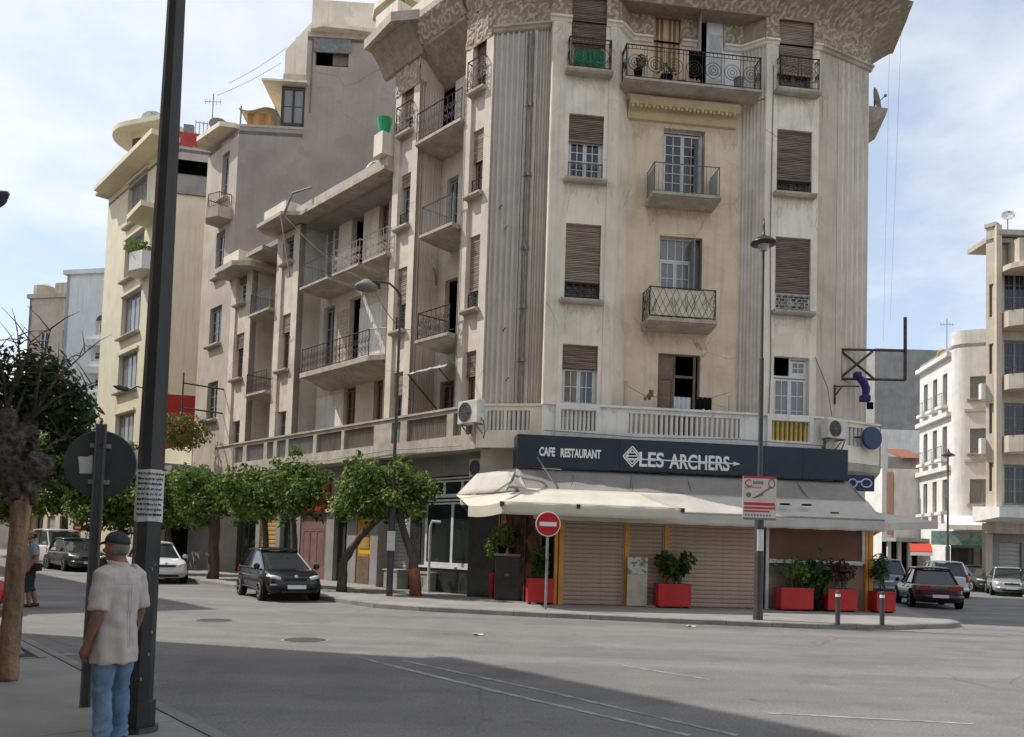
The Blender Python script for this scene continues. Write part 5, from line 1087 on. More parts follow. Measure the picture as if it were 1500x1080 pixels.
# slim red post by the cabinet, menu board
rb = thing('fire_bollard', 'slim red tapered post standing in front of the black cabinet', 'bollard', bpx(720, 876)); p = bpx(720, 876); m = MB(); m.lathe(tuple(p), [(.05, 0), (.07, .1), (.10, .75), (.07, .78)], 10); m.build('post', flat('post_red', (.5, .04, .035), .5), rb); m = MB(); m.tube([tuple(p+Vector((0, 0, .78))), tuple(p+Vector((0, .02, 1.5)))], .012, 6); m.build('rod', iron, rb)
mbd = thing('menu_board', 'pale menu board with a figure print leaning at the narrow shutter', 'board', bpx(936, 887)); p = bpx(936, 887)-F0.n*.2; fm_ = Fac((p.x, p.y), 7)
m = MB(fm_); m.box(-.30, .30, -.05, 0, .14, 1.05); m.build('panel', pm('board_cream', (.58, .55, .46), (.48, .45, .37), 3, bump=0), mbd)
m = MB(fm_); m.box(-.30, .30, -.05, 0, 1.06, 1.55); m.build('print', pm('board_print', (.60, .57, .50), (.22, .24, .20), 5, bump=0, split=(.45, .5)), mbd)
# ================================================================== the other buildings of the left street
def shell(root, pts, z0, z1, mat, roofm=None, name='wall'):
    m = MB()
    n = len(pts)
    for i in range(n):
        a, b = pts[i], pts[(i+1) % n]; m.poly([(a.x, a.y, z0), (b.x, b.y, z0), (b.x, b.y, z1), (a.x, a.y, z1)])
    o = m.build(name, mat, root); m = MB(); m.prism([(p.x, p.y) for p in pts], z1-.02, z1+.12); m.build('roof_slab', roofm or conc, root); return o
# ---- brown rendered block with the blank gable
gb_c = LW.P(sP4-.02, 0, 0); GB = Fac(gb_c, 3)
brown = thing('apartment_building', 'brown block with a huge blank rendered gable rising above the lower wing', 'building', gb_c)
sBr = S(296)
def gz(u, v, d=0): return GB.hit(u, v, d)
zb1, zb2 = gz(400, 188)[1], gz(480, 86)[1]; xs = gz(447, 140)[0]; xe = gz(600, 140)[0]+3
lg = (*[gz(u, 78)[0] for u in (462, 511)], gz(480, 97)[1], gz(480, 62)[1])
wall(GB, 0, xs, 0, zb1, brown_p, brown); wall(GB, xs, xe, 0, zb2+1.1, brown_p, brown, [lg], t=.3)
opening(GB, lg[0], (lg[0]*.5+lg[1]*.5), lg[2], lg[3], -.3, brown); m = MB(GB); m.box((lg[0]+lg[1])/2, lg[1], -.3, -.26, lg[2]+.2, lg[3]); m.build('curtain', curtain_b, brown)
m = MB(GB); m.box(lg[0]-.1, lg[1]+.1, -.05, .05, lg[3]-.55, lg[3]+.15); m.build('grey_screen', iron_g, brown)
m = MB(GB); m.prism([(lg[0]-.4, -1), (lg[0]-.25, .25), (lg[0]+.4, .5), (lg[1]+.3, .4), (lg[1]+1.6, .2), (lg[1]+1.6, -1)], lg[3]+.5, lg[3]+.68); m.build('canopy', cream, brown)
m = MB(GB); m.box(gz(455, 120)[0], gz(455, 120)[0]+.06, 0, .04, gz(455, 165)[1], gz(455, 60)[1]); m.build('wall_crack_strip', brown_w, brown)
m = MB(GB); m.box(xs, xe, -.3, 0.02, zb2+1.1, zb2+1.35); m.build('coping', brown_l, brown)
m = MB(GB); m.box(0, xs, -.25, .03, zb1, zb1+.12); m.build('coping', brown_l, brown)
hb = [GB.P(0, 0, 0), GB.P(xe, 0, 0), GB.P(xe, -9, 0), LW.P(sBr, -12, 0), LW.P(sBr, 0, 0)]
# street face: strip windows, bow balcony, eave
wl_ = [LW.q(u0, v0, u1, v1) for u0, v0, u1, v1 in ((325, 225, 335, 290), (316, 340, 328, 405), (307, 450, 324, 505), (303, 560, 318, 615), (316, 505, 324, 520))]
wl_ = [(w[0], w[1], min(w[2], w[3]-.6), w[3]) for w in wl_]
wall(LW, sBr, sP4-.02, 0, 22.2, brown_l, brown, wl_[:4])
for w in wl_[:4]: window(LW, w[0]+.03, w[1]-.03, w[2]+.03, w[3]-.03, -.15, brown, grey_w, glass, rows=3, cols=1); sill(LW, w[0]-.1, w[1]+.1, w[2], brown)
m = MB(); m.prism([(p.x, p.y) for p in (hb[0], GB.P(xs, 0, 0), GB.P(xs, -9, 0), hb[3], hb[4])], zb1-.4, zb1-.2); m.build('roof_slab', conc, brown)
m = MB(); m.prism([(p.x, p.y) for p in (GB.P(xs, 0, 0), GB.P(xe, 0, 0), GB.P(xe, -9, 0), GB.P(xs, -9, 0))], zb2+.9, zb2+1.09); m.build('roof_slab', conc, brown)
m = MB(); 
for a, b, z in ((hb[3], hb[4], zb1-.2), (GB.P(xs, 0, 0), GB.P(xs, -9, 0), zb2+1.1), (hb[1], hb[2], zb2+1), (hb[2], hb[3], zb1)): m.poly([(a.x, a.y, 0), (b.x, b.y, 0), (b.x, b.y, z), (a.x, a.y, z)])
m.build('wall', brown_l, brown, fix=False)
ze = LW.hit(315, 210)[1]; m = MB(LW); m.prism([(sBr-.1, -.8), (sBr-.1, .5), (sBr+.5, .85), (sP4-.8, .7), (sP4-.4, .1), (sP4-.4, -.8)], ze-.1, ze+.14); m.build('eave', cream, brown)
a, b = LW.hit(304, 300, .6)[0], LW.hit(324, 300, .6)[0]; zb = LW.hit(314, 322, .6)[1]
m = MB(LW); m.prism([(a, 0), (a+.1, .7), ((a+b)/2, 1.0), (b-.1, .7), (b, 0)], zb, zb+.55); bo_ = m.build('bow_balcony', brown_l, brown); railing(LW, [(a+.1, .05), (a+.15, .65), ((a+b)/2, .9), (b-.15, .65), (b-.1, .05)], zb+.55, zb+1.25, bo_, 'bars', iron, pitch=.1)
m = MB(LW); m.box(sBr+.1, sP4-.15, .5, 2.4, 4.7, 5.1); m.build('canopy_slab', conc, brown)
wall(LW, sBr, sP4-.05, 0, 4.7, conc, brown, d=.03)
m = MB(LW); z0_, z1b = LW.hit(312, 598, 1)[1], LW.hit(312, 562, 1)[1]
for z in (z0_, z1b): m.bar((sP4-.3, 0.0, z), (sP4-.3, 2.0, z), .06)
m.bar((sP4-.3, 2.0, z0_-.4), (sP4-.3, 2.0, z1b+.5), .06); fb = m
fbr = thing('sign_frame', 'rusty iron bracket frame sticking out of the brown block over the street', 'bracket', LW.P(sP4-.3, .1, z0_)); fb.build('frame', iron, fbr)
# roof-top: glazed box, cream roof storey, tarpaulin shelter
x0, x1 = gz(411, 150)[0], gz(448, 150)[0]; zt, zb_ = gz(430, 124)[1], gz(430, 185)[1]
rt = thing('rooftop_room', 'glazed dark-framed room on the roof edge of the brown block', 'rooftop room', GB.P((x0+x1)/2, -.5, zb_))
m = MB(GB); m.box(x0, x1, -3, -.12, zb_, zt); m.build('wall', cream, rt)
window(GB, x0+.02, x1-.02, zb_+.05, zt-.08, -.06, rt, iron, glass_c, leaves=2, rows=2, cols=1, fw=.09)
m = MB(GB); m.profile([(-3.4, zt+.1), (.35, zt-.05), (.35, zt+.05), (-3.4, zt+.22)], x0-.9, x1+.1); m.build('roof', cream, rt)
x0, x1 = gz(408, 60)[0], gz(535, 60)[0]; z0_ = gz(440, 120)[1]
rs = thing('rooftop_storey', 'cream set-back roof storey with parapet pots above the brown block', 'rooftop storey', GB.P(x0+1, -3, zb1))
m = MB(GB); m.poly([(x0, -1.5, zb1-.3), (xs-.02, -1.5, zb1-.3), (xs-.02, -1.5, zb2+3.0), (x0, -1.5, zb2+1.2)]); m.box(x0+.02, xs+.2, -7, -1.52, zb1-.3, zb2+1.2); m.build('wall', cream_w, rs, fix=False)
m = MB(GB); m.box(xs-.2, xe, -6, -1.7, zb2+1.08, zb2+4.2); m.build('wall', cream, rs)
m = MB(GB); m.box(x0+.1, xs+.1, -1.5, -.9, z0_-.2, z0_+.1); m.box(x0+.1, xs+.1, -.98, -.9, z0_, z0_+.9); m.build('balcony', brown_l, rs)
m = MB(GB)
for k in range(3): m.lathe((x0+.7+k*.75, -1.9, zb2+1.5+k*.25), [(.12, 0), (.26, .2), (.28, .6), (.1, .75)], 10)
m.build('chimney_pot', brown_l, rs)
ts = thing('tarpaulin_shelter', 'orange tarpaulin shelter with poles on the roof edge', 'shelter', GB.P(gz(370, 170)[0], -1, zb1))
x0, x1 = gz(347, 170)[0], gz(404, 170)[0]; z1b = gz(375, 152)[1]
m = MB(GB); m.grid([[(x0+(x1-x0)*j/8, -.2-k*.8, z1b-.12*math.sin(j*.8+k)-(.15 if k == 0 else 0)) for j in range(9)] for k in range(4)]); o = m.build('tarpaulin', pm('tarpaulin_beige', (.55, .48, .37), (.45, .38, .28), 2), ts, fix=False); o.modifiers.new('t', 'SOLIDIFY').thickness = .02
m = MB(GB); m.grid([[(x0+(x1-x0)*(.2+.62*j/6), -.5-.12*math.sin(j*1.9), zb1+.1+k*.45) for j in range(7)] for k in range(3)]); m.build('orange_sheet', flat('orange_sheet', (.50, .27, .10), .7), ts, fix=False)
for x in (x0+.1, x1-.1): m = MB(GB); m.bar((x, -.3, zb1), (x, -.3, z1b), .06); m.build('pole', iron_g, ts)
# ---- cream and yellow block
sC0, sC1 = S(243), S(153)
GC = Fac(LW.P(sC0, 0, 0), 12); crm = thing('apartment_building', 'tall cream block with yellow side wall and rooftop eave left of the brown block', 'building', LW.P(sC0, 0, 0))
def cz(u, v, d=0): return GC.hit(u, v, d)
ztop = cz(285, 196)[1]; zr0 = cz(285, 216)[1]; zo0, zo1 = cz(285, 258)[1], cz(285, 236)[1]; zbd = cz(285, 287)[1]
wall(GC, 0, 14, 0, zbd, yellow_p, crm)
wall(GC, -.02, 14, zbd, zo0, conc, crm, d=.12); m = MB(GC); m.box(0, 14, .0, .12, zo0-.05, zo0); m.build('ledge', conc, crm)
opening(GC, .1, 14, zo0, zo1, 0, crm, dark_m, 1.2)
wall(GC, 0, 14, zo1, zr0, grey_p, crm); wall(GC, 0, 14, zr0, ztop, pm('red_parapet', (.42, .07, .065), (.34, .05, .05), 1.5), crm, d=.05, name='red_parapet')
zg0, zg1 = cz(265, 642)[1], cz(265, 579)[1]; m = MB(GC); m.box(.02, 6, 0.0, .03, zg0-1, zg1); m.build('red_panel', pm('red_wall_paint', (.42, .045, .035), (.36, .035, .03), 1.5), crm)
cw = [LW.q(u0, v0, u1, v1) for u0, v0, u1, v1 in ((183, 345, 209, 405), (178, 430, 205, 490), (173, 517, 200, 572), (168, 605, 195, 650), (187, 262, 211, 325))]
cw = [(cw[1][0], cw[1][1], w[2], w[3]) for w in cw]
wall(LW, sC1, sC0, 0, 25.0, yellow_l, crm, cw, t=.35)
for w in cw:
    window(LW, w[0]+.03, w[1]-.03, w[2]+.03, w[3]-.03, -.25, crm, grey_w, glass_c, leaves=4, rows=1, cols=1, fw=.1)
    sill(LW, w[0]-.15, w[1]+.15, w[2], crm, dep=.3); m = MB(LW); m.box(w[0]-.1, w[1]+.1, 0, .12, w[3], w[3]+.15); m.build('lintel', yellow_l, crm)
hb = [LW.P(sC0, 0, 0), GC.P(14, 0, 0), GC.P(14, -10, 0), LW.P(sC1, -12, 0), LW.P(sC1, 0, 0)]
m = MB(); m.prism([(p.x, p.y) for p in hb], ztop-1.2, ztop-1.0); m.build('roof_slab', conc, crm)
m = MB(); m.poly([(hb[3].x, hb[3].y, 0), (hb[4].x, hb[4].y, 0), (hb[4].x, hb[4].y, 25), (hb[3].x, hb[3].y, 25)]); m.poly([(hb[1].x, hb[1].y, 0), (hb[2].x, hb[2].y, 0), (hb[2].x, hb[2].y, ztop), (hb[1].x, hb[1].y, ztop)]); m.build('wall', yellow_l, crm, fix=False)
ze = LW.hit(195, 265, 1)[1]; zt_ = LW.hit(190, 205)[1]
m = MB(LW); m.prism([(sC1+.6, -.5), (sC1+.8, 1.2), (sC0+.2, 1.3), (sC0+.35, 0), (sC0+.2, -.5)], 24.75, 25.05); m.build('eave', yellow_l, crm)
FT = Fac(LW.P(sC1+2.2, -1.2, 0), -20); tx0, tx1 = FT.hit(176, 230)[0], FT.hit(246, 230)[0]; tz0, tz1 = 24.0, FT.hit(200, 196)[1]
m = MB(FT); pts_ = [(tx0+1.6-1.6*math.sin(k*math.pi/12), -1.6+1.6*math.cos(k*math.pi/12)) for k in range(7)][::-1]+[(tx1, 0), (tx1, -5), (tx0, -5)]; m.prism(pts_, tz0, tz1); pc_ = m.build('tower_room', yellow_l, crm)
m = MB(FT); R_ = 2.7; pts_ = [(tx0+1.4-R_*math.sin(k*math.pi/12), -1.6+R_*math.cos(k*math.pi/12)) for k in range(7)][::-1]+[(tx1+.4, 1.1), (tx1+.4, -5), (tx0-1.2, -5)]; m.prism(pts_, tz1, tz1+.32); m.build('tower_roof', yellow_l, pc_)
m = MB(FT); x = FT.hit(194, 220)[0]; m.box(x, FT.hit(206, 220)[0], 0, .05, FT.hit(200, 228)[1], FT.hit(200, 203)[1]); m.build('red_shutter', pm('dark_red_paint', (.16, .05, .045)), pc_)
p = LW.P(sC1-.2, 0, 0); zq = LW.hit(160, 285)[1]; m = MB(LW); m.prism([(sC1-.2, -.5), (sC1-.2, .8), (sC1+.8, .9), (sC1+1.2, .1), (sC1+1.2, -.5)], zq-.3, zq); m.build('side_slab', grey_p, crm)
zb = LW.hit(218, 305, 1)[1]; m = MB(LW); m.prism([(S(210), -.1), (S(210)+.5, 1.3), (sC0-.3, 1.5), (sC0, -.1)], zb, zb+.3); m.build('balcony', yellow_l, crm)
a, b = S(206), S(230); zb = LW.hit(215, 392, .6)[1]; m = MB(LW); m.prism([(a, 0), (a+.3, .8), ((a+b)/2, 1.15), (b-.3, .8), (b, 0)], zb, zb+1.1); m.build('bow_balcony', white_p, crm)
# canopy storey with plants over the pavement
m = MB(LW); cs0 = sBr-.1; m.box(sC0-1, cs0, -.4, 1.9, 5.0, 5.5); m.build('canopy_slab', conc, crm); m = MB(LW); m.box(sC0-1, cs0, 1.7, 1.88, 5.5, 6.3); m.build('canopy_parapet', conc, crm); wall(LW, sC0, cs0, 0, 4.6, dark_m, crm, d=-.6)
m = MB(LW); m.poly([(sC0-.1, 0.02, 4.5), (cs0+.05, .02, 4.5), (cs0+.05, .02, 6.6), (sC0-.1, .02, 6.6)]); m.build('wall', yellow_l, crm, fix=False)
rn = random.Random(31)
def bush(label, c, r, n, size, mat, group=None, stem=True):
    t = thing('balcony_plant', label, 'plant', c, 0, group); lf = MB(); leaves(lf, Vector(c)+Vector((0, 0, r[2])), r[0], r[1], r[2], n, size, rn); lf.build('foliage', mat, t, fix=False)
    m = MB()
    for k in range(5): m.tube([tuple(c), tuple(Vector(c)+Vector((rn.uniform(-1, 1)*r[0]*.6, rn.uniform(-1, 1)*r[1]*.6, r[2]*1.4)))], [.02, .008], 4)
    m.build('stem', wood_sh, t); return t
bush('yellow-green climbing shrub over the canopy ledge in front of the red wall', LW.P(LW.hit(266, 625, 1.5)[0], 1.45, 5.95), (1.5, .9, .95), 1300, .2, leaf_y)
bush('dark plant spilling over the round white balcony of the cream block', LW.P((a+b)/2, .6, zb+1.0), (.9, .6, .5), 420, .2, leaf_l)
# ---- two blocks at the end of the street
def far_block(label, s0, s1, dg, z1, mat, wins, seed, ang=0, roof=None):
    """gable that faces up the street plus the street front"""
    c = LW.P(s0, dg, 0); f_ = Fac(c, ang); r_ = thing('apartment_building', label, 'building', c); return r_, f_
c = LW.P(-52, .5, 0); FB = Fac(c, -12); fb_ = thing('apartment_building', 'pale blue-white block with an arched window far down the left street', 'building', c)
def fz(u, v): return FB.hit(u, v)
ztp = fz(130, 402)[1]; xr = fz(175, 500)[0]; xl = fz(93, 500)[0]
ws = [(*[fz(u, 470)[0] for u in (141, 160)], fz(150, 490)[1], fz(150, 470)[1])]+[(*[fz(u, v)[0] for u in (133, 157)], fz(145, v+9)[1], fz(145, v-9)[1]) for v in (520, 560, 592)]
wall(FB, xl, xr+4, 0, ztp, bwhite_p, fb_, ws)
for w in ws: window(FB, w[0]+.05, w[1]-.05, w[2]+.05, w[3]-.05, -.2, fb_, white_w, glass, leaves=2, rows=2, cols=1, fw=.12)
ax, az = (ws[0][0]+ws[0][1])/2, ws[0][3]; m = MB(FB); m.poly([(ax+(ws[0][1]-ax)*math.cos(k*math.pi/10), .03, az+(ws[0][1]-ax)*.8*math.sin(k*math.pi/10)) for k in range(11)]); m.build('arch_pane', glass, fb_, fix=False)
for v in (508, 548, 585): z = fz(145, v)[1]; m = MB(FB); m.box(fz(128, v)[0], fz(162, v)[0], 0, .5, z, z+.5); m.build('balcony', bwhite_p, fb_)
m = MB(FB); m.box(xl, xl+.3, -12, 0, 0, ztp); m.box(xl-.2, xr+4, -12, .25, ztp, ztp+.35); m.build('eave', bwhite_p, fb_)
m = MB(FB); m.box(fz(118, 420)[0], xr+3, -9, -3, ztp, FB.hit(140, 396, -3)[1]); m.build('roof_room', brown_l, fb_)
c = LW.P(-72, 1.5, 0); FD = Fac(c, -12); fd_ = thing('apartment_building', 'grey-brown block with roof tanks at the very end of the left street', 'building', c)
x0, x1 = FD.hit(40, 500)[0], FD.hit(118, 500)[0]; ztp = FD.hit(70, 437)[1]; dw = [(x0+1.2+i*2.6, x0+2.3+i*2.6, z, z+1.7) for i in range(3) for z in (9, 12.5, 16, 19)]
wall(FD, x0, x1+3, 0, ztp, brown_l, fd_, dw); m = MB(FD); m.box(x0-.2, x1+3, -14, .2, ztp, ztp+.4); m.box(x0, x0+.3, -14, 0, 0, ztp); m.build('eave', brown_l, fd_)
for w in dw: window(FD, w[0]+.03, w[1]-.03, w[2], w[3]-.03, -.2, fd_, white_w, glass, rows=2, cols=1)
m = MB(FD); m.box(x1-4, x1+2, -8, -1, ztp, ztp+1.8); m.lathe((x1-6, -2, ztp+.4), [(1, 0), (1, 1.3), (.2, 1.7)], 12); m.build('roof_tank', brown_l, fd_)
# low shop fronts that close the view under the trees
for k, (s0, s1, z1, mt, lab) in enumerate(((-62, -40, 9.5, beige_p, 'beige low block with shuttered shops behind the street trees'), (-150, -76, 13, white_p, 'whitish row of shops closing the left street far behind the parked cars'))):
    c = LW.P(s1, 0, 0); r_ = thing('shop_building', lab, 'building', c); hl = [(s, s+2.2, .2, 3.0) for s in [s0+1+i*3.4 for i in range(int((s1-s0-3)/3.4))]]; hl2 = [(s+.4, s+1.6, 5.2, 7.2) for s, *_ in hl]
    dd = 0 if k == 0 else -.5
    wall(LW, s0, s1, 0, z1, mt, r_, hl+hl2, d=dd); 
    for i, h in enumerate(hl): metal_shutter(LW, h[0]+.05, h[1]-.05, .2, 3.0, dd-.15, r_, (steel_sh, ochre, taupe)[i % 3], .4) if i % 2 else window(LW, h[0], h[1], .2, 3.0, dd-.15, r_, iron, glass, leaves=2, rows=1, cols=1, name='shop_window')
    for h in hl2: window(LW, h[0], h[1], h[2], h[3], dd-.15, r_, grey_w, glass, rows=2, cols=1)
    m = MB(LW); m.box(s0, s1, -10, dd-.02, z1-.1, z1+.3); m.build('roof_slab', conc, r_); m = MB(LW); m.box(s1-.2, s1, -10, dd, 0, z1); m.build('wall', mt, r_)
    if k == 0: m = MB(LW); m.profile([(0, 3.4), (1.6, 2.9), (1.6, 3.0), (0, 3.55)], s0+2, s0+9); m.build('awning', flat('orange_awning', (.62, .20, .08), .7), r_)
# end of the street: a block across it
cE = LW.P(-150, 14, 0); r_ = thing('apartment_building', 'white block standing across the far end of the left street', 'building', cE); fE = Fac(cE, 5)
hl = [(x, x+1.6, z, z+2) for x in range(-32, 30, 4) for z in (4.5, 8, 11.5)]
wall(fE, -34, 30, 0, 15, white_p, r_, hl); [window(fE, h[0], h[1], h[2], h[3], -.2, r_, grey_w, glass, rows=2, cols=1) for h in hl if h[2] < 11 or h[0] % 8]
m = MB(fE); m.box(-34, 30, -12, .3, 15, 15.5); m.build('roof_slab', conc, r_)
# ================================================================== the side of the street behind the photographer (casts the big shade)
for k, (t0, t1, lab) in enumerate(((15.4, -40, 'tall plastered block on the near pavement side left of the photographer'), (24.9, 95, 'tall plastered block further along the near pavement beyond the side street'))):
    c = nk(t0, -4.6); r_ = thing('apartment_building', lab, 'building', c); fN = Fac(nk(0, -4.6), math.degrees(math.atan2(-ND.y, -ND.x))+180)
    a, b = (min(t0, t1), max(t0, t1)); H = 18.8
    hl = [(x, x+1.3, z, z+2.0) for z in (5.4, 9.0, 12.6, 16.2) for x in [a+1.5+i*3.2 for i in range(int((b-a-2)/3.2))]]
    wall(fN, a, b, 0, H, cream, r_, hl)
    for h in hl[:: 1 if k == 0 else 1]:
        m = MB(fN); m.poly([(h[0], -.2, h[2]), (h[1], -.2, h[2]), (h[1], -.2, h[3]), (h[0], -.2, h[3])]); m.build('pane', glass, r_, fix=False)
    m = MB(fN); m.box(a, b, -12, .35, H, H+.3); m.box(a, a+.2, -12, 0, 0, H); m.box(b-.2, b, -12, 0, 0, H); m.box(a, b, -12, -11.8, 0, H); m.build('roof_slab', cream, r_)
    m = MB(fN); m.box(a, b, 0, 1.0, 4.0, 4.3); m.build('canopy_slab', conc, r_)
# ================================================================== right street
def off_roof(root, pts, z): m = MB(); m.prism([(p.x, p.y) for p in pts], z-.05, z+.2); return m.build('roof_slab', conc, root)
# white rounded corner block
wc = AT(1393, 700, 54.0); wh = thing('apartment_building', 'white rounded-corner block with small balconies across the right street', 'building', wc)
Rr = .8
fW = Fac((wc.x, wc.y), -98); fV = Fac((wc.x, wc.y), -24)
zt = AT(1410, 506, 54).z; zs = [AT(1400, v, 54).z for v in (740, 677, 605)]
# rounded corner made of facets
m = MB(); arc = []
for k in range(11):
    a = math.radians(-98+(74)*k/10); n_ = Vector((math.sin(a), -math.cos(a), 0)); arc.append(n_)
cen = Vector((wc.x, wc.y, 0))-arc[0]*Rr; pts = [cen+n_*Rr for n_ in arc]
m.grid([[(p.x, p.y, 3.6) for p in pts], [(p.x, p.y, zt+.8) for p in pts]]); m.build('rounded_wall', white_p, wh, smooth=True, fix=False)
fV = Fac((pts[-1].x, pts[-1].y), -24)
left_w = [(-1.5-i*1.8, -.7-i*1.8, z0, z0+2.2) for i in range(3) for z0 in (5.0, 8.6, 12.2)]
wall(fW, -5.9, 0, 0, zt-.3, white_p, wh, left_w)
for w in left_w:
    window(fW, w[0]+.03, w[1]-.03, w[2], w[3], -.15, wh, grey_w, glass, rows=2, cols=1); m = MB(fW); m.box(w[0]-.2, w[1]+.2, 0, .45, w[2]-.2, w[2]); b_ = m.build('balcony', white_p, wh)
    if w[2] > 5: railing(fW, [(w[0]-.15, .4), (w[1]+.15, .4)], w[2], w[2]+.8, b_, 'bars', iron_g, pitch=.2)
for z in (8.1, 11.7, zt-.4): m = MB(fW); m.box(-6.0, 0, 0, .3, z-.35, z-.05); m.build('cornice', white_p, wh)
fw_ = [fV.q(1404, v0, 1424, v1) for v0, v1 in ((552, 585), (628, 664), (702, 738))]
wall(fV, 0, 9, 3.6, zt+.8, white_p, wh, [(.25, 1.7, w[2], w[3]) for w in fw_])
for w in fw_: window(fV, .28, 1.67, w[2], w[3], -.15, wh, grey_w, glass_c, leaves=2, rows=1, cols=2, fw=.09); sill(fV, .1, 1.9, w[2], wh)
for v in (604, 677): z = AT(1410, v, 54).z; m = MB(fV); m.box(-.05, 9, 0, .14, z-.12, z+.05); m.build('string_course', grey_p, wh)
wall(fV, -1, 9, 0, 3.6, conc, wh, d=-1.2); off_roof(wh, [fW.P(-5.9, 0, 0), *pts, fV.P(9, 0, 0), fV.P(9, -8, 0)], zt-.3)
m = MB(fV); m.profile([(-.2, 4.35), (2.6, 3.7), (2.6, 4.0), (-.2, 4.75)], -1.2, 4.5); m.build('canopy', white_p, wh)
# shop sign, teal
tsn = board('shop_sign', 'faded teal shop sign under the white canopy on the right street', 'sign', fV, -2.0, .9, .9, 2.75, 3.65, pm('teal_sign', (.10, .30, .36), (.35, .42, .32), 2.5, bump=0, split=(.45, .6)))
for x in (-1.0, .9): window(fV, x+.1, x+1.6, .1, 2.6, -1.15, wh, iron, glass, leaves=2, rows=1, cols=1, name='shop_window')
ra = thing('shop_awning', 'small red and white awning below the teal sign on the right street', 'awning', fV.P(-2.4, .2, 2.3)); m = MB(fV); m.profile([(-1.0, 2.75), (.7, 2.25), (.7, 2.3), (-1.0, 2.82)], -3.2, -1.9); m.build('canvas', flat('red_canvas', (.5, .05, .03), .7), ra); m = MB(fV); m.profile([(.7, 2.02), (.72, 2.02), (.72, 2.25), (.7, 2.25)], -3.2, -1.9); m.build('valance', white_l, ra)
bush('reddish dry shrub on the white canopy of the rounded block', fV.P(.9, 1.2, 4.15), (.55, .4, .45), 330, .16, leaf_r); bush('green potted shrub beside the last window above the white canopy', fV.P(3.2, .5, 4.5), (.3, .3, .5), 200, .15, leaf_l)
# beige block at the right edge
bc = AT(1444, 700, 47.0); be = thing('apartment_building', 'beige art deco block with bow balconies at the right edge', 'building', bc)
fE1 = Fac((bc.x, bc.y), -50); w1 = fE1.hit(1456, 600)[0]
fE2 = Fac(fE1.P(w1, 0, 0), 0)
zt = AT(1452, 335, 47).z
bw = [(w1*.38, w1*.92, AT(1452, b, 47).z, AT(1452, a, 47).z) for a, b in ((418, 466), (505, 549), (592, 636), (678, 720))]
wall(fE1, 0, w1, 3.4, zt, beige_p, be, bw)
for w in bw: window(fE1, w[0]+.02, w[1]-.02, w[2], w[3], -.15, be, brown_w, glass, rows=2, cols=1)
m = MB(fE1); m.box(-.06, w1+.15, -.5, .1, zt, zt+.22); m.build('eave', slab_m, be)
x1 = fE2.hit(1464, 500)[0]; m = MB(fE2); m.box(0, x1, -.3, .25, 3.4, zt); m.build('pilaster', beige_p, be)
zt2 = AT(1480, 350, 47).z; wall(fE2, x1, 9, 3.4, zt2, beige_p, be, [(x1+.5, x1+1.9, AT(1485, v+60, 47).z, AT(1485, v, 47).z) for v in (395, 498, 590, 680)], d=-.4)
for v in (395, 498, 590, 680): window(fE2, x1+.52, x1+1.88, AT(1485, v+60, 47).z, AT(1485, v, 47).z, -.55, be, grey_w, glass, rows=3, cols=2)
for v0, v1 in ((455, 478), (548, 570), (638, 662)):
    z0_, z1b = AT(1480, v1, 46).z, AT(1480, v0, 46).z; m = MB(fE2); m.prism([(x1+.05, -.3), (x1+.1, .7), (x1+.7, 1.1), (x1+6, 1.1), (x1+6, -.3)], z0_, z1b); bo = m.build('bow_balcony', beige_p, be); railing(fE2, [(x1+.2, .8), (x1+.75, 1.0), (x1+3, 1.0)], z1b, z1b+.35, bo, 'bars', iron)
z0_ = AT(1480, 395, 46).z; m = MB(fE2); m.prism([(x1-.1, -.3), (x1+.1, .9), (x1+.8, 1.6), (x1+6, 1.6), (x1+6, -.3)], z0_, z0_+.3); m.box(x1+.6, x1+6, -.2, .9, z0_+.3, zt2-.4); m.build('canopy', beige_p, be)
m = MB(fE2); m.box(x1-.2, 9, -3, .3, zt2, zt2+.3); m.build('eave', slab_m, be)
for v0, v1 in ((560, 585), (640, 665)):
    z0_ = AT(1440, v1, 47).z; m = MB(fE1); m.prism([(-.35, -.5), (-.35, .1), (-.1, .4), (0, .1), (0, -.5)], z0_, z0_+.9); m.build('side_balcony', white_p, be)
m = MB(fE2); m.profile([(-.4, 4.0), (2.2, 4.2), (2.2, 4.75), (-.4, 4.9)], -1, 9); m.build('canopy_slab', white_p, be); wall(fE2, -.1, 9, 0, 4.0, conc, be, [(x, x+1.3, .1, 2.9) for x in (.9, 2.6, 4.3)], d=-1.0)
for x in (.9, 2.6, 4.3): metal_shutter(fE2, x+.05, x+1.25, .1, 2.9, -1.15, be, steel_sh, .25)
off_roof(be, [fE1.P(0, 0, 0), fE1.P(w1, 0, 0), fE2.P(9, 0, 0), fE2.P(9, -10, 0), fE1.P(0, -10, 0)], zt2-.3)
m = MB(fE1); m.poly([(0, 0, 0), (0, -10, 0), (0, -10, zt), (0, 0, zt)]); m.build('wall', beige_p, be, fix=False)
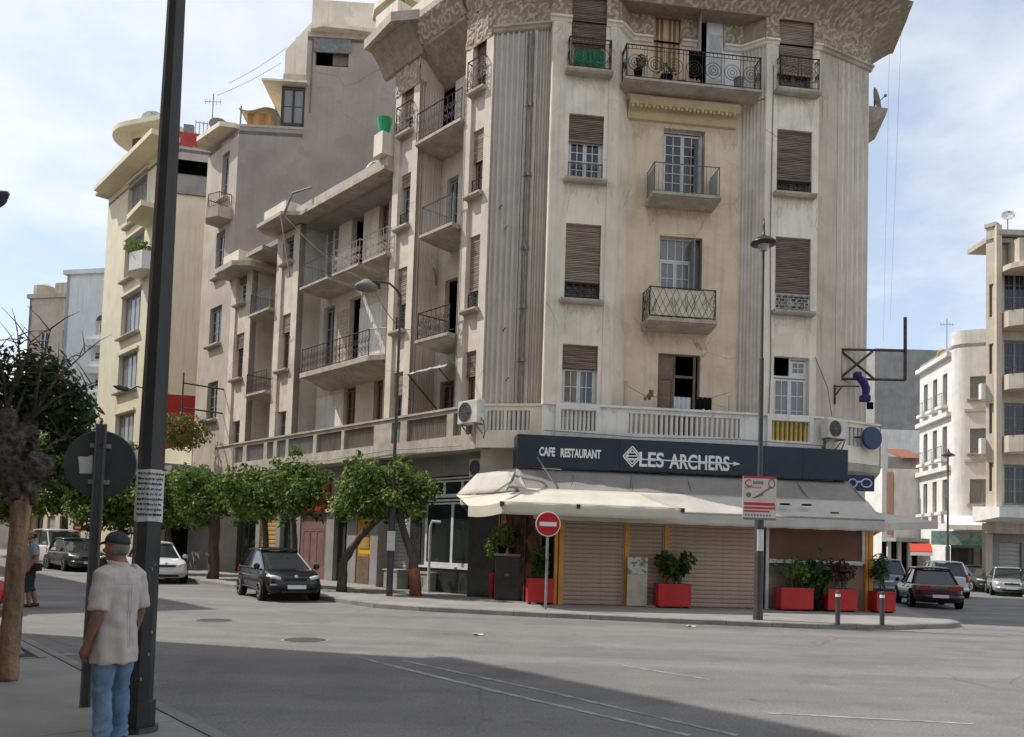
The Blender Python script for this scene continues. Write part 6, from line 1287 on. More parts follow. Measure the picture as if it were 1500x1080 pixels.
# far blocks that close the right street
def simple_block(label, u0, u1, vt, y, mat, wins=(), ang=0, vb=None, depth=10):
    c = AT((u0+u1)/2, 800, y); f_ = Fac((c.x, c.y), ang); a, b = f_.hit(u0, 750)[0], f_.hit(u1, 750)[0]; z1 = f_.hit((u0+u1)/2, vt)[1]
    r_ = thing('building', label, 'building', (c.x, c.y, 0)); hl = [f_.q(*w) for w in wins]; wall(f_, a, b, 0, z1, mat, r_, hl)
    for h in hl: window(f_, h[0]+.02, h[1]-.02, h[2], h[3]-.02, -.15, r_, grey_w, glass, rows=2, cols=1, fw=.1)
    m = MB(f_); m.box(a, b, -depth, -.01, z1-.2, z1+.15); m.box(a, a+.2, -depth, -.01, 0, z1-.2); m.box(b-.2, b, -depth, -.01, 0, z1-.2); m.build('roof_slab', mat, r_)
    return r_, f_, a, b, z1
r_, f_, a, b, z1 = simple_block('bare grey concrete gable rising behind the white block', 1280, 1382, 514, 82, conc)
m = MB(f_); m.box(a, b+2, 0, .06, 0, f_.hit(1320, 630)[1]); m.build('white_band', white_p, r_)
simple_block('narrow white block with tall windows right of the hanging blue signs', 1255, 1300, 636, 66, white_p, [(1268, 650, 1274, 680), (1280, 650, 1286, 680), (1268, 700, 1274, 735), (1280, 700, 1286, 735)], ang=20)
r_, f_, a, b, z1 = simple_block('low white house with blank wall and pink corner strip on the right street', 1292, 1352, 690, 60, white_p)
m = MB(f_); m.box(f_.hit(1300, 700)[0], f_.hit(1309, 700)[0], 0, .05, 3.5, z1-.1); m.build('pink_strip', flat('pink_plaster', (.55, .30, .22), .8), r_); m = MB(f_); m.box(f_.hit(1309, 700)[0], f_.hit(1313, 700)[0], 0, .12, 3, z1); m.build('pilaster', white_p, r_)
m = MB(f_); m.box(a, b, .05, 2.2, 3.0, 3.25); m.build('canopy', conc, r_)
for k in range(4): m = MB(f_); x = a+.3+k*(b-a)/4; m.box(x, x+.25, .0, .3, 0, 3); m.build('pier', white_p, r_)
m = MB(f_); m.box(a, b, .0, .05, .1, 3.0); m.build('dark_shop_front', dark_m, r_)
r_, f_, a, b, z1 = simple_block('low tile-roofed rooms between the grey gable and the white wall', 1285, 1352, 672, 68, brown_l)
m = MB(f_); m.profile([(-3, z1+1.0), (.4, z1-.1), (.4, z1+.05), (-3, z1+1.2)], (a+b)/2, b); m.build('tiled_roof', pm('red_tile', (.30, .13, .09), (.22, .09, .06), 6), r_)
simple_block('pale block with dark shop arcade in the gap of the right street', 1330, 1400, 760, 72, white_p)
r_, f_, a, b, z1 = simple_block('dark arcaded shop front behind the parked cars of the right street', 1345, 1395, 778, 62, grey_p)
m = MB(f_); m.profile([(0, 3.3), (1.8, 2.7), (1.8, 2.8), (0, 3.5)], a, b); m.build('awning', iron_g, r_); m = MB(f_); m.box(a, b, 0, .05, .1, 2.7); m.build('dark_shop_front', dark_m, r_)
c = AT(1300, 800, 120); r_ = thing('apartment_building', 'long pale block across the far end of the right street', 'building', (c.x, c.y, 0)); fE = Fac((c.x, c.y), 0); hl = [(x, x+1.6, z, z+2) for x in range(-20, 60, 4) for z in (4.5, 8)]
wall(fE, -22, 60, 0, 12, beige_p, r_, hl); [window(fE, h[0], h[1], h[2], h[3], -.2, r_, grey_w, glass, rows=2, cols=1) for h in hl]
# rooftop dishes and aerials
dish_m = pm('dish_grey', (.55, .55, .54), (.42, .42, .41), 4, rough=.5, bump=0)
def dish(label, p, r, az, el, mat=dish_m, h=.8):
    t = thing('satellite_dish', label, 'satellite dish', p, 0, 'satellite dishes on the roofs'); D = Vector((math.cos(az)*math.cos(el), math.sin(az)*math.cos(el), math.sin(el))); u_ = D.orthogonal().normalized(); v_ = D.cross(u_); p = Vector(p); c = p+Vector((0, 0, h))
    m = MB(); rows = []
    for k in range(6):
        rr = r*k/5; dd = .22*r*(k/5)**2; rows.append([tuple(c+D*dd+(u_*math.cos(a)+v_*math.sin(a))*max(rr, .01)) for a in [2*math.pi*i/20 for i in range(20)]])
    m.grid(rows, close=True); o = m.build('reflector', mat, t, smooth=True, fix=False); o.modifiers.new('t', 'SOLIDIFY').thickness = .015
    m = MB(); m.tube([tuple(p-Vector((0, 0, .3))), tuple(c)], .03, 6); m.build('mast', iron_g, t)
    m = MB(); m.bar(tuple(c-u_*r*.9), tuple(c+D*r*.9), .025); m.box(c.x+D.x*r*.9-.04, c.x+D.x*r*.9+.04, c.y+D.y*r*.9-.04, c.y+D.y*r*.9+.04, c.z+D.z*r*.9-.04, c.z+D.z*r*.9+.04); m.build('receiver_arm', iron_g, t)
dish('big pale dish on the tower room of the cream block', FT.P(FT.hit(218, 170)[0], -.4, tz1+.4), .75, math.radians(-75), .35, h=.55)
dish('small dark dish on the cream block roof beside the ladder frames', cz(322, 190) and GC.P(cz(318, 190)[0], -.4, ztop if False else cz(318, 192)[1]), .55, math.radians(-70), .4, iron_g, h=.5)
p = AT(1476, 330, 47); dish('grey dish on a mast above the beige block', (p.x, p.y, p.z-.2), .36, math.radians(-110), .4, h=.75)
p = AT(1283, 147, 29.3); dish('white dish mounted on the side wall past the right corner', (p.x-.05, p.y, p.z-.3), .42, math.radians(-20), .3, h=.3)
p = AT(1384, 522, 56); dish('ochre dish on the white rounded block', (p.x, p.y, p.z-.2), .55, math.radians(-100), .5, pm('rusty_ochre', (.50, .34, .10), (.40, .25, .07), 4), h=.2)
def aerial(label, p, h):
    t = thing('aerial', label, 'aerial', p, 0, 'roof aerials'); p = Vector(p); m = MB(); m.tube([tuple(p), tuple(p+Vector((0, 0, h)))], .03, 5)
    m.build('mast', iron_g, t); m = MB(); q = p+Vector((0, 0, h*.85)); m.bar(tuple(q-Vector((.5, 0, 0))), tuple(q+Vector((.5, 0, 0))), .025)
    for k in range(5): x = -.45+k*.22; m.bar(tuple(q+Vector((x, -.05, -.2))), tuple(q+Vector((x, .05, .2))), .018)
    m.build('antenna', iron_g, t)
aerial('thin aerial on the cream block roof left of the tarpaulin', GC.P(cz(308, 150)[0], -1, cz(308, 190)[1]-.5), 3.2)
p = AT(1387, 525, 60); aerial('thin aerial behind the white rounded block', p, 3.0)
p = GC.P(cz(280, 190)[0], -1, ztop-.4); t = thing('rooftop_railing', 'pale ladder frames and tanks along the red roof parapet', 'roof frame', p); m = MB(GC)
for u in (282, 288, 294, 300): x = cz(u, 190)[0]; m.bar((x, -.8, ztop-.5), (x, -.8, ztop+1.2), .06)
m.bar((cz(282, 180)[0], -.8, ztop+1.1), (cz(300, 180)[0], -.8, ztop+1.1), .06); m.build('frame', white_w, t)
m = MB(GC); m.box(cz(264, 180)[0], cz(279, 180)[0], -3, -1, ztop-.6, ztop+1.0); m.box(cz(302, 180)[0], cz(320, 180)[0], -3, -1, ztop-.6, ztop+.8); m.build('tank', iron_g, t)
# ================================================================== street furniture
blk = pm('black_pole_paint', (.022, .022, .023), (.03, .03, .03), 6, rough=.35, spec=.5, bump=.05); galv = pm('galvanised_steel', (.33, .33, .33), (.26, .26, .26), 5, rough=.5, metal=.3, bump=0)
paper = pm('paper', (.66, .66, .65), (.55, .55, .55), 6, rough=.8, bump=0); ink = flat('ink', (.03, .03, .035), .8)
# ---- foreground black octagonal pole with a pasted notice
pb = AT(199, 1090, 6.8); pb.z = .12; pole = thing('lamp_post', 'tall black tapering pole in the foreground with a white notice pasted on it', 'lamp post', pb)
m = MB(); m.tube([tuple(pb+Vector((0, 0, z))) for z in (0, .25, .26, 2.2, 9.0)], [.138, .134, .110, .104, .049], 8); m.build('pole', blk, pole)
m = MB(); m.tube([tuple(pb+Vector((0, 0, z))) for z in (0, .05)], [.17, .16], 12); m.build('base_plate', blk, pole)
m = MB(); q = pb+Vector((0, 0, 9.0)); m.tube([tuple(q), tuple(q+Vector((.2, -.1, .5))), tuple(q+Vector((.9, -.5, .7))), tuple(q+Vector((1.6, -.9, .65)))], [.045, .04, .035, .03], 8); m.build('arm', blk, pole)
m = MB(); q2 = q+Vector((1.75, -.98, .6)); m.lathe(tuple(q2), [(.05, .12), (.3, .02), (.32, -.02), (.2, -.1), (.05, -.12)], 16); m.build('lamp_head', blk, pole)
zlo, zhi = EYE-(760-783)/-F_PX*0+(784-763)/F_PX*6.75, EYE+(784-687)/F_PX*6.75
m = MB(); N8 = 8
def octr(z): 
    t = (z-pb.z-.26)/(2.2-.26); r_ = .110+(.104-.110)*t+.004; return r_
for k in range(8):
    a0, a1 = 2*math.pi*(k+.5)/8+math.pi/8*0, 2*math.pi*(k+1.5)/8
    pts_ = []
    for a, z in ((a0, zlo), (a1, zlo), (a1, zhi), (a0, zhi)): pts_.append((a, z))
    up = Vector((0, 0, 1)).orthogonal().normalized(); w = Vector((0, 0, 1)).cross(up)
    m.poly([tuple(Vector((pb.x, pb.y, 0))+(up*math.cos(a)+w*math.sin(a))*octr(z)+Vector((0, 0, z+.006*math.sin(a*5)))) for a, z in pts_])
nt_ = m.build('pasted_notice', paper, pole, fix=False)
m = MB(); rn = random.Random(4); cdir = Vector((-pb.x, -pb.y, 0)).normalized(); ca = math.atan2(cdir.y, cdir.x)
for row in range(9):
    z = zhi-.035-row*(zhi-zlo-.05)/9; a = ca-.95
    while a < ca+.95:
        l_ = rn.uniform(.08, .3); pts_ = []
        for j in range(7):
            aa = a+l_*j/6; rr = octr(z)*.985+.004; pts_.append((pb.x+rr*math.cos(aa), pb.y+rr*math.sin(aa), z+.010*math.sin(j*1.9+row)+rn.uniform(-.003, .003)))
        m.tube(pts_, .0028, 4); a += l_+rn.uniform(.03, .09)
m.build('script_lines', ink, nt_)
m = MB(); rn = random.Random(5)
for k in range(9):
    m = MB(); z = rn.uniform(.5, 2.0); a = ca+rn.uniform(-.6, .9); r_ = octr(z)-.009; m.lathe((pb.x+r_*math.cos(a), pb.y+r_*math.sin(a), z), [(.004, 0), (.009, .008), (.008, rn.uniform(.01, .025)), (.003, .03)], 6); m.build('paint_chip', galv, pole)
# ---- round sign seen from behind
sb = G(125, 1037, .12); rs_ = thing('road_sign', 'back of a round road sign on a post, with a torn white sticker', 'road sign', sb); f_ = Fac((sb.x, sb.y), 14)
top = f_.hit(160, 622)[1]; zc = f_.hit(152, 680)[1]
m = MB(f_); m.box(-.045, .045, -.02, .0, .1, top); m.box(-.045, -.03, 0, .03, .1, top); m.box(.03, .045, 0, .03, .1, top); m.build('post', pm('dull_post_steel', (.13, .13, .135), (.10, .10, .105), 4, rough=.6, bump=0), rs_)
backm = pm('sign_back', (.065, .075, .08), (.05, .06, .064), 2, rough=.7, metal=.1, bump=.05, stain=.2)
m = MB(f_); m.lathe((0, -.05, zc), [(.312, 0), (.318, .01), (.31, .026), (.30, .026)], 40, 1); m.build('disc', backm, rs_)
for z in (zc-.17, zc+.17): m = MB(f_); m.box(-.09, .09, -.03, .0, z-.02, z+.02); m.build('clamp', galv, rs_)
a = f_.q(114, 666, 136, 694, -.02); m = MB(f_); m.poly([(a[0], -.018, a[3]-.02), (a[0]+.02, -.018, a[2]), (a[1], -.018, a[2]+.005), (a[1]-.005, -.018, a[3]), ((a[0]+a[1])/2+.01, -.018, a[3]-.02)]); m.build('sticker', paper, rs_, fix=False)
# ---- main lamp post with the poster
lb = G(1110, 908, .12); lp = thing('lamp_post', 'slender dark lamp post with a flat round lantern standing in front of the cafe', 'lamp post', lb); f_ = Fac((lb.x, lb.y), 4)
zt = f_.hit(1112, 358)[1]; zmid = f_.hit(1111, 525)[1]; zlow = f_.hit(1110, 745)[1]
dkg = pm('dark_grey_post', (.055, .057, .06), (.075, .075, .078), 4, rough=.5, bump=.08, stain=.3, stainc=(.12, .12, .115))
m = MB(f_); m.tube([(0, 0, z) for z in (.12, .5, zlow, zlow+.05, zmid, zmid+.02, zt)], [.125, .118, .112, .062, .056, .036, .030], 10); m.build('post', dkg, lp)
m = MB(f_); m.lathe((0, 0, zt-.02), [(.05, .0), (.20, .01), (.325, .03), (.33, .06), (.29, .10), (.17, .19), (.07, .24), (.035, .30), (.03, .50), (.012, .72)], 28); m.build('lantern', blk, lp, smooth=True)
m = MB(f_); m.lathe((0, 0, zt-.03), [(.07, -.13), (.09, -.13), (.15, .03)], 16); m.build('lens', flat('lamp_lens', (.45, .45, .43), .3), lp)
m = MB(f_); m.box(-.11, .11, .075, .115, zlow-1.0, zlow-.35); 
nt_ = MB(f_); rows = [[(.119*math.sin(a)*1.0, .119*math.cos(a), z) for a in [(-.8+1.6*j/6) for j in range(7)]] for z in (f_.hit(1110, 807)[1], f_.hit(1110, 776)[1])]; nt_.grid(rows); nt_.build('sticker', paper, lp, fix=False)
# poster: red-edged advertisement
a = f_.q(1088, 698, 1137, 762, .14); po = thing('poster', 'red-edged advertising poster strapped to the lamp post in front of the sign board', 'poster', f_.P((a[0]+a[1])/2, .14, a[2]))
m = MB(f_); m.box(a[0], a[1], .125, .145, a[2], a[3]); m.build('panel', pm('poster_paper', (.66, .60, .53), (.55, .50, .46), 3, bump=0), po)
red_i = flat('poster_red', (.50, .05, .04), .6); grey_i = flat('poster_grey', (.16, .16, .17), .6); w_, h_ = a[1]-a[0], a[3]-a[2]
def pbox(o_, x0, x1, y0, y1, e=.147): o_.box(a[0]+x0*w_, a[0]+x1*w_, .144, e, a[2]+y0*h_, a[2]+y1*h_)
m = MB(f_); pbox(m, 0, 1, .95, 1); pbox(m, .04, .96, .33, .40); pbox(m, .04, .97, .25, .30); pbox(m, .04, .8, .18, .22)
for k in range(10): pbox(m, .06+k*.05, .09+k*.05, .72, .76)
pts_ = [(a[0]+w_*(.19+.12*math.cos(k*math.pi/8)), .148, a[2]+h_*(.84+.07*math.sin(k*math.pi/8))) for k in range(3, 15)]; m.tube(pts_, .012, 4); m.build('red_print', red_i, po)
m = MB(f_)
for k in range(7): pbox(m, .30+k*.045, .335+k*.045, .82, .90-.02*(k % 2))
m.disc((a[0]+w_*.17, .144, a[2]+h_*.57), .065, 16, 1, .004)
m.tube([(a[0]+w_*(.86+.09*math.cos(k*math.pi/8)), .148, a[2]+h_*(.84+.10*math.sin(k*math.pi/8))) for k in range(-6, 12)], .016, 4)
m.bar((a[0]+w_*.38, .148, a[2]+h_*.52), (a[0]+w_*.85, .148, a[2]+h_*.76), .03); m.bar((a[0]+w_*.3, .148, a[2]+h_*.5), (a[0]+w_*.6, .148, a[2]+h_*.58), .02)
pbox(m, 0, 1, 0, .05)
for k in range(9): pbox(m, .07+k*.09, .12+k*.09, .09, .13)
m.build('dark_print', grey_i, po)
m = MB(f_); m.lathe((0, 0, a[2]+.1), [(.12, 0), (.12, .03)], 12); m.lathe((0, 0, a[3]-.1), [(.07, 0), (.07, .03)], 12); m.build('strap', iron, po)
# ---- lamp post with curved arm in front of the left street side
lb = LW.P(*[LW.hit(570, 873, 2.55)[0], 2.55, 0]); lb = AT(570, 872, 25.2); lb.z = .12
lp = thing('lamp_post', 'dark lamp post with curved arm and hanging lamp among the trees', 'lamp post', lb); H_ = AT(583, 432, 25.2).z; f_ = Fac((lb.x, lb.y), 5)
m = MB(f_); m.tube([(0, 0, z) for z in (.12, 2.9, 2.95, 6, H_)], [.105, .10, .062, .05, .04], 10); m.build('post', dkg, lp)
m = MB(f_); m.tube([(0, 0, H_-.05), (-.12, .1, H_+.12), (-.35, .25, H_+.26), (-.62, .4, H_+.25), (-.82, .5, H_+.17)], [.04, .034, .03, .03, .03], 8); m.build('arm', blk, lp)
m = MB(f_); m.lathe((-1.02, .58, H_+.02), [(.06, .22), (.14, .17), (.34, .02), (.35, -.05), (.28, -.1), (.05, -.12)], 20); hd = m.build('lamp_head', pm('lamp_grey', (.26, .25, .24), (.20, .19, .18), 4), lp, smooth=True)
m = MB(f_); m.box(-.85, -.6, .4, .6, H_+.02, H_+.2); m.build('lamp_gear', blk, lp)
m = MB(f_); m.box(-.12, .12, .10, .13, 1.5, 2.1); m.build('sticker', paper, lp)
# ---- no entry sign
nb = G(799, 893, .12); ne = thing('no_entry_sign', 'red and white no-entry sign on a grey post at the corner kerb', 'road sign', nb); f_ = Fac((nb.x, nb.y), 2); zc = f_.hit(803, 768)[1]
m = MB(f_); m.tube([(0, 0, .12), (0, 0, zc+.3)], .038, 8); m.build('post', galv, ne)
m = MB(f_); m.lathe((0, .045, zc), [(.325, 0), (.33, .012), (.325, .02)], 40, 1); m.build('rim', white_l, ne); m = MB(f_); m.lathe((0, .062, zc), [(.305, 0), (.305, .006)], 40, 1); m.build('disc', pm('sign_red_face', (.55, .025, .03), (.50, .022, .025), 3, rough=.35, bump=0), ne)
m = MB(f_); m.box(-.225, .225, .066, .072, zc-.055, zc+.055); m.build('white_bar', white_l, ne)
for z in (zc-.12, zc+.12): m = MB(f_); m.box(-.06, .06, .0, .05, z-.02, z+.02); m.build('clamp', galv, ne)
# ---- bollards
bo = None
for (u, v, lab) in ((1227, 915, 'left of the two dark bollards with white band, before the planter with reddish shrub'), (1292, 916, 'right of the two dark bollards, at the pavement tip by the orange posts')):
    p = G(u, v, .12); r_ = thing('bollard', lab, 'bollard', p, 0, 'bollards at the corner kerb')
    m = MB(); m.lathe(tuple(p), [(.055, 0), (.055, .6), (.055, .77), (.045, .80), (.01, .815)], 14); m.build('post', dkg, r_)
    m = MB(); m.lathe(tuple(p+Vector((0, 0, .66))), [(.057, 0), (.057, .07)], 14); m.build('white_band', white_l, r_)
# ---- billboard frame and hanging signs at the right corner
fb = thing('sign_frame', 'empty rusty billboard frame with cross braces on the right corner of the block', 'bracket', AT(1232, 560, 26.9)); D_ = 26.9
m = MB(); P_ = lambda u, v, d=D_: tuple(AT(u, v, d))
rust = pm('rusty_iron', (.10, .075, .065), (.06, .045, .04), 6, rough=.8)
for a_, b_ in (((1232, 512), (1326, 514)), ((1232, 555), (1326, 557)), ((1326, 465), (1326, 557)), ((1232, 510), (1232, 557)), ((1233, 552), (1278, 515)), ((1233, 515), (1280, 555))): m.bar(P_(*a_), P_(*b_), .085 if a_[0] == 1326 else .06)
m.build('frame', rust, fb)
m = MB(); [m.bar(P_(1232, v), P_(1232, v, D_+1.0), .05) for v in (514, 555)]; m.build('stay', rust, fb)
ph = thing('phone_sign', 'purple telephone-handset sign hanging at the right corner', 'sign', AT(1264, 590, 26.6)); D_ = 26.6
m = MB(); cs = [(1257, 552), (1265, 560), (1269, 570), (1268, 581)]
pts_ = [AT(*q, D_) for q in cs]; m.tube([tuple(p) for p in pts_], [.11, .13, .13, .11], 8)
pur = pm('purple_sign_paint', (.02, .016, .105), (.017, .014, .085), 3, rough=.45, bump=0)
m.build('handle', pur, ph); m = MB()
for (u, v, du, dv) in ((1256, 550, 5, 5), (1267, 584, 7, 5)):
    m = MB(); c = AT(u, v, D_); rx = du*D_/F_PX; rz = dv*D_/F_PX; m.box(c.x-rx, c.x+rx, c.y-.13, c.y+.13, c.z-rz, c.z+rz); bevel(m.build('earpiece', pur, ph), .05, 3)
m = MB(); D_ = 26.7; m.bar(tuple(AT(1222, 566, D_)), tuple(AT(1258, 566, D_)), .035); m.bar(tuple(AT(1223, 564, D_)), tuple(AT(1223, 592, D_)), .05); m.bar(tuple(AT(1223, 580, D_)), tuple(AT(1234, 566, D_)), .03); m.build('bracket', rust, ph)
c = AT(1274, 594, 26.6); m = MB(); m.box(c.x-.08, c.x+.1, c.y-.05, c.y+.05, c.z-.12, c.z+.1); m.build('counterweight', dark_m, ph)
bs = thing('round_sign', 'dark blue round sign half hidden by the right end of the balustrade', 'sign', AT(1278, 655, 26.6)); c = AT(1277, 642, 26.6); f_ = Fac((c.x, c.y), 18)
m = MB(f_); m.lathe((0, 0, c.z), [(.36, -.06), (.38, -.03), (.38, .03), (.36, .06)], 28, 1); m.build('disc', pm('dark_blue_sign', (.035, .065, .13), (.03, .05, .10), 2, rough=.4, bump=0), bs); m = MB(f_); m.bar((-.35, .0, c.z), (-.6, -.1, c.z), .05); m.build('bracket', iron, bs)
gs = thing('spectacles_sign', 'blue optician sign with white spectacles under the right end of the balustrade', 'sign', AT(1262, 718, 26.4)); c0, c1 = AT(1240, 719, 26.4), AT(1280, 697, 26.4)
m = MB(); m.box(c0.x, c1.x, 26.35, 26.45, c0.z, c1.z); m.build('panel', pm('navy_blue_sign', (.03, .035, .10), (.025, .03, .085), 2, rough=.4, bump=0), gs)
m = MB()
for u, rx in ((1269, 7.5), (1249, 6)):
    c = AT(u, 708, 26.33); m.tube([(c.x+rx*26.4/F_PX*math.cos(k*math.pi/10), 26.33, c.z+6*26.4/F_PX*math.sin(k*math.pi/10)) for k in range(21)], .025, 5)
m.bar(tuple(AT(1255, 706, 26.33)), tuple(AT(1262, 706, 26.33)), .045); m.build('spectacles', flat('sign_pale_blue', (.50, .58, .75), .5), gs)
# ---- lamps further off
def arm_lamp(label, base, H, dx, dy, s=1.0, group=None):
    t = thing('lamp_post', label, 'lamp post', base, 0, group); b = Vector(base); m = MB(); m.tube([tuple(b), tuple(b+Vector((0, 0, H)))], [.09*s, .05*s], 8); m.build('post', dkg, t)
    q = b+Vector((0, 0, H)); e = q+Vector((dx, dy, .15)); m = MB(); m.tube([tuple(q-Vector((0, 0, .1))), tuple(q.lerp(e, .35)+Vector((0, 0, .22))), tuple(q.lerp(e, .7)+Vector((0, 0, .22))), tuple(e)], .03*s, 6); m.build('arm', blk, t)
    m = MB(); d = (e-q).normalized(); m.tube([tuple(e), tuple(e+d*.15), tuple(e+d*.45), tuple(e+d*.6)], [.05, .12, .11, .03], 8); m.build('lamp_head', dkg, t); return t
b = AT(206, 860, 33); b.z = .12; arm_lamp('street lamp half hidden behind the black foreground pole, its arm before the cream block', b, AT(208, 580, 33).z-.1, -.75, -.3)
b = AT(-109, 900, 11.5); b.z = .12; arm_lamp('street lamp whose dark head peeks in at the left picture edge', b, AT(-109, 318, 11.5).z-.2, .38, -.1)
b = AT(1388, 865, 44); b.z = .0; t = thing('lamp_post', 'distant lamp post with flat round lantern before the white rounded block', 'lamp post', b); zt = AT(1388, 668, 44).z
m = MB(); m.tube([tuple(b), (b.x, b.y, 2.5), (b.x, b.y, 2.55), (b.x, b.y, zt)], [.11, .11, .06, .04], 8); m.build('post', dkg, t); m = MB(); m.lathe((b.x, b.y, zt), [(.1, -.05), (.34, .0), (.34, .05), (.1, .2), (.02, .4)], 16); m.build('lantern', blk, t)
b = AT(113, 806, 52); b.z = 0.1; t = thing('no_entry_sign', 'tiny distant no-entry sign above the dark parked car on the left', 'road sign', b); zc = AT(113, 773, 52).z; m = MB(); m.tube([tuple(b), (b.x, b.y, zc)], .04, 6); m.build('post', galv, t); m = MB(); m.lathe((b.x, b.y-.06, zc), [(.33, 0), (.33, .03)], 20, 1); m.build('disc', flat('no_entry_red', (.5, .03, .03)), t); m = MB(); m.box(b.x-.2, b.x+.2, b.y-.08, b.y-.065, zc-.06, zc+.06); m.build('white_bar', white_l, t)
# ---- small things on balconies and roofs
green = pm('green_cloth', (.03, .22, .12), (.02, .15, .08), 4, bump=0)
def cloth(label, fac, s0, s1, d, z0, z1, mat, wav=.04, cat='cloth', name='hanging_cloth'):
    m = MB(fac); n = 14; rows = [[(s0+(s1-s0)*j/n, d+wav*math.sin(j*1.7+i*.3)*(.3+i/5), z1+(z0-z1)*i/5+.02*math.sin(j*1.1)*(i == 5)) for j in range(n+1)] for i in range(6)]; m.grid(rows)
    o = m.build(name, mat, None, loc=fac.P((s0+s1)/2, d, z0), smooth=True, fix=False); o.modifiers.new('t', 'SOLIDIFY').thickness = .008; return tag(o, label, cat)
a = F0.q(842, 72, 886, 94, .3); cloth('green net cloth tied to the top left window railing', F0, a[0], a[1], .22, a[2], a[3], green)
a = F0.q(1004, 84, 1022, 124, 0); cloth('dark blanket hung over the middle of the big top balcony railing', F0, a[0], a[1], .30, a[2], a[3], dark_m)
a = F0.q(1016, 583, 1041, 601, .1); cloth('black shirt drying on the line above the long balustrade', F0, a[0], a[1], .2, a[2], a[3], dark_m)
a = F0.q(985, 583, 1010, 598, .1); cloth('pale washing drying left of the black shirt', F0, a[0], a[1], .2, a[2]-.1, a[3], flat('pale_cloth', (.5, .52, .55), .9))
t = thing('clothes_line', 'thin clothes line strung across the first-floor terrace of the front', 'clothes line', F0.P(F0.hit(945, 580, .2)[0], .2, 6.1)); m = MB(F0); p0 = (*F0.hit(920, 566, .2)[:1], .2, F0.hit(920, 566, .2)[1]); 
m.tube([(F0.hit(u, v, .2)[0], .2, F0.hit(u, v, .2)[1]) for u, v in ((920, 566), (945, 580), (985, 584), (1040, 584), (1068, 575))], .009, 4); m.build('line', iron_g, t); m = MB(F0); x = F0.hit(917, 580, .2)[0]; m.box(x-.05, x+.05, .1, .2, 6.1, F0.hit(917, 558, .2)[1]); x = F0.hit(1068, 580, .2)[0]; m.bar((x, .2, 6.1), (x, .2, 6.75), .025); m.build('prop', slab_m, t)
t = thing('string_of_pegs', 'cluster of pegs and rags at the left end of the clothes line', 'pegs', F0.P(F0.hit(950, 580, .2)[0], .2, 6.35)); m = MB(F0); rn = random.Random(2)
for k in range(9): x, z = F0.hit(950, 579, .2)[0]+rn.uniform(-.12, .12), F0.hit(950, 579, .2)[1]+rn.uniform(-.14, .12); m.box(x-.04, x+.04, .18, .24, z-.05, z+.05)
m.build('rags', brown_w, t)
def pot(label, s, d, z, r, h, mat, plant=True, fac=F0, group='pots on the big top balcony'):
    t = thing('flower_pot', label, 'flower pot', fac.P(s, d, z), 0, group); c = fac.P(s, d, z); m = MB(); m.lathe(tuple(c), [(r*.75, 0), (r, h), (r*1.06, h+.02), (r*.9, h+.02)], 14); m.build('pot', mat, t)
    if plant: lf = MB(); leaves(lf, c+Vector((0, 0, h+.2)), r*1.5, r*1.3, .25, 90, .1, random.Random(int(s*100))); lf.build('foliage', leaf_d, t, fix=False)
    return t
for (u, lab, r, h, mt, pl_) in ((977, 'round black pot on the big balcony below the ochre door', .2, .32, dark_m, True), (935, 'tall dark pot at the left end of the big balcony', .14, .45, dark_m, False), (1000, 'small brown pot beside the dark blanket', .15, .2, brown_w, False), (1083, 'blue-grey jar at the right end of the big balcony', .17, .5, iron_g, False)): pot(lab, F0.hit(u, 110, .05)[0], .02, zf4, r, h, mt, pl_)
c = F0.P(F0.hit(940, 70, -.2)[0], -.25, zf4+.85); t = thing('hanging_plant', 'small bushy plant hung by the wall at the left end of the big balcony', 'plant', c); lf = MB(); leaves(lf, c+Vector((0, 0, .1)), .2, .18, .22, 130, .1, random.Random(8)); lf.build('foliage', leaf_d, t, fix=False); m = MB(); m.lathe(tuple(c-Vector((0, 0, .1))), [(.1, 0), (.14, .18)], 10); m.build('pot', brown_w, t)
m = MB(LW); s0_ = S(540, 30); rows = None
g4 = LW.P(-5.6, -.2, ZE+1.0)
cloth('green cloth drying on the roof storey above the stepped eave', LW, -5.8, -4.6, .45, ZE+.35, ZE+1.5, green, wav=.08)
m = MB(LW); m.box(sP2-.62, sP2-.04, -.1, .5, ZW+.66, LW.hit(568, 200, .1)[1]); m.build('roof_block', cream, wing)
a = LW.hit(568, 185, .1); t = thing('basket', 'green plastic basket sitting at the end of the low wing roof', 'basket', LW.P(sP2-.3, .2, a[1]-.35)); m = MB(LW); m.grid([[(sP2-.32+r*math.cos(k*math.pi/6), .25+r*math.sin(k*math.pi/6), a[1]-.35+h) for k in range(12)] for r, h in ((.05, 0), (.2, 0), (.3, .55), (.27, .55), (.18, .04))], close=True); m.build('shell', flat('green_plastic', (.02, .32, .14), .4), t)
m = MB(LW); m.lathe((sP2-1.7, .2, ZW+.4), [(.25, 0), (.35, .3), (.1, .5)], 10); 
dish('round pale dish on the roof of the low wing', LW.P(-7.6, -.6, ZW+.3), .42, math.radians(-100), .3, h=.7)
t = thing('roof_prop', 'bent iron prop and stay leaning on the low wing eave', 'prop', LW.P(sB2, .3, ZW+.2)); m = MB(LW); m.tube([(sB2+.2, .9, ZW+.1), (sB2+.7, .8, ZW+.9), (sB2+1.4, .3, ZW+1.1)], .05, 6); m.tube([(sB2+.1, 1.0, ZW+.1), (sB2+1.0, .9, ZW-2.8)], .035, 5); m.build('rod', iron_g, t)
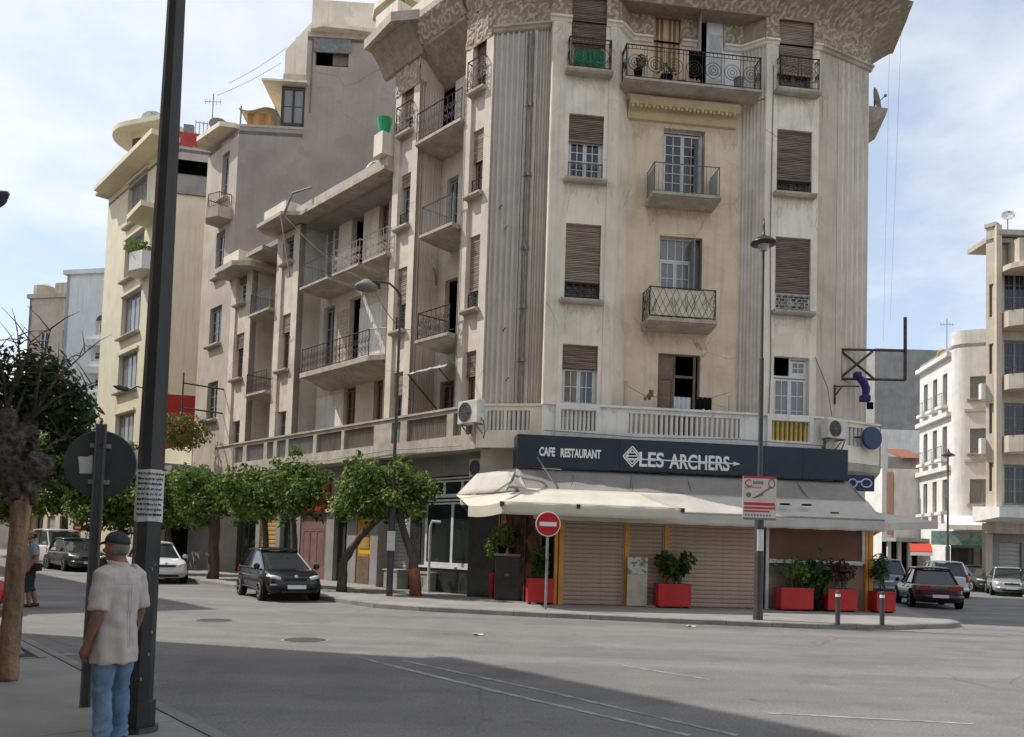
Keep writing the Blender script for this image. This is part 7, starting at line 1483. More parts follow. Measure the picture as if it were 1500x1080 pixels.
# ---- cables
def cable(label, pts, r=.012):
    m = MB(); P_ = []
    for a_, b_ in zip(pts, pts[1:]):
        for k in range(8): q = a_.lerp(b_, k/8); P_.append(tuple(q-Vector((0, 0, .12*math.sin(math.pi*k/8)))))
    P_.append(tuple(pts[-1])); m.tube(P_, r, 4); o = m.build('cable', iron_g, None, loc=pts[0]); return tag(o, label, 'cable', 'overhead cables')
for lab_, u0, u1, v1 in (('left of the two thin cables running up the sky right of the corner block', 1305, 1294, 500), ('right of the two thin cables running up the sky right of the corner block', 1323, 1304, 470)): cable(lab_, [AT(u0, -30, 34), AT(u1, v1, 70)], .006)
cable('cable from the curved-arm lamp to the fluted recess', [AT(545, 418, 24.6), AT(585, 480, 25.6), LW.P(sP1-.1, .05, LW.hit(668, 482)[1])]); cable('cable hanging from the low wing roof stay', [LW.P(sB2+.3, .9, ZW), LW.P(-9, .3, 12.9), LW.P(sP2, .02, 11.2)])
cable('wire stretched over the roofs left of the brown block', [AT(335, 122, 44), AT(420, 70, 44)], .014); cable('second wire above the rooftop tarpaulin', [AT(318, 140, 44), AT(412, 92, 44)], .014)
# ---- boxes and pipes along the left pavement
for (u, v, w_, h_, dd, lab) in ((571, 862, .85, .75, .5, 'low pale concrete box behind the curved-arm lamp post'), (616, 866, .8, .72, .5, 'low pale concrete box right of the reddish tree trunk')):
    p = G(u, v, .12); f_ = Fac((p.x, p.y), -47); t = thing('utility_box', lab, 'utility box', p, 0, 'low boxes on the left pavement'); m = MB(f_); m.box(-w_/2, w_/2, -dd, 0, .12, h_); bevel(m.build('body', pm('box_grey', (.36, .35, .33), (.28, .27, .25), 3, stain=.4), t), .02); m = MB(f_); m.box(-w_/2-.03, w_/2+.03, -dd-.03, .03, h_, h_+.06); m.build('lid', slab_m, t); m = MB(f_); m.box(-.2, .1, .001, .012, .3, .6); m.build('door', iron_g, t)
p = G(627, 868, .12); t = thing('white_pipe', 'white vent pipe with bent top beside the black marble pier', 'pipe', p); m = MB(); zt = AT(627, 757, 25.5).z; m.tube([tuple(p), tuple(p+Vector((0, 0, zt-.4))), tuple(p+Vector((.05, 0, zt-.2))), tuple(p+Vector((.35, -.05, zt-.22)))], .05, 8); m.build('pipe', white_w, t); m = MB(); m.box(p.x-.1, p.x+.1, p.y-.02, p.y+.2, 1.2, 1.3); m.build('clamp', iron_g, t)
# cables and a conduit that run over the old facades
for lab_, fac_, pts_ in (('cable clipped along the cafe front just above the sign board', F0, [(sA, .56, 5.3), (sA+3, .55, 5.22), (sA+6, .57, 5.3), (sD, .56, 5.24)]), ('cable dropping down the front pier right of the centre bay', F0, [(sb1+.25, .06, 17.8), (sb1+.22, .06, 12), (sb1+.3, .07, 8), (sb1+.26, .06, 6.2)]), ('cable sagging along the left street parapet', LW, [(-12.3, .46, 5.0), (-8.5, .46, 4.88), (-4.5, .46, 5.02), (-.4, .46, 4.9)]), ('cable hanging over the right window of the first floor', F0, [(Rw[0][1]+.15, .06, 8.2), (Rw[0][1]+.6, .06, 7.2), (Rw[0][1]+.75, .06, 6.3)]), ('cable running down beside the right pier of the left street side', LW, [(-1.36, .03, 17.5), (-1.34, .03, 11), (-1.38, .03, 6.3)])):
    m = MB(fac_); m.tube(pts_, .016, 5); tag(m.build('cable', iron_g, None, loc=fac_.P(*pts_[0])), lab_, 'cable', 'cables on the facades')
# litter and leaves on the kerb side
litter = flat('pale_litter', (.55, .53, .48), .8)
for u, v, lab_ in ((1012, 918, 'scrap of pale paper on the road at the kerb below the wide shutter'), (384, 866, 'scrap of pale paper on the road under the black hatchback nose'), (700, 930, 'crumpled pale wrapper on the lit road left of the no-entry post')):
    p = G(u, v, .012); m = MB(); m.grid([[(p.x+(i-1.5)*.07, p.y+(j-1)*.06, p.z+.02*math.sin(i*2+j*3)+.015) for i in range(4)] for j in range(3)]); tag(m.build('paper_scrap', litter, None, loc=p, fix=False), lab_, 'litter')
# ================================================================== vehicles
tyre_m = flat('tyre_rubber', (.018, .018, .018), .8); rim_m = flat('alloy_rim', (.42, .42, .43), .35, .5, .7); lens_m = flat('headlight_lens', (.62, .64, .66), .12, .7); tail_m = flat('tail_light_red', (.30, .012, .012), .2, .6); plate_m = flat('plate_white', (.68, .68, .66), .5); trim_m = flat('black_trim', (.02, .02, .021), .55); well_m = flat('wheel_well_shade', (.006, .006, .006), .95)
def car(label, pos, heading, col, kind='hatch', L=4.0, Wd=1.72, H=1.46, group='cars parked and driving in the streets', metal=.0, rough=.28, detail=True):
    t = thing('parked_car', label, 'car', pos, math.radians(heading), group)
    body = flat('car_paint', col, rough, .35, metal, coat=.45); hw = Wd/2; F_, R_ = L/2, -L/2; belt = H*.62
    P_ = dict(hatch=dict(hood=.65, cowl=.285, rf=.0, rr=-.33, rb=-.475, tail=.64, deck=None), sedan=dict(hood=.64, cowl=.24, rf=.05, rr=-.22, rb=-.345, tail=.62, deck=.64), suv=dict(hood=.63, cowl=.27, rf=.09, rr=-.40, rb=-.485, tail=.66, deck=None), van=dict(hood=.6, cowl=.30, rf=.16, rr=-.45, rb=-.49, tail=.6, deck=None))[kind]
    zb = .20 if kind != 'suv' else .26; hoodz = H*P_['hood']*.97
    xs_ = []
    def top(x):
        r = x/L
        if r > P_['cowl']: q = (r-P_['cowl'])/(.5-P_['cowl']); return hoodz+.0-(hoodz-H*.47)*q**2.2*1.0+(belt-hoodz)*(1-q)**2*.6
        if r < P_['rb']+.02 and P_['deck'] is None: return belt-.02
        if P_['deck'] is not None and r < P_['rr']: q = (P_['rr']-r)/(P_['rr']+.5); return belt+.01-.02*q-(.10*max(0, q-.8)*5 if q > .8 else 0)
        return belt
    st = [-.5, -.493, -.46, -.40, -.33, -.22, -.1, .02, .14, .24, .32, .40, .455, .488, .5]
    rows = []
    for r in st:
        x = r*L; e = abs(r)*2; k = 1-.17*max(0, (e-.66)/.34)**2-.05*max(0, (e-.95)/.05); w = hw*k; zt = top(x); zlow = zb+(.10 if e > .98 else 0)
        if e > .995: zt -= .16 if r > 0 else .12; w *= .97
        half = [(0, zlow), (w*.82, zlow), (w*.955, zlow+.07), (w*.99, zlow+.22), (w, (zlow+zt)/2+.05), (w*.975, zt-.12), (w*.93, zt-.03), (w*.82, zt+.004), (w*.4, zt+.02), (0, zt+.025)]
        rows.append([(x, -y, z) for y, z in half]+[(x, y, z) for y, z in half[-2:0:-1]])
    m = MB(); ids = m.grid(rows, close=True); m.face(*ids[0][::-1]); m.face(*ids[-1]); b = m.build('body', body, t, local=True, smooth=True)
    ss = b.modifiers.new('sub', 'SUBSURF'); ss.levels = 1; ss.render_levels = 2 if detail else 1
    # cabin
    xf0, xf1, xr1, xr0 = P_['cowl']*L, P_['rf']*L, P_['rr']*L, P_['rb']*L; wb, wt = hw*.90, hw*.66 if kind != 'van' else hw*.8; zt = H-.05; zl = belt-.02
    A = {('f', 0): (xf0, wb*.93, zl), ('f', 1): (xf1, wt, zt), ('r', 1): (xr1, wt, zt), ('r', 0): (xr0, wb*.93, zl)}
    xm0, xm1 = (xf0+xr0)*.5+.05, (xf1+xr1)*.5+.1
    rows = []
    for q in range(7):
        xx = xr1-.06+(xf1+.04-xr1+.06)*q/6; cz_ = .06*math.sin(math.pi*(q+.6)/7.2); rows.append([(xx, wt*1.03*y, zt-.01+cz_+.03*(1-y*y)) for y in (-1, -.8, -.4, 0, .4, .8, 1)])
    m = MB(); m.grid(rows); o = m.build('roof', body, t, local=True, smooth=True, fix=False); sld = o.modifiers.new('t', 'SOLIDIFY'); sld.thickness = .05; sld.offset = -1
    def quad(name, pts, mat): m = MB(); m.poly(pts); o = m.build(name, mat, t, local=True, fix=False); sl_ = o.modifiers.new('t', 'SOLIDIFY'); sl_.thickness = .012; sl_.offset = 0; return o
    f0, f1, r1, r0 = A['f', 0], A['f', 1], A['r', 1], A['r', 0]; mir = lambda p: (p[0], -p[1], p[2]); i_ = lambda p, dy=.0: (p[0], p[1]-dy, p[2])
    quad('windscreen', [f0, mir(f0), mir(f1), f1], car_glass); quad('rear_window', [mir(r0), r0, r1, mir(r1)], car_glass)
    for sgn in (1, -1):
        g_ = lambda p: (p[0], p[1]*sgn, p[2]); m0, m1 = (xm0, wb, zl), (xm1, wt*1.02, zt)
        quad('side_window', [g_(f0), g_((xm0+.03, wb, zl)), g_((xm1+.03, wt*1.02, zt)), g_(f1)], car_glass); quad('side_window', [g_((xm0-.03, wb, zl)), g_(r0), g_(r1), g_((xm1-.03, wt*1.02, zt))], car_glass)
        for p, q, w_ in ((f0, f1, .05), (r0, r1, .075 if kind != 'sedan' else .07), (m0, m1, .045), ((xr0*.8+xm0*.2, wb*.98, zl), (xr1*.85+xm1*.15, wt*1.01, zt), .04)):
            m = MB(); m.bar(g_(p), g_(q), w_); m.build('pillar', body if w_ > .045 else trim_m, t, local=True)
        m = MB(); m.bar(g_((f0[0]-.1, wb*1.0, zl+.02)), g_((r0[0]+.1, wb*1.0, zl+.02)), .03); m.build('window_trim', trim_m, t, local=True)
        # doors: shut lines and handles
        m = MB(); yy = hw*.995*sgn
        for x in (xf0-.12*L*.5, xm0, xr0*.72): m.bar((x, yy, zb+.2), (x-.02, hw*.965*sgn, belt-.08), .012)
        m.bar((xf0-.06*L, yy, zb+.13), (xr0*.72, yy, zb+.13), .03); m.build('door_seam', trim_m, t, local=True)
        for x in (xm0+.12, xr0*.72+.15): m = MB(); m.box(x, x+.16, hw*.975*sgn-.02, hw*.975*sgn+.03, belt-.17, belt-.13); m.build('door_handle', body, t, local=True)
        m = MB(); m.lathe((xf0-.15, (wb+.13)*sgn, zl+.10), [(.03, -.06), (.085, -.03), (.09, .04), (.03, .07)], 8, 0); m.build('wing_mirror', body, t, local=True)
        # lamps
        m = MB(); xx = F_-.10; m.tube([(F_*.975, hw*.50*sgn, H*.455), (F_*.93, hw*.74*sgn, H*.475), (F_*.83, hw*.90*sgn, H*.505)], [.055, .075, .03], 8); m.build('headlight', lens_m, t, local=True, smooth=True)
        m = MB()
        if kind == 'sedan': m.box(R_-.012, R_+.06, sgn*hw*.35, sgn*hw*.88, H*.47, H*.575)
        else: m.tube([(R_+.02, hw*.80*sgn, H*.45), (R_+.05, hw*.83*sgn, H*.55), (R_+.10, hw*.82*sgn, H*.66)], [.06, .075, .05], 6)
        m.build('tail_light', tail_m, t, local=True)
        for x in (L*.315, -L*.315):
            rw = .31 if kind != 'suv' else .35
            m = MB(); m.lathe((x, sgn*(hw-.06)-.06, rw+.02), [(rw+.06, 0), (rw+.06, .125)], 22, 1); m.build('wheel_gap_shade', well_m, t, local=True)  # black disc on the body side imitates the shaded wheel well
            w_ = bpy.data.objects.new('wheel', None); C.objects.link(w_); w_.parent = t; w_.location = (x, sgn*(hw-.07), rw)
            m = MB(); m.lathe((0, -.10, 0), [(rw*.6, 0), (rw*.95, .0), (rw, .04), (rw, .16), (rw*.95, .2), (rw*.6, .2)], 22, 1); m.build('tyre', tyre_m, w_, local=True)
            m = MB(); m.lathe((0, .0 if sgn > 0 else -.112, 0), [(rw*.66, 0), (rw*.66, .104), (rw*.58, .112)] if sgn > 0 else [(rw*.58, 0), (rw*.66, .008), (rw*.66, .112)], 20, 1)
            m.build('rim', rim_m, w_, local=True); m = MB()
            for k in range(5): a = k*2*math.pi/5; m.box(*sorted((.0, .001)), 0, 0, 0, 0) if False else m.bar((rw*.2*math.cos(a+.3), sgn*.116, rw*.2*math.sin(a+.3)), (rw*.52*math.cos(a+.3), sgn*.116, rw*.52*math.sin(a+.3)), .05)
            m.build('spoke_gap', trim_m, w_, local=True)
    m = MB(); m.tube([(F_-.06, -hw*.86, .42), (F_+.015, -hw*.5, .42), (F_+.03, 0, .42), (F_+.015, hw*.5, .42), (F_-.06, hw*.86, .42)], .09, 8); m.build('bumper', body if col[0]+col[1]+col[2] > .08 else trim_m, t, local=True, smooth=True)
    m = MB(); m.tube([(R_+.05, -hw*.88, .42), (R_-.03, -hw*.5, .42), (R_-.04, 0, .42), (R_-.03, hw*.5, .42), (R_+.05, hw*.88, .42)], .09, 8); m.build('bumper', body, t, local=True, smooth=True)
    m = MB(); m.box(F_-.05, F_+.005, -hw*.38, hw*.38, H*.42, H*.47); m.box(F_-.05, F_+.075, -hw*.5, hw*.5, .26, .33); m.build('grille', trim_m, t, local=True)
    m = MB(); m.box(F_+.115, F_+.13, -.26, .26, .37, .48); m.build('licence_plate', plate_m, t, local=True)
    zp = .62 if kind in ('sedan',) else .74; zp = .46 if kind == 'sedan' else zp
    m = MB(); m.box(R_-.135 if kind == 'sedan' else R_-.02, R_-.125 if kind == 'sedan' else R_-.005, -.26, .26, zp-.055, zp+.055); m.build('licence_plate', plate_m, t, local=True)
    m = MB(); m.tube([(F_+.128, 0, .6), (F_+.14, 0, .6)] if False else [(F_-.02, 0, H*.50), (F_+.012, 0, H*.505)], .05, 10); m.build('badge', rim_m, t, local=True)
    return t
def onlw(u, d): s = LW.hit(u, 840, d)[0]; return LW.P(s, d, 0)
p = onlw(407, 5.2); car('shiny black hatchback parked at the kerb in front of the red shop, facing the corner', p, -59, (.006, .006, .009), 'hatch', 3.8, 1.64, 1.42)
p = onlw(226, 5.4); car('white compact car parked further up the left street behind the foreground pole', p, -56, (.66, .66, .65), 'sedan', 4.2, 1.70, 1.46)
p = onlw(110, 5.5); car('dark grey car with bright bonnet, nearest of the group parked far up the left street', p, -47, (.06, .062, .065), 'hatch', 4.2, 1.74, 1.46, metal=.4)
p = onlw(84, 5.4); car('white boxy van behind the dark grey car far up the left street', p, -47, (.68, .68, .67), 'van', 4.2, 1.78, 1.85, detail=False)
p = onlw(66, 5.4); car('silver small car last in the far left row before the tree trunk', p, -47, (.42, .43, .44), 'hatch', 3.9, 1.68, 1.45, metal=.5, detail=False)
p = AT(-115, 880, 16.5); car('bright red car cut by the left picture edge', Vector((p.x-.6, p.y, 0)), 35, (.42, .02, .02), 'hatch', 3.9, 1.70, 1.47)
p = G(1378, 893); hd = 74; d_ = Vector((math.cos(math.radians(hd)), math.sin(math.radians(hd)), 0)); car('dark burgundy saloon seen from behind at the pavement tip', Vector((p.x, p.y, 0))+d_*2.3, hd, (.035, .008, .012), 'sedan', 4.4, 1.70, 1.42)
p = AT(1314, 868, 37.0); car('blue-grey estate car behind the burgundy saloon beside the cafe corner', Vector((p.x, p.y+2, 0)), 77, (.20, .24, .28), 'suv', 4.4, 1.80, 1.68, metal=.3)
p = AT(1412, 868, 38.0); car('white hatchback seen from behind, half covered by the burgundy saloon', Vector((p.x, p.y+2, 0)), 72, (.60, .61, .62), 'suv', 4.2, 1.78, 1.66)
p = AT(1452, 860, 47.0); car('black car parked between the white hatchback and the silver car', Vector((p.x, p.y+1.5, 0)), -95, (.03, .03, .032), 'hatch', 4.1, 1.72, 1.47, detail=False)
p = AT(1490, 862, 42.5); car('silver saloon facing us at the right kerb', Vector((p.x+.4, p.y+1.5, 0)), -116, (.40, .41, .42), 'sedan', 4.4, 1.75, 1.44, metal=.5)
p = AT(1545, 866, 40.5); car('dark teal car cut by the right picture edge', Vector((p.x, p.y+1, 0)), -112, (.03, .06, .07), 'hatch', 4.0, 1.72, 1.46, detail=False)
p = AT(1458, 858, 62); car('black car far back beyond the silver saloon', Vector((p.x, p.y, 0)), -95, (.02, .02, .024), 'suv', 4.2, 1.75, 1.6, detail=False)
# ================================================================== trees
bark = pm('grey_brown_bark', (.13, .105, .08), (.075, .06, .048), 6, stretch=(1, 1, .25), bump=.8, bscale=18); bark_p = pm('peeled_pale_bark', (.38, .25, .15), (.20, .12, .07), 5, stretch=(2.2, 2.2, .3), bump=.9, bscale=16, streak=.7, streakc=(.10, .06, .04), stain=.6, stainc=(.12, .075, .05), split=(.4, .6)); bark_d = pm('dark_gnarled_bark', (.13, .105, .09), (.045, .037, .032), 12, bump=1.0, bscale=30, split=(.4, .58))
bark_r = pm('reddish_painted_bark', (.33, .13, .075), (.20, .085, .055), 5, bump=.6, bscale=18)
leaf_m = [leaf_d, leaf_l, leafm('fresh_leaf', (.30, .36, .08), (.18, .25, .05)), leafm('deep_leaf', (.05, .085, .03), (.03, .055, .02))]
def knobby(m, pts, rs, rnd, n=9, sub=4, amp=.08):
    P_, R_ = [], []
    for i in range(len(pts)-1):
        a, b = Vector(pts[i]), Vector(pts[i+1])
        for k in range(sub): t_ = k/sub; P_.append(tuple(a.lerp(b, t_)+Vector((rnd.gauss(0, amp*rs[i]), rnd.gauss(0, amp*rs[i]), 0)))); R_.append((rs[i]+(rs[i+1]-rs[i])*t_)*(1+rnd.uniform(-amp, amp)))
    P_.append(tuple(pts[-1])); R_.append(rs[-1]); m.tube(P_, R_, n)
def street_tree(label, base, trunks, clumps, seed, n=420, leaf=.15, mats=(0, 1, 2), group='street trees along the left pavement', barkm=None):
    """trunks: list of [(point, radius)...]; clumps: (centre, radius) that carry leaves and are reached by limbs"""
    r = random.Random(seed); t = thing('street_tree', label, 'tree', base, 0, group)
    for tr in trunks:
        m = MB(); knobby(m, [p for p, _ in tr], [q for _, q in tr], r); m.build('trunk', barkm or bark, t, smooth=True)
    m = MB(); tips = [tr[-1] for tr in trunks]
    for c, rad in clumps:
        tp = min(tips, key=lambda q: (q[0]-c).length); mid = tp[0].lerp(c, .5)+Vector((r.uniform(-.1, .1), r.uniform(-.1, .1), -.05))
        m.tube([tuple(tp[0]-Vector((0, 0, .05))), tuple(mid), tuple(c)], [tp[1]*.55, tp[1]*.35, .012], 6)
        for k in range(4): e = c+Vector((r.gauss(0, 1), r.gauss(0, 1), r.gauss(.2, .8))).normalized()*rad*.9; m.tube([tuple(mid.lerp(c, .6)), tuple(c.lerp(e, .5)), tuple(e)], [.022, .014, .005], 4)
    m.build('limb', barkm or bark, t, smooth=True)
    lf = MB(); nm = len(mats)
    clumps = clumps+[(c+Vector((r.gauss(0, 1), r.gauss(0, 1), r.gauss(.25, .8))).normalized()*rad*r.uniform(.9, 1.25), rad*r.uniform(.22, .4)) for c, rad in clumps for _ in range(2)]
    for c, rad in clumps:
        k_ = int(n*.82*(rad/.6)**2)
        for _ in range(k_):
            d = Vector((r.gauss(0, 1), r.gauss(0, 1), r.gauss(0, .8))).normalized(); q = c+Vector((d.x*rad, d.y*rad, d.z*rad*.8))*(r.random()**.45)
            lf.mi = r.choices(range(nm), [.34, .40, .26][:nm])[0]; leaf1(lf, q, (d+Vector((0, 0, .5))).normalized(), leaf*r.uniform(.5, 1.45), r)
    lf.build('crown', [leaf_m[i] for i in mats], t, fix=False); return t
def crown(u0, u1, v0, v1, y, n, rad, seed, depth=1.2):
    r = random.Random(seed); o = []; c0 = AT((u0+u1)/2, (v0+v1)/2, y); rx = (u1-u0)/2*y/F_PX; rz = (v1-v0)/2*y/F_PX
    for k in range(n):
        a = 2*math.pi*(k+.5)/n*1.618*3; q = math.sqrt((k+.5)/n)
        o.append((c0+Vector((rx*.82*q*math.cos(a), r.uniform(-.8, .8)*depth, rz*.7*q*math.sin(a))), rad*r.uniform(.75, 1.2)))
    return o
T = lambda u, v, y, r: (AT(u, v, y), r)
b1, b2 = G(501, 867, .12), G(609, 873, .12)
street_tree('leaning street tree with a bent grey trunk beside the yellow shop door', b1, [[(b1, .17), T(503, 821, 26.6, .13), T(528, 786, 26.4, .12), T(558, 757, 26.2, .10)]], crown(482, 575, 672, 768, 26.3, 13, .55, 1), 11, n=400)
street_tree('crooked street tree with reddish painted trunk foot right of the curved-arm lamp post', b2, [[(b2, .17), T(608, 850, 25.3, .15), T(606, 824, 25.3, .14), T(591, 776, 25.5, .12), T(581, 742, 25.7, .10)]], crown(545, 636, 668, 775, 25.7, 12, .52, 2), 12, n=380)
tr = bpy.data.objects['street_tree.001']; m = MB(); knobby(m, [b2, AT(608, 850, 25.3), AT(607, 832, 25.3)], [.205, .178, .168], random.Random(3), amp=.03); m.build('painted_foot', bark_r, tr, smooth=True)
y = 30.0; b = onlw(430, 3.3); b.z = .12; y = b.y
street_tree('full dark green street tree behind the black hatchback, right trunk of two', b, [[(b, .14), T(431, 790, y, .11), T(428, 752, y, .09)]], crown(385, 482, 672, 762, y, 13, .6, 4), 13, n=420, mats=(0, 1, 2))
b = onlw(392, 3.4); b.z = .12; y = b.y
street_tree('street tree with round crown over the rear of the black hatchback', b, [[(b, .13), T(389, 790, y, .10), T(388, 752, y, .09)]], crown(330, 405, 682, 768, y, 12, .62, 5), 14, n=420, mats=(0, 1, 2))
b = G(311, 848, .12); y = b.y
street_tree('street tree with thick straight trunk between the glass shop and the ochre shutter', b, [[(b, .24), T(313, 800, y, .20), T(316, 745, y, .18)]], crown(262, 352, 685, 775, y, 14, .7, 6), 15, n=380, mats=(0, 1, 2))
b = onlw(248, 3.3); b.z = .12; y = b.y
street_tree('street tree right of the foreground black pole above the white compact car', b, [[(b, .16), T(247, 800, y, .13), T(246, 765, y, .11)]], crown(215, 278, 690, 780, y, 12, .72, 7), 16, n=330, leaf=.18, mats=(0, 1, 2))
for k, (ub, u0, u1, v0, v1, lab, sd_) in enumerate(((136, 105, 205, 640, 772, 'big bushy tree behind the round sign disc on the far left pavement', 21), (95, 40, 140, 600, 765, 'tall bushy tree behind the near gnarled tree, above the far parked cars', 22), (176, 150, 215, 690, 775, 'smaller far tree between the round sign and the black pole', 23), (20, -40, 70, 640, 775, 'far tree left of the near peeled trunk', 24))):
    b = onlw(ub, 3.3); b.z = .12; y = b.y
    street_tree(lab, b, [[(b, .16), T(ub+2, 785, y, .13), T(ub+(u0+u1)/2*.0, 755, y, .12)]], crown(u0, u1, v0, v1, y, 16, .95, sd_, depth=1.8), sd_, n=330, leaf=.24, mats=(0, 1, 2))
# ---- the near gnarled tree at the left edge
tb = G(10, 998, .12); y = tb.y; near = thing('gnarled_tree', 'near gnarled tree with peeled pale trunk, dark knotted head and bare twigs', 'tree', tb); r = random.Random(40)
m = MB(); knobby(m, [tb, AT(14, 950, y), AT(22, 850, y), AT(29, 760, y), AT(33, 712, y)], [.108, .10, .096, .093, .125], r, n=16, sub=7, amp=.03); m.build('trunk', bark_p, near, smooth=True)
m = MB()
heads = [(AT(33, 712, y), AT(22, 640, y+.1), .15, .17), (AT(38, 705, y), AT(62, 668, y-.1), .12, .11), (AT(25, 700, y), AT(-8, 640, y), .12, .10), (AT(30, 660, y), AT(48, 610, y+.2), .12, .07), (AT(20, 660, y), AT(12, 600, y-.1), .11, .08), (AT(15, 640, y), AT(-20, 590, y+.1), .09, .05)]
for a, b_, r0, r1 in heads: knobby(m, [a, a.lerp(b_, .5)+Vector((r.uniform(-.04, .04), r.uniform(-.05, .05), 0)), b_], [r0, r0*1.15, r1], r, n=9, sub=4, amp=.16)
for k in range(16):      # twisted scar-tissue strands round the pollard head
    a0_, u_, w_ = r.uniform(0, 6.28), r.uniform(10, 52), r.uniform(.10, .2); c0_ = AT(u_*.6+13, r.uniform(690, 745), y); w_ = min(w_, .125); pts_ = []
    for j in range(8): a_ = a0_+j*.5*(1 if k % 2 else -1); pts_.append(tuple(c0_+Vector((w_*math.cos(a_)*(1-.03*j), w_*math.sin(a_)*.7-.03, j*r.uniform(.06, .09)))))
    knobby(m, pts_, [r.uniform(.03, .06)*(1-.06*j) for j in range(8)], r, n=7, sub=2, amp=.12)
kh = m.build('knotted_head', bark_d, near)
m = MB(); tw = [(48, 612, 130, 512), (48, 612, 95, 520), (12, 600, 25, 480), (12, 600, -10, 500), (40, 620, 110, 590), (20, 620, 60, 540), (60, 668, 92, 720), (60, 668, 110, 640), (5, 610, 45, 500), (48, 612, 75, 480), (30, 640, 70, 560), (48, 612, 140, 560)]
for u0, v0, u1, v1 in tw:
    a, b_ = AT(u0, v0, y), AT(u1, v1, y+r.uniform(-.3, .4)); mid = a.lerp(b_, .5)+Vector((r.uniform(-.08, .08), 0, r.uniform(0, .1))); m.tube([tuple(a), tuple(a.lerp(mid, .6)+Vector((0, 0, .03))), tuple(mid), tuple(b_)], [.025, .018, .013, .004], 5)
    for j in range(9):
        s_ = mid.lerp(b_, r.random()); e = s_+Vector((r.uniform(-.28, .32), r.uniform(-.2, .2), r.uniform(-.08, .34))); m.tube([tuple(s_), tuple(s_.lerp(e, .5)+Vector((0, 0, .02))), tuple(e)], [.008, .005, .002], 4)
m.build('twig', bark_d, near, smooth=True)
HEAD = kh
lf = MB(); cl = [(15, 560, .42), (62, 575, .42), (-12, 600, .40), (95, 600, .36), (100, 640, .34), (70, 545, .30), (40, 590, .4), (118, 615, .25), (85, 690, .26), (-15, 540, .3), (40, 530, .28), (105, 580, .26), (120, 650, .24), (-5, 660, .3)]
for u, v, rad in cl:
    c = AT(u, v, y+.35+r.uniform(-.2, .4))
    for _ in range(int((300 if v < 570 else 560)*rad/.4*rad/.4)):
        d = Vector((r.gauss(0, 1), r.gauss(0, 1), r.gauss(0, .9))).normalized(); q = c+d*rad*(r.random()**.5); lf.mi = r.choices((0, 1, 2), (.62, .28, .1))[0]; leaf1(lf, q, (d+Vector((0, 0, .4))).normalized(), .08*r.uniform(.5, 1.4), r)
lf.build('crown', [leaf_m[3], leaf_m[0], leaf_m[1]], near, fix=False)
skin = pm('tanned_skin', (.30, .155, .10), (.25, .125, .08), 8, rough=.55, bump=.05, spec=.35); hair_g = pm('grey_hair', (.22, .21, .20), (.12, .115, .11), 30, rough=.7); cap_m = pm('charcoal_cap', (.035, .036, .04), (.05, .05, .054), 8, rough=.85, bump=.1, bscale=120)
shirt_m = pm('pale_striped_shirt', (.56, .49, .465), (.49, .43, .405), 14, rough=.9, bump=.15, bscale=60, stretch=(1, 1, .05)); jean_m = pm('washed_blue_jeans', (.20, .31, .43), (.115, .20, .31), 5, rough=.9, bump=.35, bscale=14, stretch=(1, 1, .6)); shoe_m = flat('dark_shoe', (.03, .028, .027), .6)
def loft(m, rings, n=18):   # rings: (cx,cy,z,rx,ry[,power])
    rows = []
    for cx, cy, z, rx, ry in rings: rows.append([(cx+rx*math.cos(a), cy+ry*math.sin(a), z) for a in [2*math.pi*k/n for k in range(n)]])
    ids = m.grid(rows, close=True); m.face(*ids[0][::-1]); m.face(*ids[-1])
def blob(m, c, r, n=14):
    rows = []
    for k in range(1, 9): t_ = math.pi*k/9; rows.append([(c[0]+r[0]*math.sin(t_)*math.cos(a), c[1]+r[1]*math.sin(t_)*math.sin(a), c[2]-r[2]*math.cos(t_)) for a in [2*math.pi*q/n for q in range(n)]])
    ids = m.grid(rows, close=True); m.face(*ids[0][::-1]); m.face(*ids[-1])
def displace(o, fn):
    V = o.data.vertices; ns_ = [v.normal.copy() for v in V]; flat_ = []
    for v, n_ in zip(V, ns_): flat_.extend(v.co+n_*fn(v.co))
    V.foreach_set('co', flat_); o.data.update()
def fuse(o, vox=.012, it=3, wr=0, seed=0):
    """join overlapping volumes into one continuous surface"""
    rm = o.modifiers.new('fuse', 'REMESH'); rm.mode = 'VOXEL'; rm.voxel_size = vox; sm = o.modifiers.new('smooth', 'SMOOTH'); sm.factor = .5; sm.iterations = it
    bake(o)
    if wr:
        displace(o, lambda p: noise.noise(Vector((p.x*11+p.y*6, p.y*11+seed, p.z*6)))*wr+noise.noise(Vector((p.x*16+p.z*14, p.y*16, p.z*9+seed)))*wr*.7)
    o.data.polygons.foreach_set('use_smooth', [True]*len(o.data.polygons)); o.data.update(); return o
def hand(m, wrist, dirv, side, s=1.0):
    """palm, four unequal curled fingers and a thumb, hanging along dirv; side = direction of the thumb"""
    d = Vector(dirv).normalized(); sd_ = Vector(side).normalized(); nn = d.cross(sd_).normalized(); w = Vector(wrist)
    m.tube([tuple(w-d*.03), tuple(w), tuple(w+d*.03*s), tuple(w+d*.08*s), tuple(w+d*.095*s)], [.026*s, .027*s, .036*s, .040*s, .030*s], 10)
    for k, ln in enumerate((.072, .082, .076, .060)):
        b = w+d*.085*s+sd_*(.030-.020*k)*s; c = b+d*ln*.5*s+nn*.008*s; e = b+d*ln*.85*s+nn*.032*s
        m.tube([tuple(b-d*.02), tuple(b), tuple(c), tuple(e)], [.0105*s, .0105*s, .0095*s, .007*s], 7)
    b = w+d*.025*s+sd_*.028*s; m.tube([tuple(b), tuple(b+sd_*.022*s+d*.03*s), tuple(b+sd_*.02*s+d*.065*s+nn*.012*s)], [.014*s, .012*s, .008*s], 7)
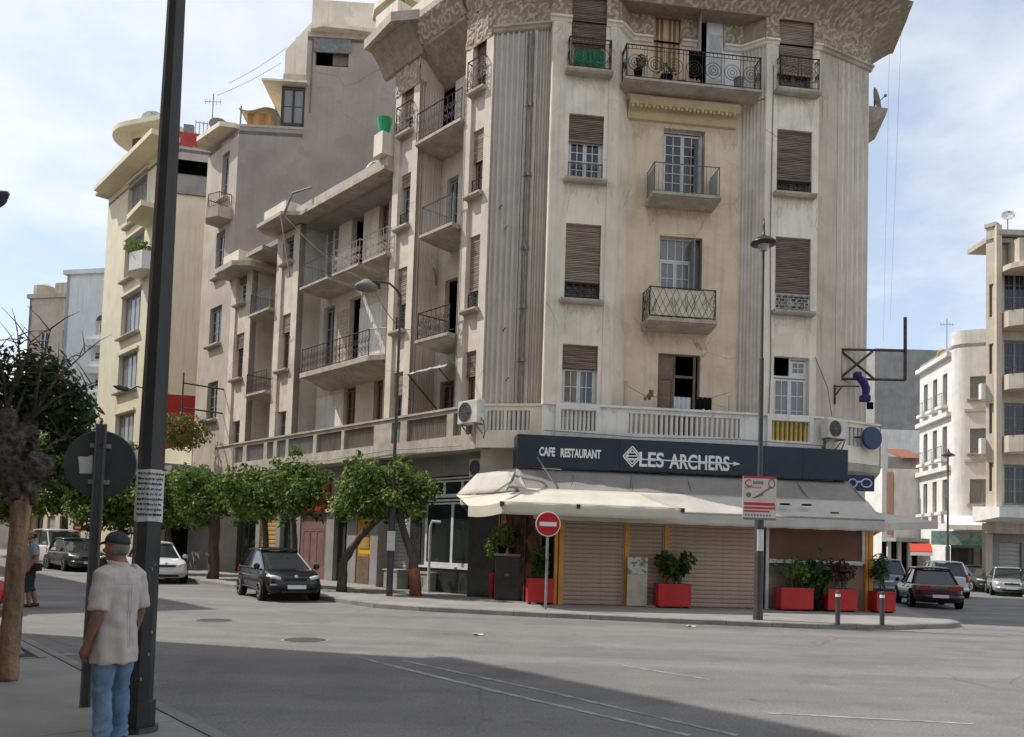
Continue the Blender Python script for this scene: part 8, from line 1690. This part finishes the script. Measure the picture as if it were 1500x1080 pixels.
def person(label, pos, heading, H, outfit, pose, seed=1):
    t = thing('person', label, 'person', pos, math.radians(heading)); k = H/1.70
    S_ = lambda *p: tuple(x*k for x in p)
    # body: one continuous surface (head, neck, arms, hands, legs, feet)
    m = MB(); hx, hz = pose.get('head', (.03, 1.555))
    blob(m, (hx, 0, hz), (.093, .074, .105)); blob(m, (hx+.035, 0, hz-.06), (.062, .055, .062)); blob(m, (hx+.078, 0, hz-.088), (.026, .03, .024))        # skull, jaw, chin
    m.tube([(hx+.085, 0, hz+.028), (hx+.108, 0, hz-.012), (hx+.112, 0, hz-.022), (hx+.09, 0, hz-.034)], [.010, .015, .017, .012], 8)    # nose
    for sg in (1, -1):
        blob(m, (hx-.012, .074*sg, hz-.012), (.020, .011, .033)); blob(m, (hx+.078, .03*sg, hz+.022), (.018, .022, .009)); blob(m, (hx+.062, .048*sg, hz-.03), (.028, .022, .024))
    blob(m, (hx+.092, 0, hz-.058), (.012, .024, .006)); blob(m, (hx+.089, 0, hz-.069), (.012, .021, .006))
    m.tube([(-.012, 0, 1.36), (0, 0, 1.42), (hx-.012, 0, 1.50)], [.072, .058, .056], 14)
    loft(m, [(0, 0, .80, .10, .14), (0, 0, 1.0, .10, .14), (-.01, 0, 1.2, .10, .155), (-.012, 0, 1.34, .085, .15), (-.01, 0, 1.39, .06, .09)])
    arms = {}
    for sg in (1, -1):
        sh = Vector((-.012, .16*sg, 1.335)); el = Vector(pose['elbow'][0 if sg > 0 else 1]); wr = Vector(pose['wrist'][0 if sg > 0 else 1]); arms[sg] = (sh, el, wr)
        m.tube([tuple(sh), tuple(sh.lerp(el, .5)), tuple(el), tuple(el.lerp(wr, .3)), tuple(wr)], [.055, .048, .040, .042, .027], 12)
        d = (wr-el).normalized(); hand(m, wr, d+Vector((.12, 0, -.1)), Vector((1, -.2*sg, .2)))
        hp, kn, an = (Vector(q) for q in pose['leg'][0 if sg > 0 else 1])
        m.tube([tuple(hp), tuple(hp.lerp(kn, .5)), tuple(kn), tuple(kn.lerp(an, .35)+Vector((-.015, 0, 0))), tuple(an)], [.085, .072, .052, .054, .038], 12)
        m.tube([tuple(an), tuple(an+Vector((-.035, 0, -.045))), tuple(an+Vector((.05, 0, -.05))), tuple(an+Vector((.15, .01*sg, -.06)))], [.04, .038, .042, .026], 10)
    m.v = [v*k for v in m.v]; o = m.build('body', skin, t, local=True); fuse(o, .0085*k, 2)
    # eyes and brows
    for sg in (1, -1):
        m = MB(); blob(m, S_(hx+.083, .03*sg, hz+.006), S_(.008, .012, .007)); e = m.build('eye', flat('eye_white', (.6, .58, .55), .2), t, local=True, smooth=True); m = MB(); blob(m, S_(hx+.089, .03*sg, hz+.006), S_(.004, .005, .005)); m.build('iris', flat('iris_dark', (.03, .02, .015), .2), e, local=True, smooth=True)
    # hair at back and sides
    m = MB(); rows = []
    for q in range(8):
        th = q/7; zz = hz-.062+th*.10; rr = math.sqrt(max(.05, 1-((zz-hz)/.109)**2)); rows.append([(hx+.099*rr*math.cos(a), .080*rr*math.sin(a), zz) for a in [math.radians(100+(160)*j/16) for j in range(17)]])
    m.grid(rows); m.v = [v*k for v in m.v]; hr = m.build('hair', outfit['hair'], t, local=True, smooth=True); hr.modifiers.new('t', 'SOLIDIFY').thickness = .012*k
    # cap with brim
    if outfit.get('cap'):
        m = MB(); rows = []
        for q in range(9):
            a_ = math.pi/2*q/8; rows.append([(hx+.103*math.cos(a_)*math.cos(b_)-.004, .086*math.cos(a_)*math.sin(b_), hz+.035+.088*math.sin(a_)+.012*math.cos(b_)*math.cos(a_)) for b_ in [2*math.pi*j/24 for j in range(24)]])
        m.grid(rows, close=True); br = [[(hx+.085+.095*u_*math.cos(b_)*(1-.12*abs(b_)), .078*math.sin(b_)*(1-.12*u_), hz+.046-.022*u_-.012*math.sin(b_)**2) for b_ in [math.radians(-80+160*j/12) for j in range(13)]] for u_ in (0, .35, .7, 1)]
        m.grid(br); m.v = [v*k for v in m.v]; cp = m.build('cap', outfit['cap'], t, local=True, smooth=True); cp.modifiers.new('t', 'SOLIDIFY').thickness = .007*k
    # shirt: torso and sleeves fused, hem hangs free
    m = MB(); hem = outfit['hem']
    loft(m, [(.0, 0, hem, .152, .185), (.004, 0, hem+.12, .148, .182), (.010, 0, .98, .140, .176), (0, 0, 1.12, .126, .172), (-.012, 0, 1.24, .122, .176), (-.016, 0, 1.32, .106, .172), (-.016, 0, 1.375, .082, .13), (-.006, 0, 1.41, .070, .085), (.002, 0, 1.435, .066, .07)], 24)
    for sg in (1, -1):
        sh, el, wr = arms[sg]; q = sh.lerp(el, outfit['sleeve']); m.tube([tuple(sh+Vector((0, -.06*sg, .02))), tuple(sh+Vector((0, .0, -.01))), tuple(sh.lerp(el, .4)), tuple(q)], [.075, .083, .078, .074], 14)
    m.v = [v*k for v in m.v]; o = m.build('shirt', outfit['shirt'], t, local=True); fuse(o, .0095*k, 3, .009, seed)
    displace(o, lambda p: .007*max(0, min(1, (1.15-p.z/k)/.4))*math.sin(math.atan2(p.y, p.x)*7+p.z/k*5+seed)+.004*math.sin(p.z/k*38+math.atan2(p.y, p.x)*3)*math.exp(-((p.z/k-.98)/.1)**2))
    m = MB(); rows = [[(hx*.3-.006+rr*math.cos(a), rr*1.05*math.sin(a), z+.012*math.cos(a)) for a in [math.radians(25+310*j/20) for j in range(21)]] for rr, z in ((.070, 1.405), (.064, 1.45), (.076, 1.435), (.084, 1.405))]
    m.grid(rows); m.v = [v*k for v in m.v]; cl_ = m.build('collar', outfit['shirt'], t, local=True, smooth=True); cl_.modifiers.new('t', 'SOLIDIFY').thickness = .006
    SH = o
    def onto(ob, pts, r_, name, mat, par, d=Vector((-1, 0, 0))):
        q = []
        for p in pts:
            ok, loc, nrm, _ = ob.ray_cast(Vector(p)*k-d*-.0+(-d)*-1.0*.6*-1, d*-1) if False else ob.ray_cast(Vector(p)*k+d*.6, -d)
            if ok: q.append(tuple(loc+nrm*.001))
        if len(q) > 1: m = MB(); m.tube(q, r_, 5); m.build(name, mat, par, local=True)
    onto(SH, [(0, y_, 1.285-.015*math.cos(y_*9)) for y_ in [(-.13+.26*j/16) for j in range(17)]], .0022, 'yoke_seam', outfit['shirt'], SH)
    for y_ in (-.012, .012): onto(SH, [(0, y_, 1.275-.5*j/14) for j in range(15)], .0022, 'back_pleat', outfit['shirt'], SH)
    onto(SH, [(0, y_, hem+.02) for y_ in [(-.16+.32*j/16) for j in range(17)]], .002, 'hem_stitch', outfit['shirt'], SH)
    # trousers
    m = MB(); loft(m, [(0, 0, .95, .105, .145), (0, 0, .88, .112, .152), (-.006, 0, .80, .114, .152), (0, 0, .76, .095, .13)], 20)
    for sg in (1, -1):
        hp, kn, an = (Vector(q) for q in pose['leg'][0 if sg > 0 else 1]); kk = outfit['leg_end']
        if kk < 1: e = kn.lerp(an, kk); m.tube([tuple(hp), tuple(hp.lerp(kn, .5)), tuple(kn), tuple(e)], [.098, .092, .080, .085], 14)
        else: m.tube([tuple(hp), tuple(hp.lerp(kn, .5)), tuple(kn), tuple(kn.lerp(an, .5)+Vector((-.012, 0, 0))), tuple(an+Vector((0, 0, .03))), tuple(an+Vector((.012, 0, -.035)))], [.094, .086, .072, .069, .066, .072], 14)
    m.v = [v*k for v in m.v]; o = m.build('trousers', outfit['legs'], t, local=True); fuse(o, .0095*k, 2, .010, seed+5)
    displace(o, lambda p: .016*(math.exp(-((p.z/k-.47)/.09)**2)*.7+math.exp(-((p.z/k-.13)/.09)**2))*noise.noise(Vector((p.x*9+seed, p.y*9, p.z/k*30+p.y*20))))
    for sg in (0, 1):
        an = Vector(pose['leg'][sg][2]); m = MB(); m.tube([tuple(an+Vector(q)) for q in ((-.075, 0, -.045), (-.03, 0, -.045), (.06, 0, -.052), (.15, 0, -.058), (.19, 0, -.062))], [.032, .048, .047, .045, .026], 12); m.v = [Vector((v.x, v.y, max(v.z, 0)))*k for v in m.v]; m.build('shoe', outfit['shoe'], t, local=True, smooth=True)
    return t
st_pose = dict(elbow=[(-.03, .212, 1.05), (-.03, -.212, 1.05)], wrist=[(.06, .205, .81), (.05, -.205, .81)], leg=[((.0, .078, .84), (.012, .088, .46), (-.01, .095, .085)), ((.0, -.078, .84), (.03, -.098, .46), (.035, -.11, .085))])
rm_ = HEAD.modifiers.new('fuse', 'REMESH'); rm_.mode = 'VOXEL'; rm_.voxel_size = .018; bake(HEAD); displace(HEAD, lambda p: .030*noise.noise(p*9)+.016*noise.noise(Vector((p.x*24, p.y*24, p.z*10)))+.008*noise.noise(p*45)); HEAD.data.polygons.foreach_set('use_smooth', [True]*len(HEAD.data.polygons))
mp = AT(165, 1000, 6.25); mp = Vector((mp.x, mp.y, .12))
man = person('man in charcoal cap, pale shirt and blue jeans standing by the black foreground pole', mp, 160, 1.65, dict(shirt=shirt_m, legs=jean_m, hair=hair_g, cap=cap_m, shoe=shoe_m, hem=.66, sleeve=.92, leg_end=1), st_pose, 3)
walk = dict(elbow=[(-.06, .24, 1.06), (.02, -.24, 1.05)], wrist=[(.06, .22, .86), (.15, -.17, .92)], leg=[((.0, .09, .84), (.08, .095, .47), (.02, .10, .085)), ((.0, -.09, .84), (.0, -.10, .46), (-.12, -.10, .085))])
pp_ = AT(43, 884, 19.0); wk = person('person in grey top and dark knee shorts walking on the road beside the gnarled tree', Vector((pp_.x, pp_.y, 0)), 215, 1.80, dict(shirt=pm('grey_top', (.27, .28, .32), (.20, .21, .25), 12, stretch=(1, 1, 6)), legs=flat('dark_shorts', (.03, .034, .042), .9), hair=flat('black_hair', (.015, .013, .012), .8), cap=None, shoe=shoe_m, hem=.78, sleeve=.8, leg_end=.35), walk, 9)
bg_ = thing('shoulder_bag', 'small black bag hanging on a strap at the hip of the walking person', 'bag', Vector((pp_.x+.18, pp_.y-.12, .85))); q = Vector((pp_.x+.20, pp_.y-.16, .92)); m = MB(); m.box(q.x-.12, q.x+.12, q.y-.05, q.y+.05, q.z-.08, q.z+.1); bevel(m.build('pouch', trim_m, bg_), .03, 3); m = MB(); m.tube([tuple(q+Vector((-.08, .02, .1))), tuple(q+Vector((-.14, .02, .42))), tuple(Vector((pp_.x-.03, pp_.y-.13, 1.50)))], .014, 5); m.build('strap', trim_m, bg_)
